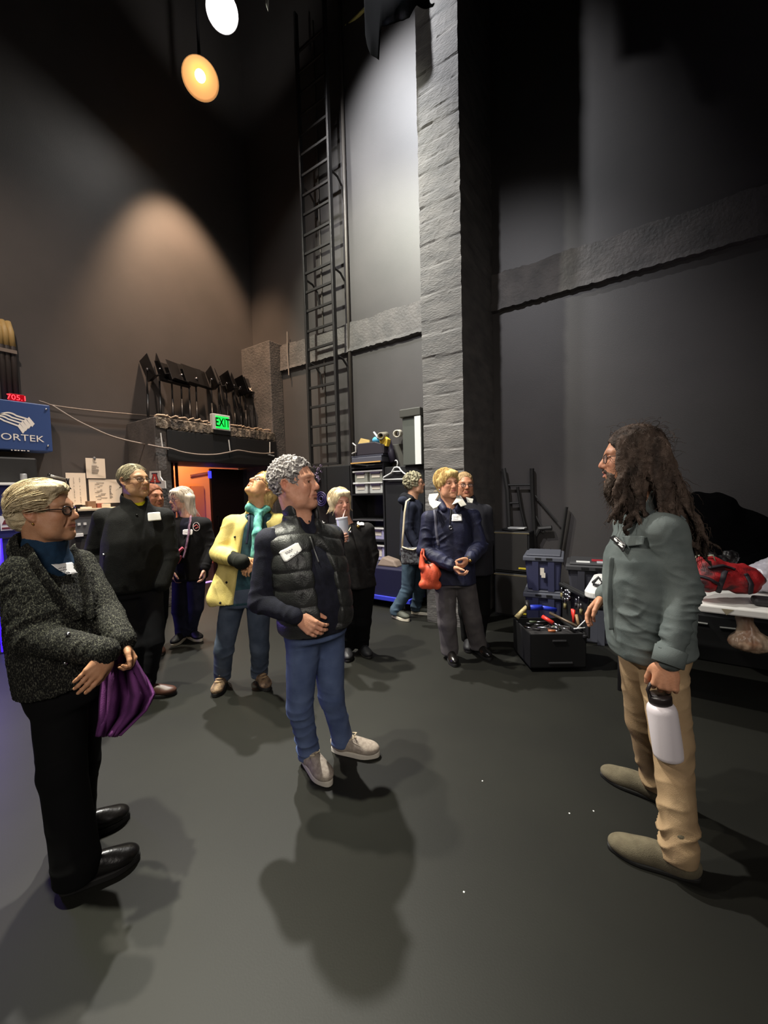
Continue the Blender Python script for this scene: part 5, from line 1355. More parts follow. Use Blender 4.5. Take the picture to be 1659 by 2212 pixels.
def lines_in(q, rows, seed=1):
    """rows of pen marks inside a picture quad: rows = (v, u0, u1, height)"""
    q = np.array(q, float); r = random.Random(seed); out = []
    for (v, u0, u1, hh) in rows:
        u = u0
        while u < u1:
            w = min(u1-u, r.uniform(.06, .12)); st = []
            for k in range(5):
                uu = u+w*k/4; vv = v+r.uniform(-hh, hh)
                st.append(tuple((q[0]*(1-uu)+q[1]*uu)*(1-vv)+(q[3]*(1-uu)+q[2]*uu)*vv))
            out.append(st); u += w+.03
    return out
back_flow = lambda p: np.array([-1.0, np.sign(p[1])*.25, -.25-3.0*max(0, .02-p[0])])
down_flow = lambda p: np.array([p[0]*1.5-.1, p[1]*2.0, -1.0 if p[2] < .09 else -.15])
M_tee = fabric('plain_black', c(22, 22, 25), c(15, 15, 17))

# ------------------------------------------------------------------ man in the quilted vest
def man_vest():
    lv = local(640)
    D = 2.12; hd = ang(viewdir(.62, .80)); P = {}
    J(P, pelvis=(682, 1352, D), neck=(652, 1130, D+.0), sR=(580, 1165, D-.10), sL=(716, 1155, D+.14), eR=(562, 1300, D-.12), wR=(642, 1330, D-.20), eL=(735, 1285, D+.20), wL=(728, 1350, D+.12), hipR=(655, 1372, D-.04), hipL=(708, 1368, D+.08))
    f = viewdir(.75, .65); FT = set_legs(P, {'R': ((714, 1700), viewdir(.62, .75), .29, (648, 1525)), 'L': ((820, 1634), viewdir(.97, .22), .29, (716, 1505))})
    H = Head(at(636, 1046, D-.02), lv(.90, .42, .10), .02, 1.13, (232, 172, 142), 1.06, lip=(170, 105, 92), brow=(150, 130, 118), old=1.2)
    hn = [dict(side=-1, d=viewdir(.75, .15, -.55), n=viewdir(.25, -.9, -.2), curl=(.5, .5, .3), k=1.08, thumb=.4), dict(side=1, d=viewdir(.1, .1, -1), n=viewdir(-1, 0, 0), curl=(.5, .6, .4))]
    body, tips = make_person(P, H, 'grey curly-haired man in a black quilted vest and blue jeans, hand in pocket', hd, None, None, hn, h=.0065, hf=.0032)
    # sweater
    rows = [(-.03, .175, .15, .0), (.25, .19, .165, .02), (.6, .195, .155, .015), (.85, .17, .12, .0), (.97, .105, .085, 0), (1.03, .075, .07, -.005)]
    S = top_sdf(P, hd, rows, (.064, .058, .057, .046), .97)
    S.cap(lerp(P['neck'], H.c, .0), P['neck']+ZU*.06-viewdir(.62, .8)*.012, .078, .074, .02)
    S.cap(P['neck']+ZU*.045+viewdir(.62, .8)*.075, P['neck']-ZU*.07+viewdir(.62, .8)*.14, .030, .018, .02, 's')
    S.half(P['neck']+ZU*.085-viewdir(.62, .8)*.02, ZU*.85+viewdir(.62, .8)*.5)
    sw = garment('sweater', S, fabric('sweater_navy', c(36, 37, 50), c(27, 28, 38), sc=300), body, arm_folds(P, .007, 20), .003)
    # vest
    rows = [(-.02, .195, .170, .0), (.2, .205, .180, .02), (.6, .212, .172, .015), (.85, .195, .14, .0), (.97, .13, .10, 0), (1.0, .09, .085, -.005)]
    S = top_sdf(P, hd, rows, sleeves='', shoulder=.066)
    S.cap(P['neck']+ZU*.01, P['neck']+ZU*.085-viewdir(.62, .8)*.015, .098, .092, .02)
    S.cap(P['neck']+ZU*.03, P['neck']+ZU*.14, .070, .072, .01, 's')
    f2 = viewdir(.62, .8)
    o1, o2 = at(674, 1120, D-.10), at(722, 1400, D-.13)
    S.cap(o1+f2*.06, o2+f2*.05, .062, .072, .008, 's').cap(P['neck']+ZU*.10+f2*.08, P['neck']-ZU*.0+f2*.10, .07, .05, .015, 's')
    for q in 'LR':
        e = np.asarray(P['e'+q]); s_ = np.asarray(P['s'+q]); l = nrm(e-s_); out = nrm(s_-P['neck'])*(1, 1, 0)
        S.cap(s_+out*.085-ZU*.02, s_+out*.075-ZU*.28, .075, .07, .012, 's')
    hz = P['pelvis']-ZU*.005; S.half(hz, -ZU+viewdir(.5, .2)*.10)
    V, Q = S.mesh(.0055); N = normals(V, Q)
    T_ = V-np.asarray(P['neck']); l = np.array([-math.sin(hd), math.cos(hd), 0]); u = T_ @ l; z = V[:, 2]+.02*np.sin(u*9)
    qz = np.abs(np.sin(PI*(z+.18*np.abs(u))/.088)); qu = np.abs(np.sin(PI*(u+.006*np.sin(z*40))/.105)); dq = .011*(np.minimum(qz, qu+.25)**.5)
    V = folds(V+N*(dq-.006)[:, None], N, [], .003, 12)
    vest = meshobj('vest', V, Q, mat('vest_nylon', c(50, 51, 50), .42, col2=c(36, 37, 37), nscale=12, bump=.25, bscale=140, spec=.45), body)
    bv = bvh([vest, sw])
    q = [(603, 1193), (644, 1172), (654, 1191), (617, 1217)]
    badge(bv, q, body, lines_in(q, [(.28, .22, .62, .05), (.38, .25, .55, .03), (.74, .35, .78, .10)], 3))
    q = [(692, 1123), (699, 1122), (704, 1131), (695, 1133)]; patch('chest_logo', bv, q, M_badge, body, rd=0)
    band_on('zip', bv, [(669, 1160), (678, 1188), (688, 1215)], mat('zip_grey', c(90, 90, 90), .4), body, .004, .4, .003)
    ht = hit(bv, 667, 1128, .008)
    if ht is not None: MB().ball(ht, .006, 8, 6).build('zip_pull', M_chrome, body)
    # jeans
    S = pants_sdf(P, hd, .14, (.168, .135), (.092, .070, .066, .060), fo=.0)
    jeans = garment('jeans', S, fabric('denim_blue', c(96, 112, 148), c(72, 86, 122), sc=380, ns=7), body, leg_folds(P, .009, 17), .003, 9)
    # belt line and shoes
    for qd in 'RL': 
        sh = shoe(body, FT[qd][0], FT[qd][1], P['a'+qd], fabric('shoe_canvas', c(178, 166, 152), c(150, 138, 126), sc=420, ns=50), M_sole, 1.1, .03)
        h_, t_ = FT[qd]; d = nrm(t_-h_); l = np.array([-d[1], d[0], 0])
        MB().tube([h_+d*.09+l*.035+ZU*.085, h_+d*.13+l*.012+ZU*.098, h_+d*.14-l*.014+ZU*.098, h_+d*.10-l*.036+ZU*.085], .004, 6).tube([h_+d*.135+ZU*.098, h_+d*.15+l*.02+ZU*.112, h_+d*.12+l*.035+ZU*.10], .0035, 6).tube([h_+d*.135+ZU*.098, h_+d*.16-l*.02+ZU*.108], .0035, 6).build('lace', mat('lace_cream', c(206, 190, 160), .7), sh, smooth=True)
        ap = [h_+d*x+l*y+ZU*z for x, y, z in ((.135, .03, .088), (.19, .038, .070), (.235, .028, .056), (.252, 0, .050), (.235, -.028, .056), (.19, -.038, .070), (.135, -.03, .088))]
        MB().tube(ap, .003, 6).build('toe_seam', mat('shoe_canvas'), sh, smooth=True)
    # hair: short dense curls
    S = SD(); M = H.M; S.ell(H.W((-.016, 0, .036)), np.array([.100, .083, .092])*H.k, M, .01); haircut(S, H, .070, .078, -.085)
    rs = np.random.RandomState(5); n = 0
    while n < 820:
        u = nrm(rs.randn(3)); p = np.array([-.016, 0, .036])+u*np.array([.101, .083, .094])*rs.uniform(.98, 1.08)
        fh = .058+.35*max(0, p[2]-.07)
        if p[0] > .052 and p[2] < .088-.4*abs(p[1]): continue
        if p[2] < -.02 and p[0] > -.018: continue
        if p[2] < -.085: continue
        if abs(p[1]) > .06 and -.045 < p[2] < .03 and p[0] > -.03 and p[0] < .02: continue
        a = nrm(rs.randn(3)); b = nrm(np.cross(a, rs.randn(3))); rr = rs.uniform(.005, .010)
        t0 = rs.uniform(0, 6); pts = [H.W(p+(a*math.cos(t0+t)+b*math.sin(t0+t))*rr) for t in (0, 1.4, 2.8, 4.2)]
        S.chain(pts, [.0036*H.k]*4, .002); n += 1
    V, Q = S.mesh(.0036, (), 0)
    meshobj('hair', V, Q, hairmat('hair_silver', (206, 200, 196), (120, 115, 114), 26), body)
    MB().tube([lerp(P['eR'], P['wR'], .98)+ZU*.03, lerp(P['eR'], P['wR'], 1.02)+viewdir(.4, .8)*.032, lerp(P['eR'], P['wR'], 1.05)-ZU*.033], .006, 8).build('wrist_band', mat('band_black', c(18, 18, 20), .5), body, smooth=True)
    return body
man_vest()
# ------------------------------------------------------------------ woman in the tweed jacket, at the left
def sleek(S, H, r=(.108, .086, .095), ctr=(-.016, 0, .038)): S.ell(H.W(ctr), np.array(r)*H.k, H.M, .01)
def woman_tweed():
    viewdir = local(95)
    D = 1.70; f = viewdir(.80, .58); hd = ang(f); P = {}
    J(P, pelvis=(152, 1478, D), neck=(97, 1198, D), sR=(48, 1232, D-.10), sL=(168, 1216, D+.13), eR=(64, 1375, D-.16), wR=(236, 1412, D-.20), eL=(232, 1330, D+.06), wL=(266, 1388, D-.08), hipR=(128, 1497, D-.05), hipL=(172, 1494, D+.06))
    FT = set_legs(P, {'R': ((303, 1852), viewdir(.98, .1), .265, (136, 1665)), 'L': ((281, 1764), viewdir(.98, .05), .265, (168, 1650))})
    H = Head(at(95, 1106, D-.02), viewdir(.89, .45, .06), .0, 1.03, (196, 146, 112), .96, lip=(158, 92, 80), brow=(150, 128, 105), old=.9)
    hn = [dict(side=-1, d=viewdir(-.62, .25, -.62), n=viewdir(-.3, -.75, -.3), curl=(.25, .3, .2), k=.92, thumb=.35, spread=.03), dict(side=1, d=viewdir(.3, .2, -.8), n=viewdir(-.6, .2, -.2), curl=(.9, 1.0, .6), k=.88)]
    body, tips = make_person(P, H, 'woman with short pale hair and dark glasses in a grey tweed jacket', hd, None, None, hn, h=.0065, hf=.003)
    # turtleneck
    rows = [(.2, .150, .125, .0), (.6, .150, .125, .01), (.88, .13, .095, 0), (1.0, .07, .065, 0)]
    S = top_sdf(P, hd, rows, sleeves='', shoulder=.05); S.cap(P['neck']-ZU*.02, P['neck']+ZU*.055+f*.006, .079, .076, .03)
    S.half(P['neck']+ZU*.085-f*.01, ZU*.93+f*.30)
    tn = garment('turtleneck', S, fabric('knit_teal', c(30, 58, 84), c(22, 44, 66), sc=350), body, [(P['neck']+ZU*.02, ZU, .08, .003, 40)], .003, 14)
    # jacket
    rows = [(-.10, .178, .155, .0), (.05, .185, .160, .0), (.3, .195, .165, .01), (.6, .190, .155, .012), (.86, .165, .115, .0), (.97, .10, .085, -.01)]
    S = top_sdf(P, hd, rows, (.070, .062, .062, .052), .93, shoulder=.066)
    a_, b_ = at(148, 1180, D-.14), at(196, 1440, D-.17)
    S.cap(P['neck']+f*.08+ZU*.07, at(138, 1245, D-.12)+f*.05, .115, .072, .01, 's').cap(at(140, 1255, D-.12)+f*.06, at(178, 1330, D-.16)+f*.05, .05, .020, .01, 's')
    S.half(at(128, 1462, D), viewdir(.16, .0, -1))
    S.cap(P['neck']-ZU*.02-f*.03, P['neck']+ZU*.03-f*.05, .092, .080, .02); S.cap(P['neck']-ZU*.02+f*.01, P['neck']+ZU*.15, .083, .09, .006, 's')
    V, Q = S.mesh(.0055); N = normals(V, Q)
    V = V+N*(.0025*vnoise(V*170))[:, None]
    V = folds(V, N, arm_folds(P, .008, 18)+[(at(160, 1340, D-.15), viewdir(.5, 0, .8), .14, .006, 14)], .003, 10)
    tw = mat('tweed', c(22, 22, 21), .9, col2=c(112, 112, 98), nscale=230, nstretch=(1, 1, .5), contrast=(.50, .78), bump=.6, bscale=300, spec=.2)
    jk = meshobj('jacket', V, Q, tw, body)
    bv = bvh([jk, tn])
    # lapels
    M_tw = tw
    for pix in ([(52, 1182), (70, 1218), (98, 1258), (132, 1300), (162, 1340)], [(150, 1178), (165, 1215), (178, 1255), (186, 1300), (190, 1340)]):
        band_on('lapel', bv, pix, M_tw, jk, .030, .22, .008, 14, 10)
    for (x, y) in ((148, 1372), (140, 1432)):
        p = hit(bv, x, y, .004)
        if p is not None: MB().ball(p, .009, 10, 8).build('button', M_chrome, jk, smooth=True)
    q = [(105, 1227), (146, 1218), (162, 1242), (140, 1248)]; q = [(105, 1226), (147, 1219), (162, 1243), (138, 1249)]
    badge(bv, q, body, lines_in(q, [(.22, .25, .75, .04), (.40, .3, .75, .04), (.68, .4, .75, .08)], 5), rd=0, off=.012)
    S = pants_sdf(P, hd, .14, (.165, .145), (.098, .080, .078, .078)); garment('trousers', S, mat('trousers_black', c(10, 10, 11), .9, spec=.15), body, leg_folds(P, .006, 14), .003)
    M_lea = mat('leather_black', c(20, 18, 17), .28, bump=.1, bscale=90)
    for qd in 'RL': shoe(body, FT[qd][0], FT[qd][1], P['a'+qd], M_lea, M_soled, 1.02, .028, bulk=1.05)
    # hair: short, swept back, full on top
    S = SD(); sleek(S, H, (.110, .088, .092), (-.020, 0, .036)); S.ell(H.W((.030, -.01, .096)), np.array([.068, .066, .034])*H.k, H.M, .03); S.ell(H.W((.070, -.02, .088)), np.array([.030, .045, .022])*H.k, H.M, .02)
    S.ell(H.W((-.07, 0, -.02)), np.array([.05, .065, .06])*H.k, H.M, .03); haircut(S, H, .078, .070, -.075)
    fl = lambda p: np.array([-1.0, -.35+.5*np.sign(p[1]), -.15-2.5*max(0, .0-p[0])])
    hm = hairmat('hair_cream', (226, 208, 172), (186, 166, 130), 40)
    ln = strands(H, 900, 3, fl, lambda p: .075, .0018, 1.10, lambda p: p[2] > .012 and not (p[0] > .055 and p[2] < .085) and p[0] > -.07, .3, 9, lift=.012)
    hairmesh('hair', H, body, hm, S, ln, .0042, lambda p: vnoise(p*np.array([22, 75, 60]))+.5*vnoise(p*np.array([40, 150, 120])), .005)
    glasses(H, body, M_frame, w=.022, hgt=.017, th=.0027)
    MB().ball(H.W((-.002, -.081, -.044)), .0045, 8, 6).build('earring', M_gold, body, smooth=True)
    return body, H
woman_tweed()
# purple coat carried in her hands
def purple_coat():
    n, m = 26, 30; rows = [((262, 1392), (276, 1396)), ((238, 1425), (296, 1425)), ((222, 1460), (318, 1465)), ((216, 1510), (334, 1500)), ((214, 1555), (318, 1535)), ((208, 1590), (262, 1590))]
    V = []; F = []
    for layer in (0, 1):
        n0 = len(V)
        for j in range(m+1):
            t = j/m*(len(rows)-1); i = min(int(t), len(rows)-2); ff = t-i
            a = lerp(rows[i][0], rows[i+1][0], ff); b = lerp(rows[i][1], rows[i+1][1], ff)
            for k in range(n+1):
                u = k/n; p = lerp(a, b, u); w = min(1, j/8)
                d = 1.66+(.045*math.sin(u*13+j*.10+layer*1.3)+.02*math.sin(u*29-j*.15))*w+(.09 if layer else 0)*w*math.sin(PI*min(1, max(0, u)))
                V.append(at(p[0], p[1], d))
        for j in range(m):
            for k in range(n): F.append((n0+j*(n+1)+k, n0+j*(n+1)+k+1, n0+(j+1)*(n+1)+k+1, n0+(j+1)*(n+1)+k))
    mb = MB(); mb._add(V, F); o = mb.build('purple_coat', fabric('coat_purple', c(118, 62, 122), c(92, 46, 98), ns=9, sc=200), smooth=True, solid=.006)
    T(o, 'purple coat hanging from the hands of the woman in tweed', 'coat')
purple_coat()

# ------------------------------------------------------------------ man in the black fleece
def man_fleece():
    viewdir = local(290)
    D = 3.04; f = viewdir(.42, .90); hd = ang(f); P = {}
    J(P, pelvis=(290, 1272, D), neck=(293, 1092, D), sR=(226, 1116, D-.05), sL=(352, 1114, D+.10), eR=(202, 1205, D-.04), wR=(252, 1258, D-.14), eL=(366, 1205, D+.10), wL=(350, 1262, D+.0), hipR=(272, 1290, D-.03), hipL=(322, 1290, D+.04))
    FT = set_legs(P, {'R': ((318, 1522), viewdir(.7, .7), .28, (288, 1395)), 'L': ((382, 1500), viewdir(.86, .4), .28, (332, 1385))})
    H = Head(at(289, 1039, D-.02), viewdir(.66, .75, .08), .0, 1.06, (186, 146, 112), 1.0, lip=(150, 98, 84), brow=(120, 108, 92), old=1.2)
    hn = [dict(side=-1, d=viewdir(.55, .3, -.75), n=viewdir(.5, -.6, .2), curl=(.5, .5, .3))]
    body, _ = make_person(P, H, 'grey-haired man in glasses, black fleece and yellow collar', hd, None, None, hn, h=.0075, hf=.004)
    S = top_sdf(P, hd, [(.5, .15, .12, .0), (.85, .15, .10, 0), (1.02, .07, .065, 0)], sleeves='', shoulder=.05); S.cap(P['neck']-ZU*.03, P['neck']+ZU*.02, .072, .066, .02)
    ye = garment('tee_shirt', S, fabric('tee_yellow', c(226, 218, 40), c(200, 190, 30)), body, [], .002, h=.007)
    S = top_sdf(P, hd, [(.0, .215, .17, .0), (.25, .225, .18, .0), (.6, .225, .17, .01), (.86, .19, .13, .0), (.98, .11, .095, -.005)], (.080, .074, .074, .058), .98, shoulder=.07)
    S.cap(P['neck']-ZU*.0, P['neck']+ZU*.055-f*.02, .098, .096, .03); S.cap(P['neck']+ZU*.03, P['neck']+ZU*.16, .074, .08, .01, 's')
    S.cap(P['neck']+ZU*.06+f*.10, P['neck']-ZU*.055+f*.15, .066, .022, .01, 's'); S.half(P['neck']+ZU*.075, ZU*.9+f*.4)
    fl = garment('fleece', S, fabric('fleece_black', c(16, 17, 17), c(10, 10, 11), sc=240, bp=.5), body, arm_folds(P, .009, 14), .005, 8, h=.0075)
    bv = bvh([fl]); q = [(317, 1109), (345, 1107), (348, 1124), (319, 1127)]; badge(bv, q, body, (), rd=.05)
    p = hit(bv, 295, 1113, .004); MB().ball(p, .008, 8, 6).build('zip_pull', M_blackm, body)
    p = hit(bv, 225, 1198, .004)
    if p is not None: MB().ball(p, .010, 8, 6).build('toggle', M_chrome, body)
    S = pants_sdf(P, hd, .14, (.17, .135), (.098, .076, .07, .066)); garment('trousers', S, mat('trousers_dark', c(20, 20, 24), .9, spec=.2), body, leg_folds(P, .007, 14), .003, h=.0075)
    M_bt = mat('leather_brown', c(76, 48, 38), .45)
    for qd in 'RL': shoe(body, FT[qd][0], FT[qd][1], P['a'+qd], M_bt, M_soled, 1.05, .025, tall=.05, name='boot')
    S = SD(); sleek(S, H, (.103, .082, .090)); haircut(S, H, .064, .082, -.07)
    ln = strands(H, 420, 9, lambda p: np.array([-.5, .9*(1 if p[1] > -.02 else -.7), -.6]), .06, .0018, 1.05, lambda p: p[2] > -.03 and not (p[0] > .05 and p[2] < .088) and not (abs(p[1]) > .05 and p[2] < .01 and p[0] > -.03), .2, 6)
    hairmesh('hair', H, body, hairmat('hair_greybrown', (176, 166, 136), (120, 112, 92), 50), S, ln, .005, lambda p: vnoise(p*np.array([30, 90, 60])), .003)
    glasses(H, body, M_wire, w=.022, hgt=.014, th=.0016)
man_fleece()

# ------------------------------------------------------------------ person hidden behind him
def hidden_person():
    viewdir = local(330)
    D = 3.75; f = viewdir(.2, .95); hd = ang(f); P = {}
    J(P, pelvis=(330, 1235, D), neck=(330, 1112, D), sR=(298, 1128, D), sL=(360, 1128, D), eR=(292, 1185, D), wR=(300, 1235, D), eL=(364, 1178, D), wL=(362, 1225, D-.1), hipR=(315, 1245, D), hipL=(344, 1245, D))
    FT = set_legs(P, {'R': ((318, 1420), viewdir(0, 1), .25, (314, 1330)), 'L': ((350, 1418), viewdir(.2, 1), .25, (346, 1330))})
    H = Head(at(331, 1073, D), viewdir(.55, .85), 0, .95, (196, 140, 112), .95, brow=(110, 80, 60))
    body, _ = make_person(P, H, 'person mostly hidden behind the man in the black fleece', hd, None, None, [], h=.009, hf=.0055)
    garment('jumper', top_sdf(P, hd, [(-.05, .17, .13, 0), (.5, .17, .13, 0), (.86, .15, .1, 0), (1.0, .07, .065, 0)], h if False else (.056, .05, .048, .04)), M_tee, body, [], .003, h=.009)
    garment('trousers', pants_sdf(P, hd, .12), mat('trousers_dark', c(20, 20, 24), .9), body, [], .003, h=.009)
    for qd in 'RL': shoe(body, FT[qd][0], FT[qd][1], P['a'+qd], mat('leather_brown', c(76, 48, 38), .45), M_soled)
    S = SD(); sleek(S, H); haircut(S, H, .07, .078, -.07); hairmesh('hair', H, body, hairmat('hair_auburn', (150, 96, 70), (100, 62, 44), 50), S, None, .006, lambda p: vnoise(p*50), .003)
hidden_person()

# ------------------------------------------------------------------ woman with long white hair
def woman_whitehair():
    viewdir = local(400)
    D = 4.14; f = viewdir(-.25, .95); hd = ang(f); P = {}
    J(P, pelvis=(408, 1232, D), neck=(407, 1116, D), sR=(374, 1132, D-.03), sL=(442, 1130, D+.03), eR=(362, 1182, D-.1), wR=(372, 1232, D-.12), eL=(455, 1182, D+.03), wL=(442, 1228, D-.08), hipR=(393, 1246, D), hipL=(424, 1244, D))
    FT = set_legs(P, {'R': ((372, 1398), viewdir(-.45, .85), .26, (388, 1318)), 'L': ((436, 1386), viewdir(.5, .85), .26, (422, 1312))})
    H = Head(at(391, 1078, D), viewdir(-.86, .42, -.05), 0, 1.0, (205, 160, 140), .96, lip=(160, 100, 95), brow=(160, 145, 135), old=1.1)
    body, _ = make_person(P, H, 'woman with long white hair in a black jacket with a round patch', hd, None, None, [dict(side=-1, d=viewdir(.1, .2, -1), n=viewdir(.6, 0, 0)), dict(side=1, d=viewdir(-.1, .2, -1), n=viewdir(-.6, 0, 0))], h=.0085, hf=.005)
    ins = garment('shirt', top_sdf(P, hd, [(.2, .155, .12, 0), (.86, .145, .1, .01), (.99, .08, .07, 0)], sleeves='', shoulder=.05), fabric('shirt_navy', c(28, 28, 46), c(22, 22, 36)), body, [], .002, h=.008)
    S = top_sdf(P, hd, [(-.16, .19, .16, 0), (.2, .185, .155, 0), (.6, .18, .145, 0), (.86, .165, .115, 0), (.99, .09, .08, -.01)], (.066, .06, .06, .05), .96, shoulder=.06)
    S.cap(P['neck']+f*.12+ZU*.03, at(392, 1180, D-.15)+f*.03, .075, .03, .01, 's')
    jk = garment('jacket', S, fabric('jacket_black', c(20, 20, 23), c(14, 14, 16)), body, arm_folds(P, .007, 16), .004, h=.0085)
    bv = bvh([jk, ins]); q = [(396, 1144), (418, 1144), (417, 1156), (396, 1156)]; badge(bv, q, body, lines_in(q, [(.5, .2, .8, .05)]), rd=.15)
    ctr = (424, 1138); ring = [(ctr[0]+7*math.cos(a), ctr[1]+9*math.sin(a)) for a in np.linspace(0, 2*PI, 20)]
    scribble(bv, [ring], mat('patch_ring', c(200, 190, 190), .7), body, .004, .005, 'patch_ring')
    scribble(bv, [[(419, 1138), (424, 1134), (429, 1139), (422, 1142)]], mat('patch_red', c(150, 60, 60), .7), body, .007, .004, 'patch_emblem')
    band_on('scarf', bv, [(412, 1108), (411, 1130), (408, 1155), (402, 1185), (396, 1205)], mat('scarf_mauve', c(150, 118, 136), .8, col2=c(90, 60, 76), nscale=40), body, .022, .35, .01)
    scribble(bv, [[(396, 1183), (388, 1190), (384, 1200)], [(392, 1200), (386, 1212), (383, 1216)]], mat('flower_pink', c(196, 90, 110), .8), body, .016, .006, 'flower_print')
    S = pants_sdf(P, hd, .1, (.165, .13), (.095, .078, .075, .07)); garment('jeans', S, fabric('denim_dark', c(40, 42, 66), c(30, 32, 52), ns=9), body, leg_folds(P, .006, 14), .003, h=.0085)
    for qd in 'RL': shoe(body, FT[qd][0], FT[qd][1], P['a'+qd], mat('shoe_black', c(24, 24, 28), .6), M_sole, 1.0, .03)
    S = SD(); sleek(S, H, (.108, .088, .094)); S.ell(H.W((.06, 0, .075)), np.array([.045, .06, .03])*H.k, H.M, .03); haircut(S, H, .078, .062, -.3, side=False)
    for (a, b, r0, r1) in (((-.07, .0, .0), (-.085, .0, -.16), .07, .045), ((-.03, .075, .01), (-.045, .085, -.17), .045, .035), ((-.03, -.075, .01), (-.05, -.075, -.16), .045, .035), ((-.06, .05, .0), (-.075, .06, -.19), .05, .035)): S.cap(H.W(a), H.W(b), r0, r1, .03)
    ln = strands(H, 500, 21, down_flow, lambda p: .20, .0022, 1.08, lambda p: not (p[0] > .05 and p[2] < .08) and p[2] > -.02, .15, 8, lift=.012)
    hairmesh('hair', H, body, hairmat('hair_white', (236, 226, 208), (206, 194, 176), 50), S, ln, .0055, lambda p: vnoise(p*np.array([60, 60, 12])), .006)
    glasses(H, body, mat('glasses_violet', c(70, 60, 90), .3), w=.021, hgt=.015, th=.0018)
woman_whitehair()

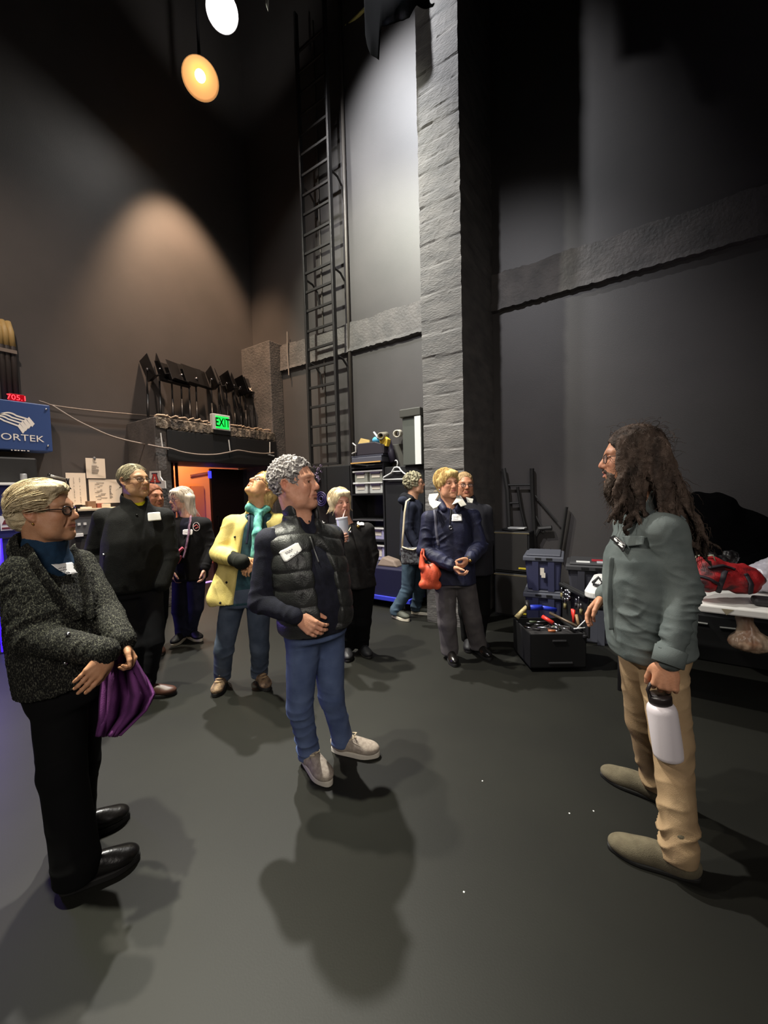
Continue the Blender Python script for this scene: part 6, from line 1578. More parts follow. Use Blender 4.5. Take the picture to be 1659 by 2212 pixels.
# ------------------------------------------------------------------ woman in the yellow coat, looking up
def woman_yellow():
    viewdir = local(550)
    D = 3.03; f = viewdir(.05, 1); hd = ang(f); P = {}
    J(P, pelvis=(532, 1292, D), neck=(558, 1108, D), sR=(503, 1128, D-.02), sL=(606, 1128, D+.02), eR=(474, 1195, D-.06), wR=(512, 1210, D-.26), eL=(612, 1210, D-.02), wL=(560, 1222, D-.2), hipR=(502, 1306, D), hipL=(558, 1306, D))
    FT = set_legs(P, {'R': ((464, 1508), viewdir(-.22, .97), .26, (484, 1402)), 'L': ((580, 1494), viewdir(.3, .95), .26, (561, 1398))})
    H = Head(at(568, 1052, D+.02), viewdir(-.62, .42, .72), -.1, 1.0, (226, 172, 126), .95, lip=(180, 100, 84), brow=(150, 120, 90))
    body, _ = make_person(P, H, 'woman in a pale yellow coat and teal scarf looking up', hd, None, None, [dict(side=-1, d=viewdir(.7, .5, -.15), n=viewdir(.2, -.5, -.8), curl=(.8, .9, .5)), dict(side=1, d=viewdir(-.7, .5, .0), n=viewdir(0, -.5, -.8), curl=(.8, .9, .5))], h=.0075, hf=.004)
    sh = garment('shirt', top_sdf(P, hd, [(-.05, .165, .13, 0), (.4, .155, .12, 0), (.86, .15, .1, .01), (.99, .09, .07, 0)], sleeves='', shoulder=.05), fabric('shirt_teal', c(52, 84, 92), c(36, 58, 66), ns=20), body, [], .003, h=.0075)
    M_y = fabric('coat_yellow', c(226, 206, 128), c(206, 186, 108), rough=.7, sc=180, ns=8)
    S = top_sdf(P, hd, [(-.06, .20, .15, -.01), (.3, .185, .14, 0), (.6, .18, .135, 0), (.86, .165, .115, 0), (.99, .10, .085, -.01)], (.068, .066, .068, .058), .72, shoulder=.06, sleeves='R')
    S.cap(at(492, 1215, D-.02), at(468, 1292, D-.05), .05, .075, .05).cap(at(474, 1290, D-.05), at(488, 1300, D-.08), .055, .05, .03)
    S.cap(at(556, 1080, D-.2), at(545, 1330, D-.24), .13, .20, .01, 's'); S.cap(P['sL'], P['eL'], .066, .06, .03)
    S.half(at(470, 1304, D-.05), viewdir(.08, 0, -1))
    S.cap(P['neck']-f*.02, P['neck']+ZU*.04-f*.04, .095, .09, .02); S.cap(P['neck']+ZU*.01+f*.05, P['neck']+ZU*.15+f*.05, .10, .10, .01, 's')
    V, Q = S.mesh(.0065); N = normals(V, Q); V = folds(V, N, arm_folds(P, .010, 16, 'R')+[(at(480, 1260, D-.1), viewdir(1, 0, .2), .15, .008, 11)], .005, 8, (1.2, 1.2, .4))
    ct = meshobj('coat', V, Q, M_y, body)
    bv = bvh([ct, sh])
    for (x, y) in ((508, 1160), (490, 1258), (476, 1302), (536, 1118)):
        p = hit(bv, x, y, .003)
        if p is not None: MB().ball(p, .009, 10, 6).build('snap', M_blackm, ct)
    # dark glove-like cuff over the wrist
    S = SD(); e, w_ = P['eR'], P['wR']; S.cap(lerp(e, w_, .62), lerp(e, w_, 1.15), .050, .046, .02).ell(lerp(e, w_, 1.25), (.05, .05, .05), k=.03)
    garment('glove', S, fabric('glove_black', c(26, 28, 22), c(16, 17, 14)), body, [(w_, nrm(w_-e), .1, .006, 24)], .004, h=.006)
    # scarf
    S = SD(); S.chain([P['neck']+ZU*.06-f*.06, P['neck']+ZU*.045+viewdir(-.8, .5)*.07, P['neck']-ZU*.0+f*.075, at(556, 1150, D-.16), at(548, 1200, D-.17)], [.030, .030, .032, .030, .022], .02); S.chain([P['neck']+ZU*.05-f*.06, P['neck']+ZU*.03+viewdir(.8, .5)*.07, P['neck']-ZU*.01+f*.07], [.028, .030, .032], .02)
    garment('scarf', S, mat('scarf_teal', c(120, 200, 186), .8, col2=c(40, 110, 112), nscale=24, bump=.3, bscale=200), body, [], .006, 22, h=.006)
    band_on('lanyard', bv, [(540, 1100), (538, 1140), (533, 1175)], mat('band_dark', c(30, 34, 60), .6), body, .008, .4, .012)
    S = pants_sdf(P, hd, .14, (.165, .13), (.090, .074, .072, .066)); garment('jeans', S, fabric('denim_grey', c(84, 94, 110), c(64, 74, 90), sc=380, ns=9), body, leg_folds(P, .008, 15), .003, h=.0075)
    for qd in 'RL':
        s_ = shoe(body, FT[qd][0], FT[qd][1], P['a'+qd], mat('hiking_tan', c(150, 124, 96), .7, col2=c(84, 66, 54), nscale=26, bump=.3, bscale=120), M_soled, 1.02, .028)
        h_, t_ = FT[qd]; d = nrm(t_-h_); l = np.array([-d[1], d[0], 0])
        for k in range(3): MB().tube([h_+d*(.12+.03*k)+l*.025+ZU*(.105-.011*k), h_+d*(.135+.03*k)+ZU*(.114-.011*k), h_+d*(.12+.03*k)-l*.025+ZU*(.105-.011*k)], .004, 6).build('lace', mat('lace_tan', c(190, 160, 120), .7), s_, smooth=True)
    S = SD(); sleek(S, H, (.108, .088, .094)); haircut(S, H, .078, .070, -.3, side=False)
    S.ell(H.W((-.06, 0, -.04)), np.array([.07, .085, .08]), H.M, .03).cap(H.W((-.08, .05, -.03)), H.W((-.10, .06, -.12)), .05, .03, .03).cap(H.W((-.06, -.06, -.03)), H.W((-.09, -.07, -.12)), .045, .03, .03)
    gd = H.M.T @ np.array([0, 0, -1.0]); gf = lambda p: gd+.35*(p-np.array([-.01, 0, .03]))/.09*np.array([.3, 1, .3])
    ln = strands(H, 420, 33, gf, lambda p: .12, .0022, 1.08, lambda p: p[0] < .035 and p[2] > -.03 or p[2] > .09, .25, 8, lift=.010)
    hairmesh('hair', H, body, hairmat('hair_blonde', (216, 184, 120), (160, 130, 84), 40), S, ln, .0055, lambda p: vnoise(p*np.array([50, 50, 20])), .006)
    glasses(H, body, M_frame, w=.021, hgt=.015, th=.0019)
woman_yellow()
# ------------------------------------------------------------------ woman with the tumbler
def woman_cup():
    viewdir = local(740)
    D = 3.63; f = viewdir(.12, 1); hd = ang(f); P = {}
    J(P, pelvis=(768, 1252, D), neck=(748, 1130, D), sR=(706, 1145, D-.02), sL=(794, 1142, D+.02), eR=(702, 1212, D-.10), wR=(719, 1166, D-.30), eL=(806, 1198, D+.03), wL=(796, 1246, D-.02), hipR=(750, 1268, D), hipL=(788, 1268, D))
    FT = set_legs(P, {'R': ((752, 1432), viewdir(.0, 1), .25, (755, 1345)), 'L': ((800, 1424), viewdir(.35, .95), .25, (784, 1342))})
    H = Head(at(735, 1085, D), viewdir(.42, .9, -.03), .05, 1.0, (214, 160, 136), .95, lip=(176, 100, 96), brow=(160, 140, 120), old=1.2)
    body, tips = make_person(P, H, 'woman with a pale blonde bob in black drinking through a straw', hd, None, None, [dict(side=-1, d=viewdir(.85, .28, .12), n=viewdir(.25, -.95, .0), curl=(.45, .8, .5), k=.95, thumb=.5), dict(side=1, d=viewdir(-.1, .2, -1), n=viewdir(-1, 0, 0))], h=.0075, hf=.0038)
    S = top_sdf(P, hd, [(-.12, .185, .145, 0), (.25, .18, .14, 0), (.6, .178, .135, .01), (.86, .165, .11, 0), (.99, .09, .08, 0)], (.062, .056, .056, .046), .93, shoulder=.058)
    S.cap(P['neck']+f*.10+ZU*.03, P['neck']+f*.15-ZU*.11, .065, .03, .01, 's')
    jk = garment('cardigan', S, fabric('cardigan_black', c(30, 28, 27), c(20, 19, 19)), body, arm_folds(P, .008, 16), .004, h=.0075)
    S = top_sdf(P, hd, [(.2, .15, .12, .01), (.86, .14, .1, .01), (.98, .07, .065, 0)], sleeves='', shoulder=.05); S.cap(P['neck']+f*.09+ZU*.04, P['neck']+f*.13-ZU*.03, .05, .03, .01, 's')
    sh = garment('blouse', S, mat('blouse_black', c(14, 14, 16), .8), body, [], .002, h=.007)
    bv = bvh([jk, sh]); q = [(769, 1121), (785, 1121), (787, 1137), (772, 1138)]; badge(bv, q, body, lines_in(q, [(.3, .3, .8, .04), (.6, .3, .7, .06)]), rd=.08)
    p = hit(bv, 773, 1138, .006); MB().ball(p, (.018, .018, .018), 10, 8).build('brooch', M_gold, body, smooth=True)
    chain = [hit(bv, x, y, .006) for x, y in ((737, 1122), (741, 1135), (746, 1145), (752, 1150), (757, 1140), (760, 1126))]; chain = [q for q in chain if q is not None]
    if len(chain) > 2: MB().tube(chain, .003, 6).build('necklace', M_gold, body)
    p = hit(bv, 757, 1150, .01)
    if p is not None: MB().ball(p, .014, 10, 8).build('pendant', M_chrome, body, smooth=True)
    garment('trousers', pants_sdf(P, hd, .12, (.165, .13), (.094, .078, .076, .07)), mat('trousers_black', c(10, 10, 11), .9), body, leg_folds(P, .006, 13), .003, h=.0075)
    for qd in 'RL': shoe(body, FT[qd][0], FT[qd][1], P['a'+qd], mat('shoe_black', c(24, 24, 28), .6), M_soled)
    S = SD(); sleek(S, H, (.116, .098, .104), (-.022, 0, .034)); S.ell(H.W((.055, .012, .082)), np.array([.052, .066, .032])*H.k, H.M, .03)
    for q in (-1, 1): S.cap(H.W((-.015, q*.082, .02)), H.W((.0, q*.080, -.058)), .032, .024, .03)
    S.ell(H.W((-.075, 0, -.035)), (.05, .07, .055), H.M, .03); S.ell(H.W((.11, 0, -.03)), np.array([.075, .070, .092]), H.M, .012, 's'); S.half(H.W((0, 0, -.085)), -H.M[:, 2]+H.M[:, 0]*.2, .01)
    ln = strands(H, 600, 41, lambda p: np.array([-.35+.9*(p[0] > .03), 1.2*np.sign(p[1]+.01), -.6-1.5*(abs(p[1]) > .05)]), lambda p: .11, .0019, 1.16, lambda p: p[2] > .0 and not (p[0] > .06 and p[2] < .07), .12, 9, ell=((-.022, 0, .034), (.100, .085, .090)), lift=.006)
    hairmesh('hair', H, body, hairmat('hair_platinum', (238, 222, 184), (206, 186, 148), 60), S, ln, .005, lambda p: vnoise(p*np.array([30, 70, 20])), .004)
    # tumbler
    a, b = at(745, 1171, D-.25), at(738, 1119, D-.25); ax = b-a; L_ = np.linalg.norm(ax)
    t = empty('tumbler', a, 'pale blue-white tumbler with a straw held by the woman in black', 'tumbler')
    MB().lathe(a, ax, [(.001, 0), (.036, .0), (.040, .006), (.048, L_*.55), (.051, L_-.004), (.051, L_)], 24).build('cup', mat('tumbler_white', c(214, 220, 232), .3, metal=.1), t, smooth=True)
    MB().lathe(a, ax, [(.052, L_-.012), (.053, L_), (.050, L_+.006), (.001, L_+.006)], 24).build('lid', mat('lid_frost', c(196, 198, 206), .35), t, smooth=True)
    MB().tube([a+ax*.9, H.W((.105, -.004, -.066))], .005, 8).build('straw', mat('straw_pink', c(206, 170, 160), .4), t, smooth=True)
woman_cup()

# ------------------------------------------------------------------ woman walking, with patterned bag
def woman_walking():
    viewdir = local(893)
    D = 4.72; f = viewdir(.86, -.5); hd = ang(f); P = {}
    J(P, pelvis=(890, 1196, D), neck=(890, 1080, D), sR=(886, 1094, D-.14), sL=(902, 1092, D+.14), eR=(880, 1142, D-.17), wR=(902, 1182, D-.2), eL=(905, 1142, D+.16), wL=(912, 1180, D+.14), hipR=(884, 1208, D-.06), hipL=(897, 1206, D+.06))
    FT = set_legs(P, {'R': ((884, 1343), viewdir(.75, .65), .27, (881, 1272)), 'L': ((936, 1328), viewdir(.98, .15), .27, (908, 1268))}, 0)
    H = Head(at(896, 1044, D-.02), viewdir(.96, .10, .04), 0, 1.0, (214, 164, 132), .95, brow=(120, 105, 90))
    body, _ = make_person(P, H, 'woman with curly grey hair walking in a denim jacket', hd, None, None, [dict(side=-1, d=viewdir(.5, 0, -.8), n=viewdir(.2, .8, 0))], h=.0085, hf=.0048)
    S = top_sdf(P, hd, [(-.05, .165, .14, 0), (.3, .16, .13, 0), (.6, .165, .13, 0), (.86, .155, .11, 0), (1.0, .09, .08, 0)], (.062, .055, .054, .045), .95, shoulder=.056)
    S.ell(P['neck']-f*.10+ZU*.0, (.08, .09, .06), None, .04)
    jk = garment('denim_jacket', S, fabric('denim_ink', c(40, 44, 60), c(28, 32, 46), ns=12), body, arm_folds(P, .008, 16), .004, h=.0085)
    S = SD(); S.chain([P['neck']-f*.10+ZU*.03, P['neck']-f*.02+viewdir(0, .9)*.09+ZU*.01, P['neck']+f*.08-ZU*.04], [.06, .04, .03], .03); garment('hood', S, fabric('hood_black', c(16, 18, 26), c(12, 12, 16)), body, [], .006, 20, h=.007)
    garment('jeans', pants_sdf(P, hd, .12, (.155, .13), (.090, .072, .072, .068)), fabric('denim_slate', c(70, 88, 102), c(52, 68, 82), sc=380, ns=10), body, leg_folds(P, .010, 15), .004, h=.0085)
    for qd in 'RL': shoe(body, FT[qd][0], FT[qd][1], P['a'+qd], mat('trainer_grey', c(64, 66, 56), .7), mat('sole_cream', c(220, 212, 190), .6), 1.0, .036)
    S = SD(); S.ell(H.W((-.018, 0, .035)), np.array([.106, .090, .096]), H.M, .01); S.ell(H.W((-.05, 0, -.03)), (.06, .08, .06), H.M, .03); haircut(S, H, .070, .075, -.09, side=False)
    rs = np.random.RandomState(15)
    for k in range(420):
        u = nrm(rs.randn(3)); p = np.array([-.02, 0, .030])+u*np.array([.112, .096, .104])*rs.uniform(.96, 1.08)
        if p[0] > .05 and p[2] < .07 or p[2] < -.09: continue
        S.ell(H.W(p), np.array([.012, .012, .012])*rs.uniform(.7, 1.2), H.M, .006)
    hairmesh('hair', H, body, hairmat('hair_greyolive', (176, 168, 138), (84, 80, 66), 30), S, None, .005, lambda p: vnoise(p*90), .003)
    glasses(H, body, M_wire, w=.02, hgt=.014)
    # shoulder bag
    d = D-.27
    bg = empty('shoulder_bag', at(888, 1216, d), 'patterned grey shoulder bag with a pale strap on the walking woman', 'bag')
    S = SD(); S.box(at(888, 1201, d), (.115, .035, .10), np.stack([viewdir(1, 0), viewdir(0, 1), ZU], 1), .03)
    V, Q = S.mesh(.007); N = normals(V, Q); V = V+N*(.006*fbm(V*14))[:, None]
    meshobj('pouch', V, Q, mat('bag_print', c(112, 114, 116), .8, col2=c(58, 52, 56), nscale=46, contrast=(.42, .58)), bg)
    MB().tube([at(868, 1181, d-.04), at(880, 1186, d-.045), at(892, 1188, d-.045), at(908, 1182, d-.04)], .014, 8, flat=.6).build('rim', mat('bag_cream', c(198, 184, 156), .7), bg, smooth=True)
    MB().tube([at(868, 1183, d-.02), at(871, 1150, d), at(874, 1108, d+.02), at(878, 1083, d+.05), at(886, 1077, d+.12), at(894, 1082, D+.02), at(900, 1110, D+.2)], .011, 8, flat=.4, ref=-FWD).build('strap', mat('bag_cream'), bg, smooth=True)
woman_walking()

# ------------------------------------------------------------------ woman in navy with white collar
def woman_navy():
    viewdir = local(970)
    D = 3.52; f = viewdir(.16, 1); hd = ang(f); P = {}
    J(P, pelvis=(978, 1252, D), neck=(974, 1094, D), sR=(926, 1118, D-.02), sL=(1022, 1114, D+.02), eR=(916, 1190, D-.05), wR=(978, 1224, D-.26), eL=(1036, 1180, D-.02), wL=(1014, 1208, D-.26), hipR=(962, 1268, D), hipL=(1006, 1266, D))
    FT = set_legs(P, {'R': ((984, 1442), viewdir(.25, .97), .25, (966, 1345)), 'L': ((1060, 1428), viewdir(.5, .86), .25, (1020, 1338))})
    H = Head(at(966, 1045, D-.02), viewdir(.52, .84, .02), .08, 1.03, (226, 168, 134), .96, smile=1.0, lip=(190, 100, 92), brow=(160, 130, 90), old=1.2)
    hn = [dict(side=-1, d=viewdir(.55, .25, -.55), n=viewdir(.4, -.2, .6), curl=(.7, .7, .4), k=.95), dict(side=1, d=viewdir(-.65, .3, -.55), n=viewdir(-.3, -.5, .6), curl=(.8, .9, .5), k=.95)]
    body, _ = make_person(P, H, 'smiling blonde woman in a navy jacket with a white collar', hd, None, None, hn, h=.0075, hf=.0036)
    S = top_sdf(P, hd, [(-.08, .205, .155, 0), (.1, .20, .15, 0), (.45, .188, .145, 0), (.7, .182, .135, .01), (.87, .165, .11, 0), (.99, .10, .085, -.005)], (.068, .062, .066, .052), .93, shoulder=.060)
    S.cap(P['neck']+f*.08+ZU*.06, P['neck']+f*.15-ZU*.12, .065, .02, .01, 's'); S.half(at(980, 1257, D), viewdir(-.03, 0, -1))
    M_nv = fabric('jacket_navy', c(40, 42, 66), c(30, 32, 50), rough=.6, ns=12, sc=160)
    jk = garment('jacket', S, M_nv, body, arm_folds(P, .018, 15)+[(at(935, 1160, D-.1), viewdir(.4, 0, -.9), .14, .013, 14), (at(985, 1215, D-.15), viewdir(.5, 0, .8), .16, .010, 12)], .006, 8, h=.006)
    S = top_sdf(P, hd, [(.3, .15, .12, .01), (.86, .14, .1, .01), (.97, .07, .065, 0)], sleeves='', shoulder=.05); S.cap(P['neck']+f*.09+ZU*.05, P['neck']+f*.15-ZU*.06, .055, .02, .01, 's')
    sh = garment('top', S, mat('blouse_black', c(14, 14, 16), .8), body, [], .002, h=.007)
    bv = bvh([jk, sh])
    # white collar flaps
    def flap(pts, d0, name):
        P3 = [at(x, y, D+dz) for x, y, dz in pts]; MB()._add(P3, [tuple(range(len(P3)))]).build(name, mat('collar_white', c(226, 222, 206), .7, bump=.2, bscale=40), jk, solid=.008, bevel=.003)
    flap([(927, 1068, -.02), (938, 1084, -.10), (953, 1086, -.17), (944, 1097, -.20), (936, 1100, -.21), (928, 1091, -.17), (925, 1078, -.10)], 0, 'collar')
    flap([(927, 1068, -.02), (948, 1066, .07), (950, 1071, .06), (942, 1078, .0), (938, 1084, -.08)], 0, 'collar')
    flap([(976, 1090, -.18), (985, 1076, -.10), (994, 1068, -.02), (1000, 1078, -.10), (1008, 1090, -.15), (996, 1094, -.19), (990, 1085, -.17)], 0, 'collar')
    flap([(1006, 1075, .0), (1022, 1079, .02), (1020, 1088, -.05), (1010, 1086, -.07)], 0, 'collar')
    S = SD(); S.chain([P['neck']-f*.07+ZU*.05, P['neck']+viewdir(-1, .1)*.09+ZU*.03, P['neck']+viewdir(-.6, .9)*.11-ZU*.02], [.04, .035, .03], .03).chain([P['neck']-f*.07+ZU*.05, P['neck']+viewdir(1, .1)*.09+ZU*.03, P['neck']+viewdir(.6, .9)*.11-ZU*.02], [.04, .035, .03], .03)
    garment('collar_stand', S, M_nv, body, [], .003, h=.006)
    q = [(976, 1112), (996, 1111), (998, 1126), (975, 1127)]; badge(bv, q, body, lines_in(q, [(.35, .2, .7, .05), (.65, .15, .65, .07)], 2), rd=.05)
    band_on('cord', bv, [(973, 1096), (972, 1115), (972, 1132)], M_black, body, .004, .8, .006)
    p = hit(bv, 973, 1140, .008); MB().lathe(p, -FWD, [(.013+.005*math.cos(t), .005*math.sin(t)) for t in np.linspace(0, 2*PI, 9)], 16).build('ring_pendant', M_chrome, body, smooth=True)
    S = pants_sdf(P, hd, .1, (.168, .13), (.092, .080, .080, .078)); garment('trousers', S, fabric('trousers_grey', c(96, 92, 92), c(80, 76, 78), sc=320, ns=10), body, [(P['kR'], ZU, .2, .004, 6), (P['kL'], ZU, .2, .004, 6)], .004, 7, (1.4, 1.4, .25), h=.0075)
    for qd in 'RL': shoe(body, FT[qd][0], FT[qd][1], P['a'+qd], mat('leather_black', c(20, 18, 17), .28), M_soled, .92, .028)
    w_ = P['wL']; S_ = nrm(P['wL']-P['eL']); MB().lathe(w_+S_*.015, S_, [(.033, -.008), (.035, 0), (.033, .008)], 20).ball(w_+S_*.015+viewdir(.3, .9)*.034, (.014, .014, .014), 10, 8).build('wristwatch', M_gold, body, smooth=True)
    MB().ball(H.W((.0, -.082, -.046)), .009, 8, 6).build('earring', M_chrome, body, smooth=True)
    # hair
    S = SD(); sleek(S, H, (.112, .092, .098), (-.020, 0, .038)); S.ell(H.W((.060, .02, .082)), np.array([.045, .062, .030])*H.k, H.M, .03); S.ell(H.W((-.08, 0, -.03)), (.04, .06, .05), H.M, .03)
    for q in (-1, 1): S.cap(H.W((.0, q*.080, .03)), H.W((.005, q*.082, -.012)), .026, .016, .02)
    S.ell(H.W((.105, -.01, -.035)), np.array([.066, .072, .092])*H.k, H.M, .012, 's'); S.half(H.W((0, 0, -.075)), -H.M[:, 2]+H.M[:, 0]*.35, .01)
    ln = strands(H, 650, 51, lambda p: np.array([-.2+1.1*(p[0] > .02), -1.2 if p[1] < .03 else 1.0, -.5]), lambda p: .09, .0019, 1.14, lambda p: p[2] > -.03 and not (p[0] > .06 and p[2] < .072) and not (abs(p[1]) > .05 and p[2] < .0 and p[0] > .0), .22, 8, ell=((-.020, 0, .038), (.098, .081, .086)), lift=.010)
    hairmesh('hair', H, body, hairmat('hair_gold', (240, 212, 142), (180, 142, 84), 45), S, ln, .0048, lambda p: vnoise(p*np.array([36, 80, 26])), .005)
    # orange bag on her shoulder
    d = D-.16
    hb = empty('handbag', at(930, 1272, d), 'soft orange handbag hanging at the side of the woman in navy', 'bag')
    S = SD(); S.ell(at(928, 1243, d), (.085, .05, .10), None, .03).cap(at(914, 1262, d), at(945, 1264, d), .036, .034, .03).cap(at(912, 1225, d), at(911, 1192, d+.02), .030, .010, .03).cap(at(944, 1240, d), at(936, 1212, d), .035, .014, .03)
    S.ell(at(925, 1206, d-.07), (.035, .05, .05), None, .02, 's')
    V, Q = S.mesh(.006); N = normals(V, Q); V = V+N*(.007*fbm(V*np.array([16, 16, 5])))[:, None]
    meshobj('pouch', V, Q, mat('bag_orange', c(226, 96, 62), .5, col2=c(204, 80, 50), nscale=12, bump=.2, bscale=90), hb)
    MB().tube([at(911, 1196, d), at(912, 1186, d+.02), at(916, 1186, d+.03), at(915, 1200, d-.04), at(922, 1210, d-.05)], .007, 8).build('handle', mat('bag_orange'), hb, smooth=True)
    band_on('strap', bv, [(938, 1098), (942, 1130), (945, 1160), (948, 1178)], mat('strap_slate', c(84, 84, 98), .6), hb, .013, .35, .008)
woman_navy()

# ------------------------------------------------------------------ man behind her
def man_behind():
    viewdir = local(1010)
    D = 3.86; f = viewdir(.1, 1); hd = ang(f); P = {}
    J(P, pelvis=(1022, 1230, D), neck=(1012, 1088, D), sR=(975, 1104, D), sL=(1048, 1102, D), eR=(970, 1165, D), wR=(985, 1222, D-.05), eL=(1056, 1165, D), wL=(1045, 1220, D-.02), hipR=(1008, 1242, D), hipL=(1038, 1240, D))
    FT = set_legs(P, {'R': ((1012, 1412), viewdir(0, 1), .26, (1008, 1322)), 'L': ((1052, 1408), viewdir(.4, 1), .26, (1042, 1320))})
    H = Head(at(1003, 1048, D), viewdir(.25, .95), 0, 1.04, (196, 140, 108), 1.04, brow=(120, 100, 85))
    body, _ = make_person(P, H, 'man in glasses and dark clothes standing behind the blonde woman', hd, None, None, [dict(side=1, d=viewdir(0, .1, -1), n=viewdir(-1, 0, 0))], h=.0085, hf=.0048)
    S = top_sdf(P, hd, [(-.06, .19, .15, 0), (.4, .195, .15, 0), (.86, .175, .12, 0), (1.0, .09, .08, 0)], (.066, .06, .058, .048), .96, shoulder=.062); S.cap(P['neck'], P['neck']+ZU*.03, .078, .074, .02)
    garment('jumper', S, mat('jumper_night', c(22, 22, 30), .85, bump=.3, bscale=250), body, arm_folds(P, .007, 15), .004, h=.0085)
    garment('trousers', pants_sdf(P, hd, .12, (.168, .13), (.095, .078, .072, .068)), mat('trousers_black', c(10, 10, 11), .9), body, [], .003, h=.0085)
    for qd in 'RL': shoe(body, FT[qd][0], FT[qd][1], P['a'+qd], mat('shoe_black', c(24, 24, 28), .6), M_soled)
    S = SD(); sleek(S, H, (.104, .083, .091)); haircut(S, H, .066, .08, -.07); hairmesh('hair', H, body, hairmat('hair_brownblonde', (176, 146, 104), (120, 96, 66), 50), S, None, .0055, lambda p: vnoise(p*np.array([40, 90, 60])), .004)
    glasses(H, body, M_frame, w=.021, hgt=.015)
man_behind()

# ------------------------------------------------------------------ bearded man with the bottle
def man_bearded():
    viewdir = local(1400)
    D = 1.80; f = viewdir(-.93, .36); hd = ang(f); P = {}
    J(P, pelvis=(1408, 1392, D), neck=(1398, 1098, D), sL=(1442, 1140, D-.17), sR=(1362, 1128, D+.16), eL=(1482, 1275, D-.20), wL=(1443, 1430, D-.24), eR=(1350, 1265, D+.24), wR=(1306, 1285, D+.20), hipL=(1428, 1425, D-.06), hipR=(1384, 1420, D+.07))
    FT = set_legs(P, {'L': ((1312, 1828), viewdir(-.98, .06), .31, (1452, 1600)), 'R': ((1297, 1672), viewdir(-.97, -.2), .31, (1392, 1560))}, 0)
    H = Head(at(1362, 989, D-.0), viewdir(-.985, .14, .0), .0, 1.06, (206, 150, 118), 1.0, mouth_open=.6, lip=(176, 110, 112), brow=(50, 38, 32), old=.8)
    hn = [dict(side=1, d=viewdir(-.10, .05, -1), n=viewdir(.05, -1, 0), curl=(.9, 1.1, .7), k=1.15, thumb=.35), dict(side=-1, d=viewdir(-.55, .15, -.8), n=viewdir(.65, .35, -.5), curl=(.25, .4, .3), k=1.08, thumb=.6, spread=.12)]
    body, tips = make_person(P, H, 'bearded man with very long dark hair in a grey shirt and khaki trousers', hd, None, None, hn, h=.0065, hf=.003)
    # shirt
    S = top_sdf(P, hd, [(-.07, .175, .165, .0), (.08, .178, .17, .01), (.35, .178, .17, .015), (.65, .185, .165, .01), (.86, .175, .125, -.01), (.98, .10, .09, -.015)], (.066, .058, .058, .048), .95, shoulder=.064)
    S.half(at(1400, 1412, D), viewdir(.22, .0, -1)); S.cap(P['neck']-f*.02, P['neck']+ZU*.05-f*.03, .086, .084, .02); S.cap(P['neck']+f*.07+ZU*.06, P['neck']+f*.13-ZU*.05, .05, .015, .01, 's')
    V, Q = S.mesh(.005); N = normals(V, Q)
    fo = arm_folds(P, .010, 16, 'L')+[(at(1395, 1290, D-.2), viewdir(.35, 0, .9), .16, .010, 13), (at(1370, 1350, D-.2), viewdir(-.3, 0, .95), .14, .010, 14), (lerp(P['eL'], P['wL'], .5), P['wL']-P['eL'], .13, .007, 24), (at(1385, 1185, D-.2), viewdir(.7, 0, .6), .09, .006, 18)]
    V = folds(V, N, fo, .0045, 8, (1, 1, 1.3))
    M_sh = fabric('shirt_slate', c(106, 114, 112), c(92, 101, 100), sc=420, ns=9, rough=.8)
    sh = meshobj('shirt', V, Q, M_sh, body); bv = bvh([sh])
    # cuff, pocket, seams
    w_ = lerp(P['eL'], P['wL'], .93); ad = nrm(P['wL']-P['eL']); MB().lathe(w_, ad, [(.050, -.035), (.0555, -.033), (.0545, .03), (.050, .032), (.046, .02)], 28).build('cuff', M_sh, sh, smooth=True)
    band_on('shoulder_seam', bv, [(1403, 1112), (1418, 1100), (1440, 1098), (1462, 1106), (1480, 1125)], mat('seam_slate', c(64, 72, 74), .8), sh, .004, .5, .002)
    band_on('pocket_edge', bv, [(1350, 1165), (1362, 1160), (1378, 1162), (1392, 1168)], mat('seam_slate'), sh, .005, .5, .003)
    o = patch('pocket_flap', bv, [(1352, 1160), (1396, 1158), (1398, 1178), (1356, 1182)], M_sh, sh, off=.004, rd=0)
    band_on('button_placket', bv, [(1326, 1205), (1322, 1250), (1321, 1300), (1325, 1360)], M_sh, sh, .016, .2, .004)
    q = [(1326, 1166), (1336, 1158), (1362, 1180), (1354, 1197)]
    bd = patch('name_badge', bv, q, mat('badge_black', c(26, 26, 28), .35), body, off=.008, rd=.1)
    if bd is not None:
        b2 = bvh([bd])
        for st in ([(1329, 1164), (1334, 1168)], [(1331, 1167), (1335, 1171)], [(1340, 1173), (1346, 1178)], [(1338, 1176), (1347, 1183)]): scribble(b2, [st], M_white, bd, .004, .003, 'writing')
        scribble(b2, [[(1328, 1163), (1332, 1161), (1351, 1178), (1349, 1188), (1328, 1166)]], M_white, bd, .0012, .003, 'border_line')
    # trousers
    S = pants_sdf(P, hd, .14, (.160, .140), (.092, .078, .074, .064), cut=.062); V, Q = S.mesh(.0055); N = normals(V, Q)
    fo = []
    for qd in 'LR': fo += [(P['a'+qd]+ZU*.04, ZU+f*.3, .09, .014, 15), (P['a'+qd]+ZU*.16, ZU-f*.4, .10, .009, 13), (P['k'+qd]-f*.05, ZU+f*.4, .10, .008, 14), (lerp(P['hip'+qd], P['k'+qd], .4), ZU+f*.5, .12, .006, 12)]
    V = folds(V, N, fo, .0045, 8); tr = meshobj('trousers', V, Q, fabric('khaki', c(172, 146, 112), c(156, 130, 98), sc=400, ns=8), body)
    M_su = mat('suede_olive', c(106, 98, 78), .95, col2=c(92, 84, 66), nscale=30, bump=.3, bscale=300)
    for qd in 'LR':
        s_ = shoe(body, FT[qd][0], FT[qd][1], P['a'+qd], M_su, M_soled, 1.08, .018, tall=.06, name='shoe', bulk=1.15)
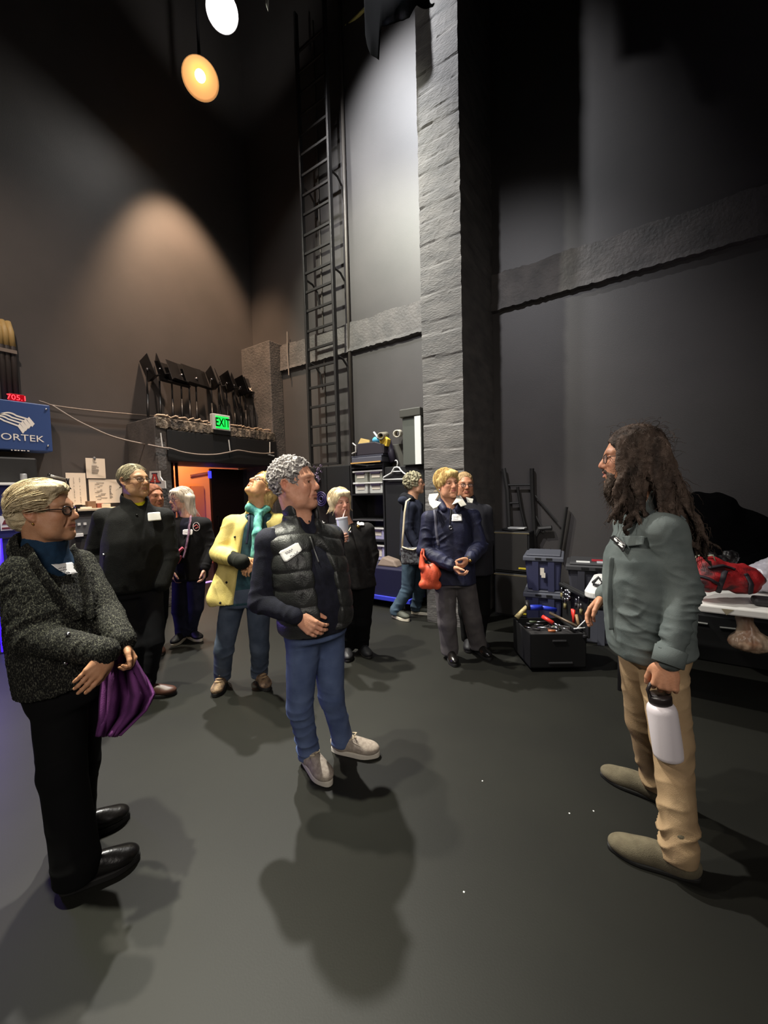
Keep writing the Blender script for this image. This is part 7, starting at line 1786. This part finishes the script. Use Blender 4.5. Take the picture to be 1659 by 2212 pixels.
    # hair: base, then long ropy locks
    S = SD(); M = H.M; S.ell(H.W((-.020, 0, .045)), np.array([.112, .094, .098])*H.k, M, .01); S.ell(H.W((-.06, 0, -.02)), np.array([.075, .085, .09])*H.k, M, .04)
    haircut(S, H, .072, .072, -.5, side=False)
    rs = np.random.RandomState(8); loose = []; lr = []
    def lock(p0, p1, p2, r0, r1, k=.006, wob=.010):
        pts = []; ph = rs.uniform(0, 6, 3); n = 16
        for i in range(n+1):
            t = i/n; p = (1-t)**2*np.array(p0)+2*t*(1-t)*np.array(p1)+t*t*np.array(p2)
            pts.append(p+wob*t**.5*np.array([math.sin(t*17+ph[0]), math.sin(t*15+ph[1]), .3*math.sin(t*13+ph[2])]))
        rr = [r0+(r1-r0)*(i/n)**.8+.0016*math.sin(i*2.4+ph[0]) for i in range(n+1)]
        S.chain(pts, rr, k)
    def hw(x, y, z): return H.W((x, y, z))
    # near side (his left, +y): forward fall over the chest and a back fall
    for k in range(26):
        u = k/25; x0 = .045-.15*u; z0 = .085-.05*abs(u-.3)
        front = u < .5
        for side in (1, -1):
            a = hw(x0, side*.070, z0)
            if front: b = hw(x0-.01+rs.uniform(-.01, .01), side*.115, -.08); e_ = hw(.06-.10*u*2+rs.uniform(-.02, .02), side*(.085+rs.uniform(-.02, .02)), -.23-.07*rs.rand())
            else: b = hw(x0-.03, side*(.12-.03*u), -.10); e_ = hw(-.13-.12*(u-.5)*2+rs.uniform(-.02, .02), side*(.13-.07*u)+rs.uniform(-.015, .015), -.30-.12*rs.rand())
            lock(a, b, e_, .017, .006+.005*rs.rand(), .008)
    for k in range(16):
        y = -.08+.16*k/15; a = hw(-.10, y*.8, .05); lock(a, hw(-.16, y*1.1, -.10), hw(-.20-.06*rs.rand(), y*1.2, -.32-.12*rs.rand()), .018, .006, .008)
    lock(hw(.0, .09, -.15), hw(.05, .10, -.22), hw(.075, .075, -.26), .011, .004); lock(hw(-.02, .10, -.2), hw(.03, .11, -.27), hw(.02, .09, -.33), .013, .007)
    lock(hw(-.15, .07, -.25), hw(-.21, .06, -.33), hw(-.31, .03, -.38), .012, .004); lock(hw(-.15, .05, -.2), hw(-.22, .05, -.34), hw(-.27, .02, -.45), .013, .005)
    V, Q = S.mesh(.0042, (), 1); N = normals(V, Q); V = V+N*(.0030*vnoise(V*np.array([90, 90, 45]))+.0022*vnoise(V*210))[:, None]
    hm = hairmat('hair_darkbrown', (98, 82, 72), (42, 35, 31), 22)
    ec = []; rad = []
    for k in range(260):
        u = rs.randn(3); u /= np.linalg.norm(u); p = np.array([-.020, 0, .045])+u*np.array([.112, .094, .098])
        if (p[0] > .06 and p[2] < .09) or p[2] < -.02: continue
        pts = [H.W(p)]; dv = np.array([rs.randn()*.5-.3, rs.randn()*.5+np.sign(p[1])*.3, rs.randn()*.4])
        for i in range(6): p = p+nrm(dv)*.012+u*.003*(1 if i < 3 else -1); dv = dv+np.array([rs.randn()*.6, rs.randn()*.6, rs.randn()*.6-.25]); pts.append(H.W(p))
        ec.append(pts); rad.append(np.linspace(.0011, .0006, 7))
    for k in range(700):
        j = rs.randint(len(V)); p = V[j].copy(); 
        if H.L(p)[2] > -.02: continue
        pts = [p]; dv = np.array([0, 0, -1.0])+N[j]*.5
        for i in range(5): p = p+nrm(dv+rs.randn(3)*.35)*.016; pts.append(p)
        ec.append(pts); rad.append(np.linspace(.0011, .0005, 6))
    meshobj('hair', V, Q, hm, body, extra=tubes_arrays(ec, rad))
    # beard and moustache
    S = SD(); k = H.k
    for (p, r) in (((.060, 0, -.105), (.036, .044, .040)), ((.045, .040, -.085), (.040, .026, .045)), ((.045, -.040, -.085), (.040, .026, .045)), ((.020, .058, -.060), (.030, .020, .042)), ((.020, -.058, -.060), (.030, .020, .042)), ((.070, 0, -.145), (.028, .032, .036)), ((.068, 0, -.175), (.020, .022, .030)), ((.060, .02, -.135), (.04, .03, .04))): S.ell(H.W(p), np.array(r)*k, M, .025)
    for q in (-1, 1): S.chain([H.W((.100, q*.004, -.051)), H.W((.095, q*.020, -.056)), H.W((.080, q*.032, -.075))], [.006*k, .0075*k, .008*k], .006)
    S.ell(H.W((.108, 0, -.067)), np.array([.020, .022, .0085])*k, M, .005, 's')
    V, Q = S.mesh(.0036); N = normals(V, Q); V = V+N*(.005*vnoise(V*np.array([55, 55, 24]))+.003*vnoise(V*150))[:, None]
    ec = []; rad = []
    for q in range(160):
        j = rs.randint(len(V)); p = V[j].copy()
        if H.L(p)[2] > -.085: continue
        pts = [p]; dv = H.M[:, 0]*.35-ZU+N[j]*.7
        for i in range(5): p = p+nrm(dv+rs.randn(3)*.35)*.007; pts.append(p)
        ec.append(pts); rad.append(np.linspace(.0010, .0005, 6))
    meshobj('beard', V, Q, hairmat('beard_brown', (92, 78, 68), (40, 33, 29), 30), body, extra=tubes_arrays(ec, rad))
    glasses(H, body, M_wire, w=.023, hgt=.019, th=.0016)
    return tips, P, H
tipsB, PB, HB = man_bearded()
def bottle():
    D = 1.80-.205; a, b = at(1445, 1636, D), at(1427, 1518, D); ax = b-a; L_ = np.linalg.norm(ax); d, u, w = frame(ax)
    e = empty('water_bottle', a, 'white water bottle with a dark lid in the hand of the bearded man', 'bottle')
    MB().lathe(a, ax, [(.001, 0), (.045, 0), (.0525, .008), (.0535, .02), (.0535, L_*.86), (.050, L_*.93), (.040, L_), (.001, L_)], 40).build('body', mat('bottle_white', c(230, 222, 226), .35, bump=.05, bscale=300), e, smooth=True)
    MB().lathe(a, ax, [(.036, L_-.002), (.041, L_+.002), (.042, L_+.028), (.040, L_+.034), (.001, L_+.034)], 32).build('lid', mat('lid_brownblack', c(42, 36, 36), .35), e, smooth=True)
    t = nrm(viewdir(1, 0)-d*(viewdir(1, 0) @ d)); top = b+d*.03
    hnd = [top-t*.038, top-t*.044+d*.03, top-t*.030+d*.052, top+d*.058, top+t*.030+d*.052, top+t*.044+d*.03, top+t*.038]
    MB().tube(hnd, .0085, 10, flat=.8).build('carry_loop', mat('lid_brownblack'), e, smooth=True)
bottle()
# ================================================================== light
def lamp(name, kind, loc, power, col, aim=None, size=0.1, cone=120, blend=0.4, spread=180):
    d = bpy.data.lights.new(name, kind); d.energy = power; d.color = col
    if kind != 'SUN' and kind != 'AREA': d.shadow_soft_size = size
    if kind == 'SPOT': d.spot_size = math.radians(cone); d.spot_blend = blend
    if kind == 'AREA': d.size = size; d.spread = math.radians(spread)
    o = bpy.data.objects.new(name, d); COL.objects.link(o); o.location = Vector([float(q) for q in loc])
    if aim is not None: o.rotation_euler = (Vector([float(q) for q in aim])-o.location).to_track_quat('-Z', 'Y').to_euler()
    return o
WHT = (1.0, 0.97, 0.90); WRM = (1.0, 0.66, 0.42); CUL = (0.94, 0.96, 1.0)
lamp('work_lamp_light', 'SPOT', L1+nrm(np.array([-1.2, 1.2, 1.0])-L1)*0.06, 3200, WHT, (-2.9, 1.5, 0.0), 0.09, 72, 1.0)
lamp('dome_lamp_light', 'SPOT', L2+nrm(CAM*0.6+np.array([-2.2, 1.6, 0])-L2)*0.08, 1450, WRM, (-6.28, 3.9, 3.2), 0.1, 62, 0.7)
lamp('stage_lamp_light', 'SPOT', (-4.4, 1.45, 7.6), 2100, (1.0, 0.93, 0.78), (-2.9, 0.9, 0), 0.09, 56, 1.0)
lamp('near_lamp_light', 'SPOT', (-3.0, 0.1, 7.2), 2800, (1.0, 0.99, 0.80), (-2.2, 0.5, 0), 0.09, 42, 1.0)
lamp('front_lamp_light', 'SPOT', (-3.9, 1.3, 7.6), 2000, (1.0, 1.0, 0.85), (-3.2, 4.6, 4.2), 0.08, 56, 0.9)
lamp('wall_lamp_light', 'SPOT', (-2.1, -0.6, 7.6), 1150, (0.97, 0.96, 1.0), (-1.8, 5.0, 1.9), 0.1, 46, 1.0)
lamp('added_face_spot', 'SPOT', (-3.5, 0.6, 7.4), 2400, (1.0, 0.96, 0.86), (-1.75, 3.0, 1.2), 0.09, 36, 1.0)  # added spot, no lamp of the stage; brightens the women at mid stage
lamp('added_key_spot', 'SPOT', (-5.0, -0.1, 4.4), 620, (1.0, 0.93, 0.84), (-0.05, 2.05, 1.2), 0.12, 21, 0.9)  # added narrow spot that brightens the bearded man from the left
lamp('high_lamp_light', 'SPOT', (-3.5, 2.2, 8.8), 1600, CUL, (-2.6, 4.8, 6.2), 0.09, 58, 0.8)
lamp('added_wall_wash', 'SPOT', (-2.4, -0.4, 6.9), 800, (1.0, 0.80, 0.66), (-6.28, 2.6, 1.4), 0.1, 66, 0.9)  # added wash that brightens the left wall and the faces near it
lamp('added_soft_fill', 'AREA', (1.7, -2.2, 3.9), 30, (1.0, 0.92, 0.84), (-1.7, 1.6, 1.2), 2.4, spread=84)  # added unseen fill beside the camera, standing in for bounced light
lamp('corridor_light', 'POINT', (-7.3, 4.2, 2.5), 130, (1.0, 0.82, 0.62), size=0.15)
lamp('corridor_purple', 'POINT', (-7.2, 6.3, 1.0), 50, (0.45, 0.2, 1.0), size=0.15)
lamp('led_floor_light', 'AREA', (-5.25, 0.5, 0.7), 22, (0.34, 0.22, 1.0), (-3.2, 0.4, -0.6), 0.4)
w = bpy.data.worlds.new('world'); SC.world = w; w.use_nodes = True
w.node_tree.nodes['Background'].inputs['Color'].default_value = (0.6, 0.58, 0.62, 1)
w.node_tree.nodes['Background'].inputs['Strength'].default_value = 0.024
SC.view_settings.view_transform = 'Standard'; SC.view_settings.look = 'None'; SC.view_settings.gamma = 1.0; SC.view_settings.use_curve_mapping = False
SC.view_settings.exposure = 0.0
SC.cycles.max_bounces = 6; SC.cycles.use_denoising = True
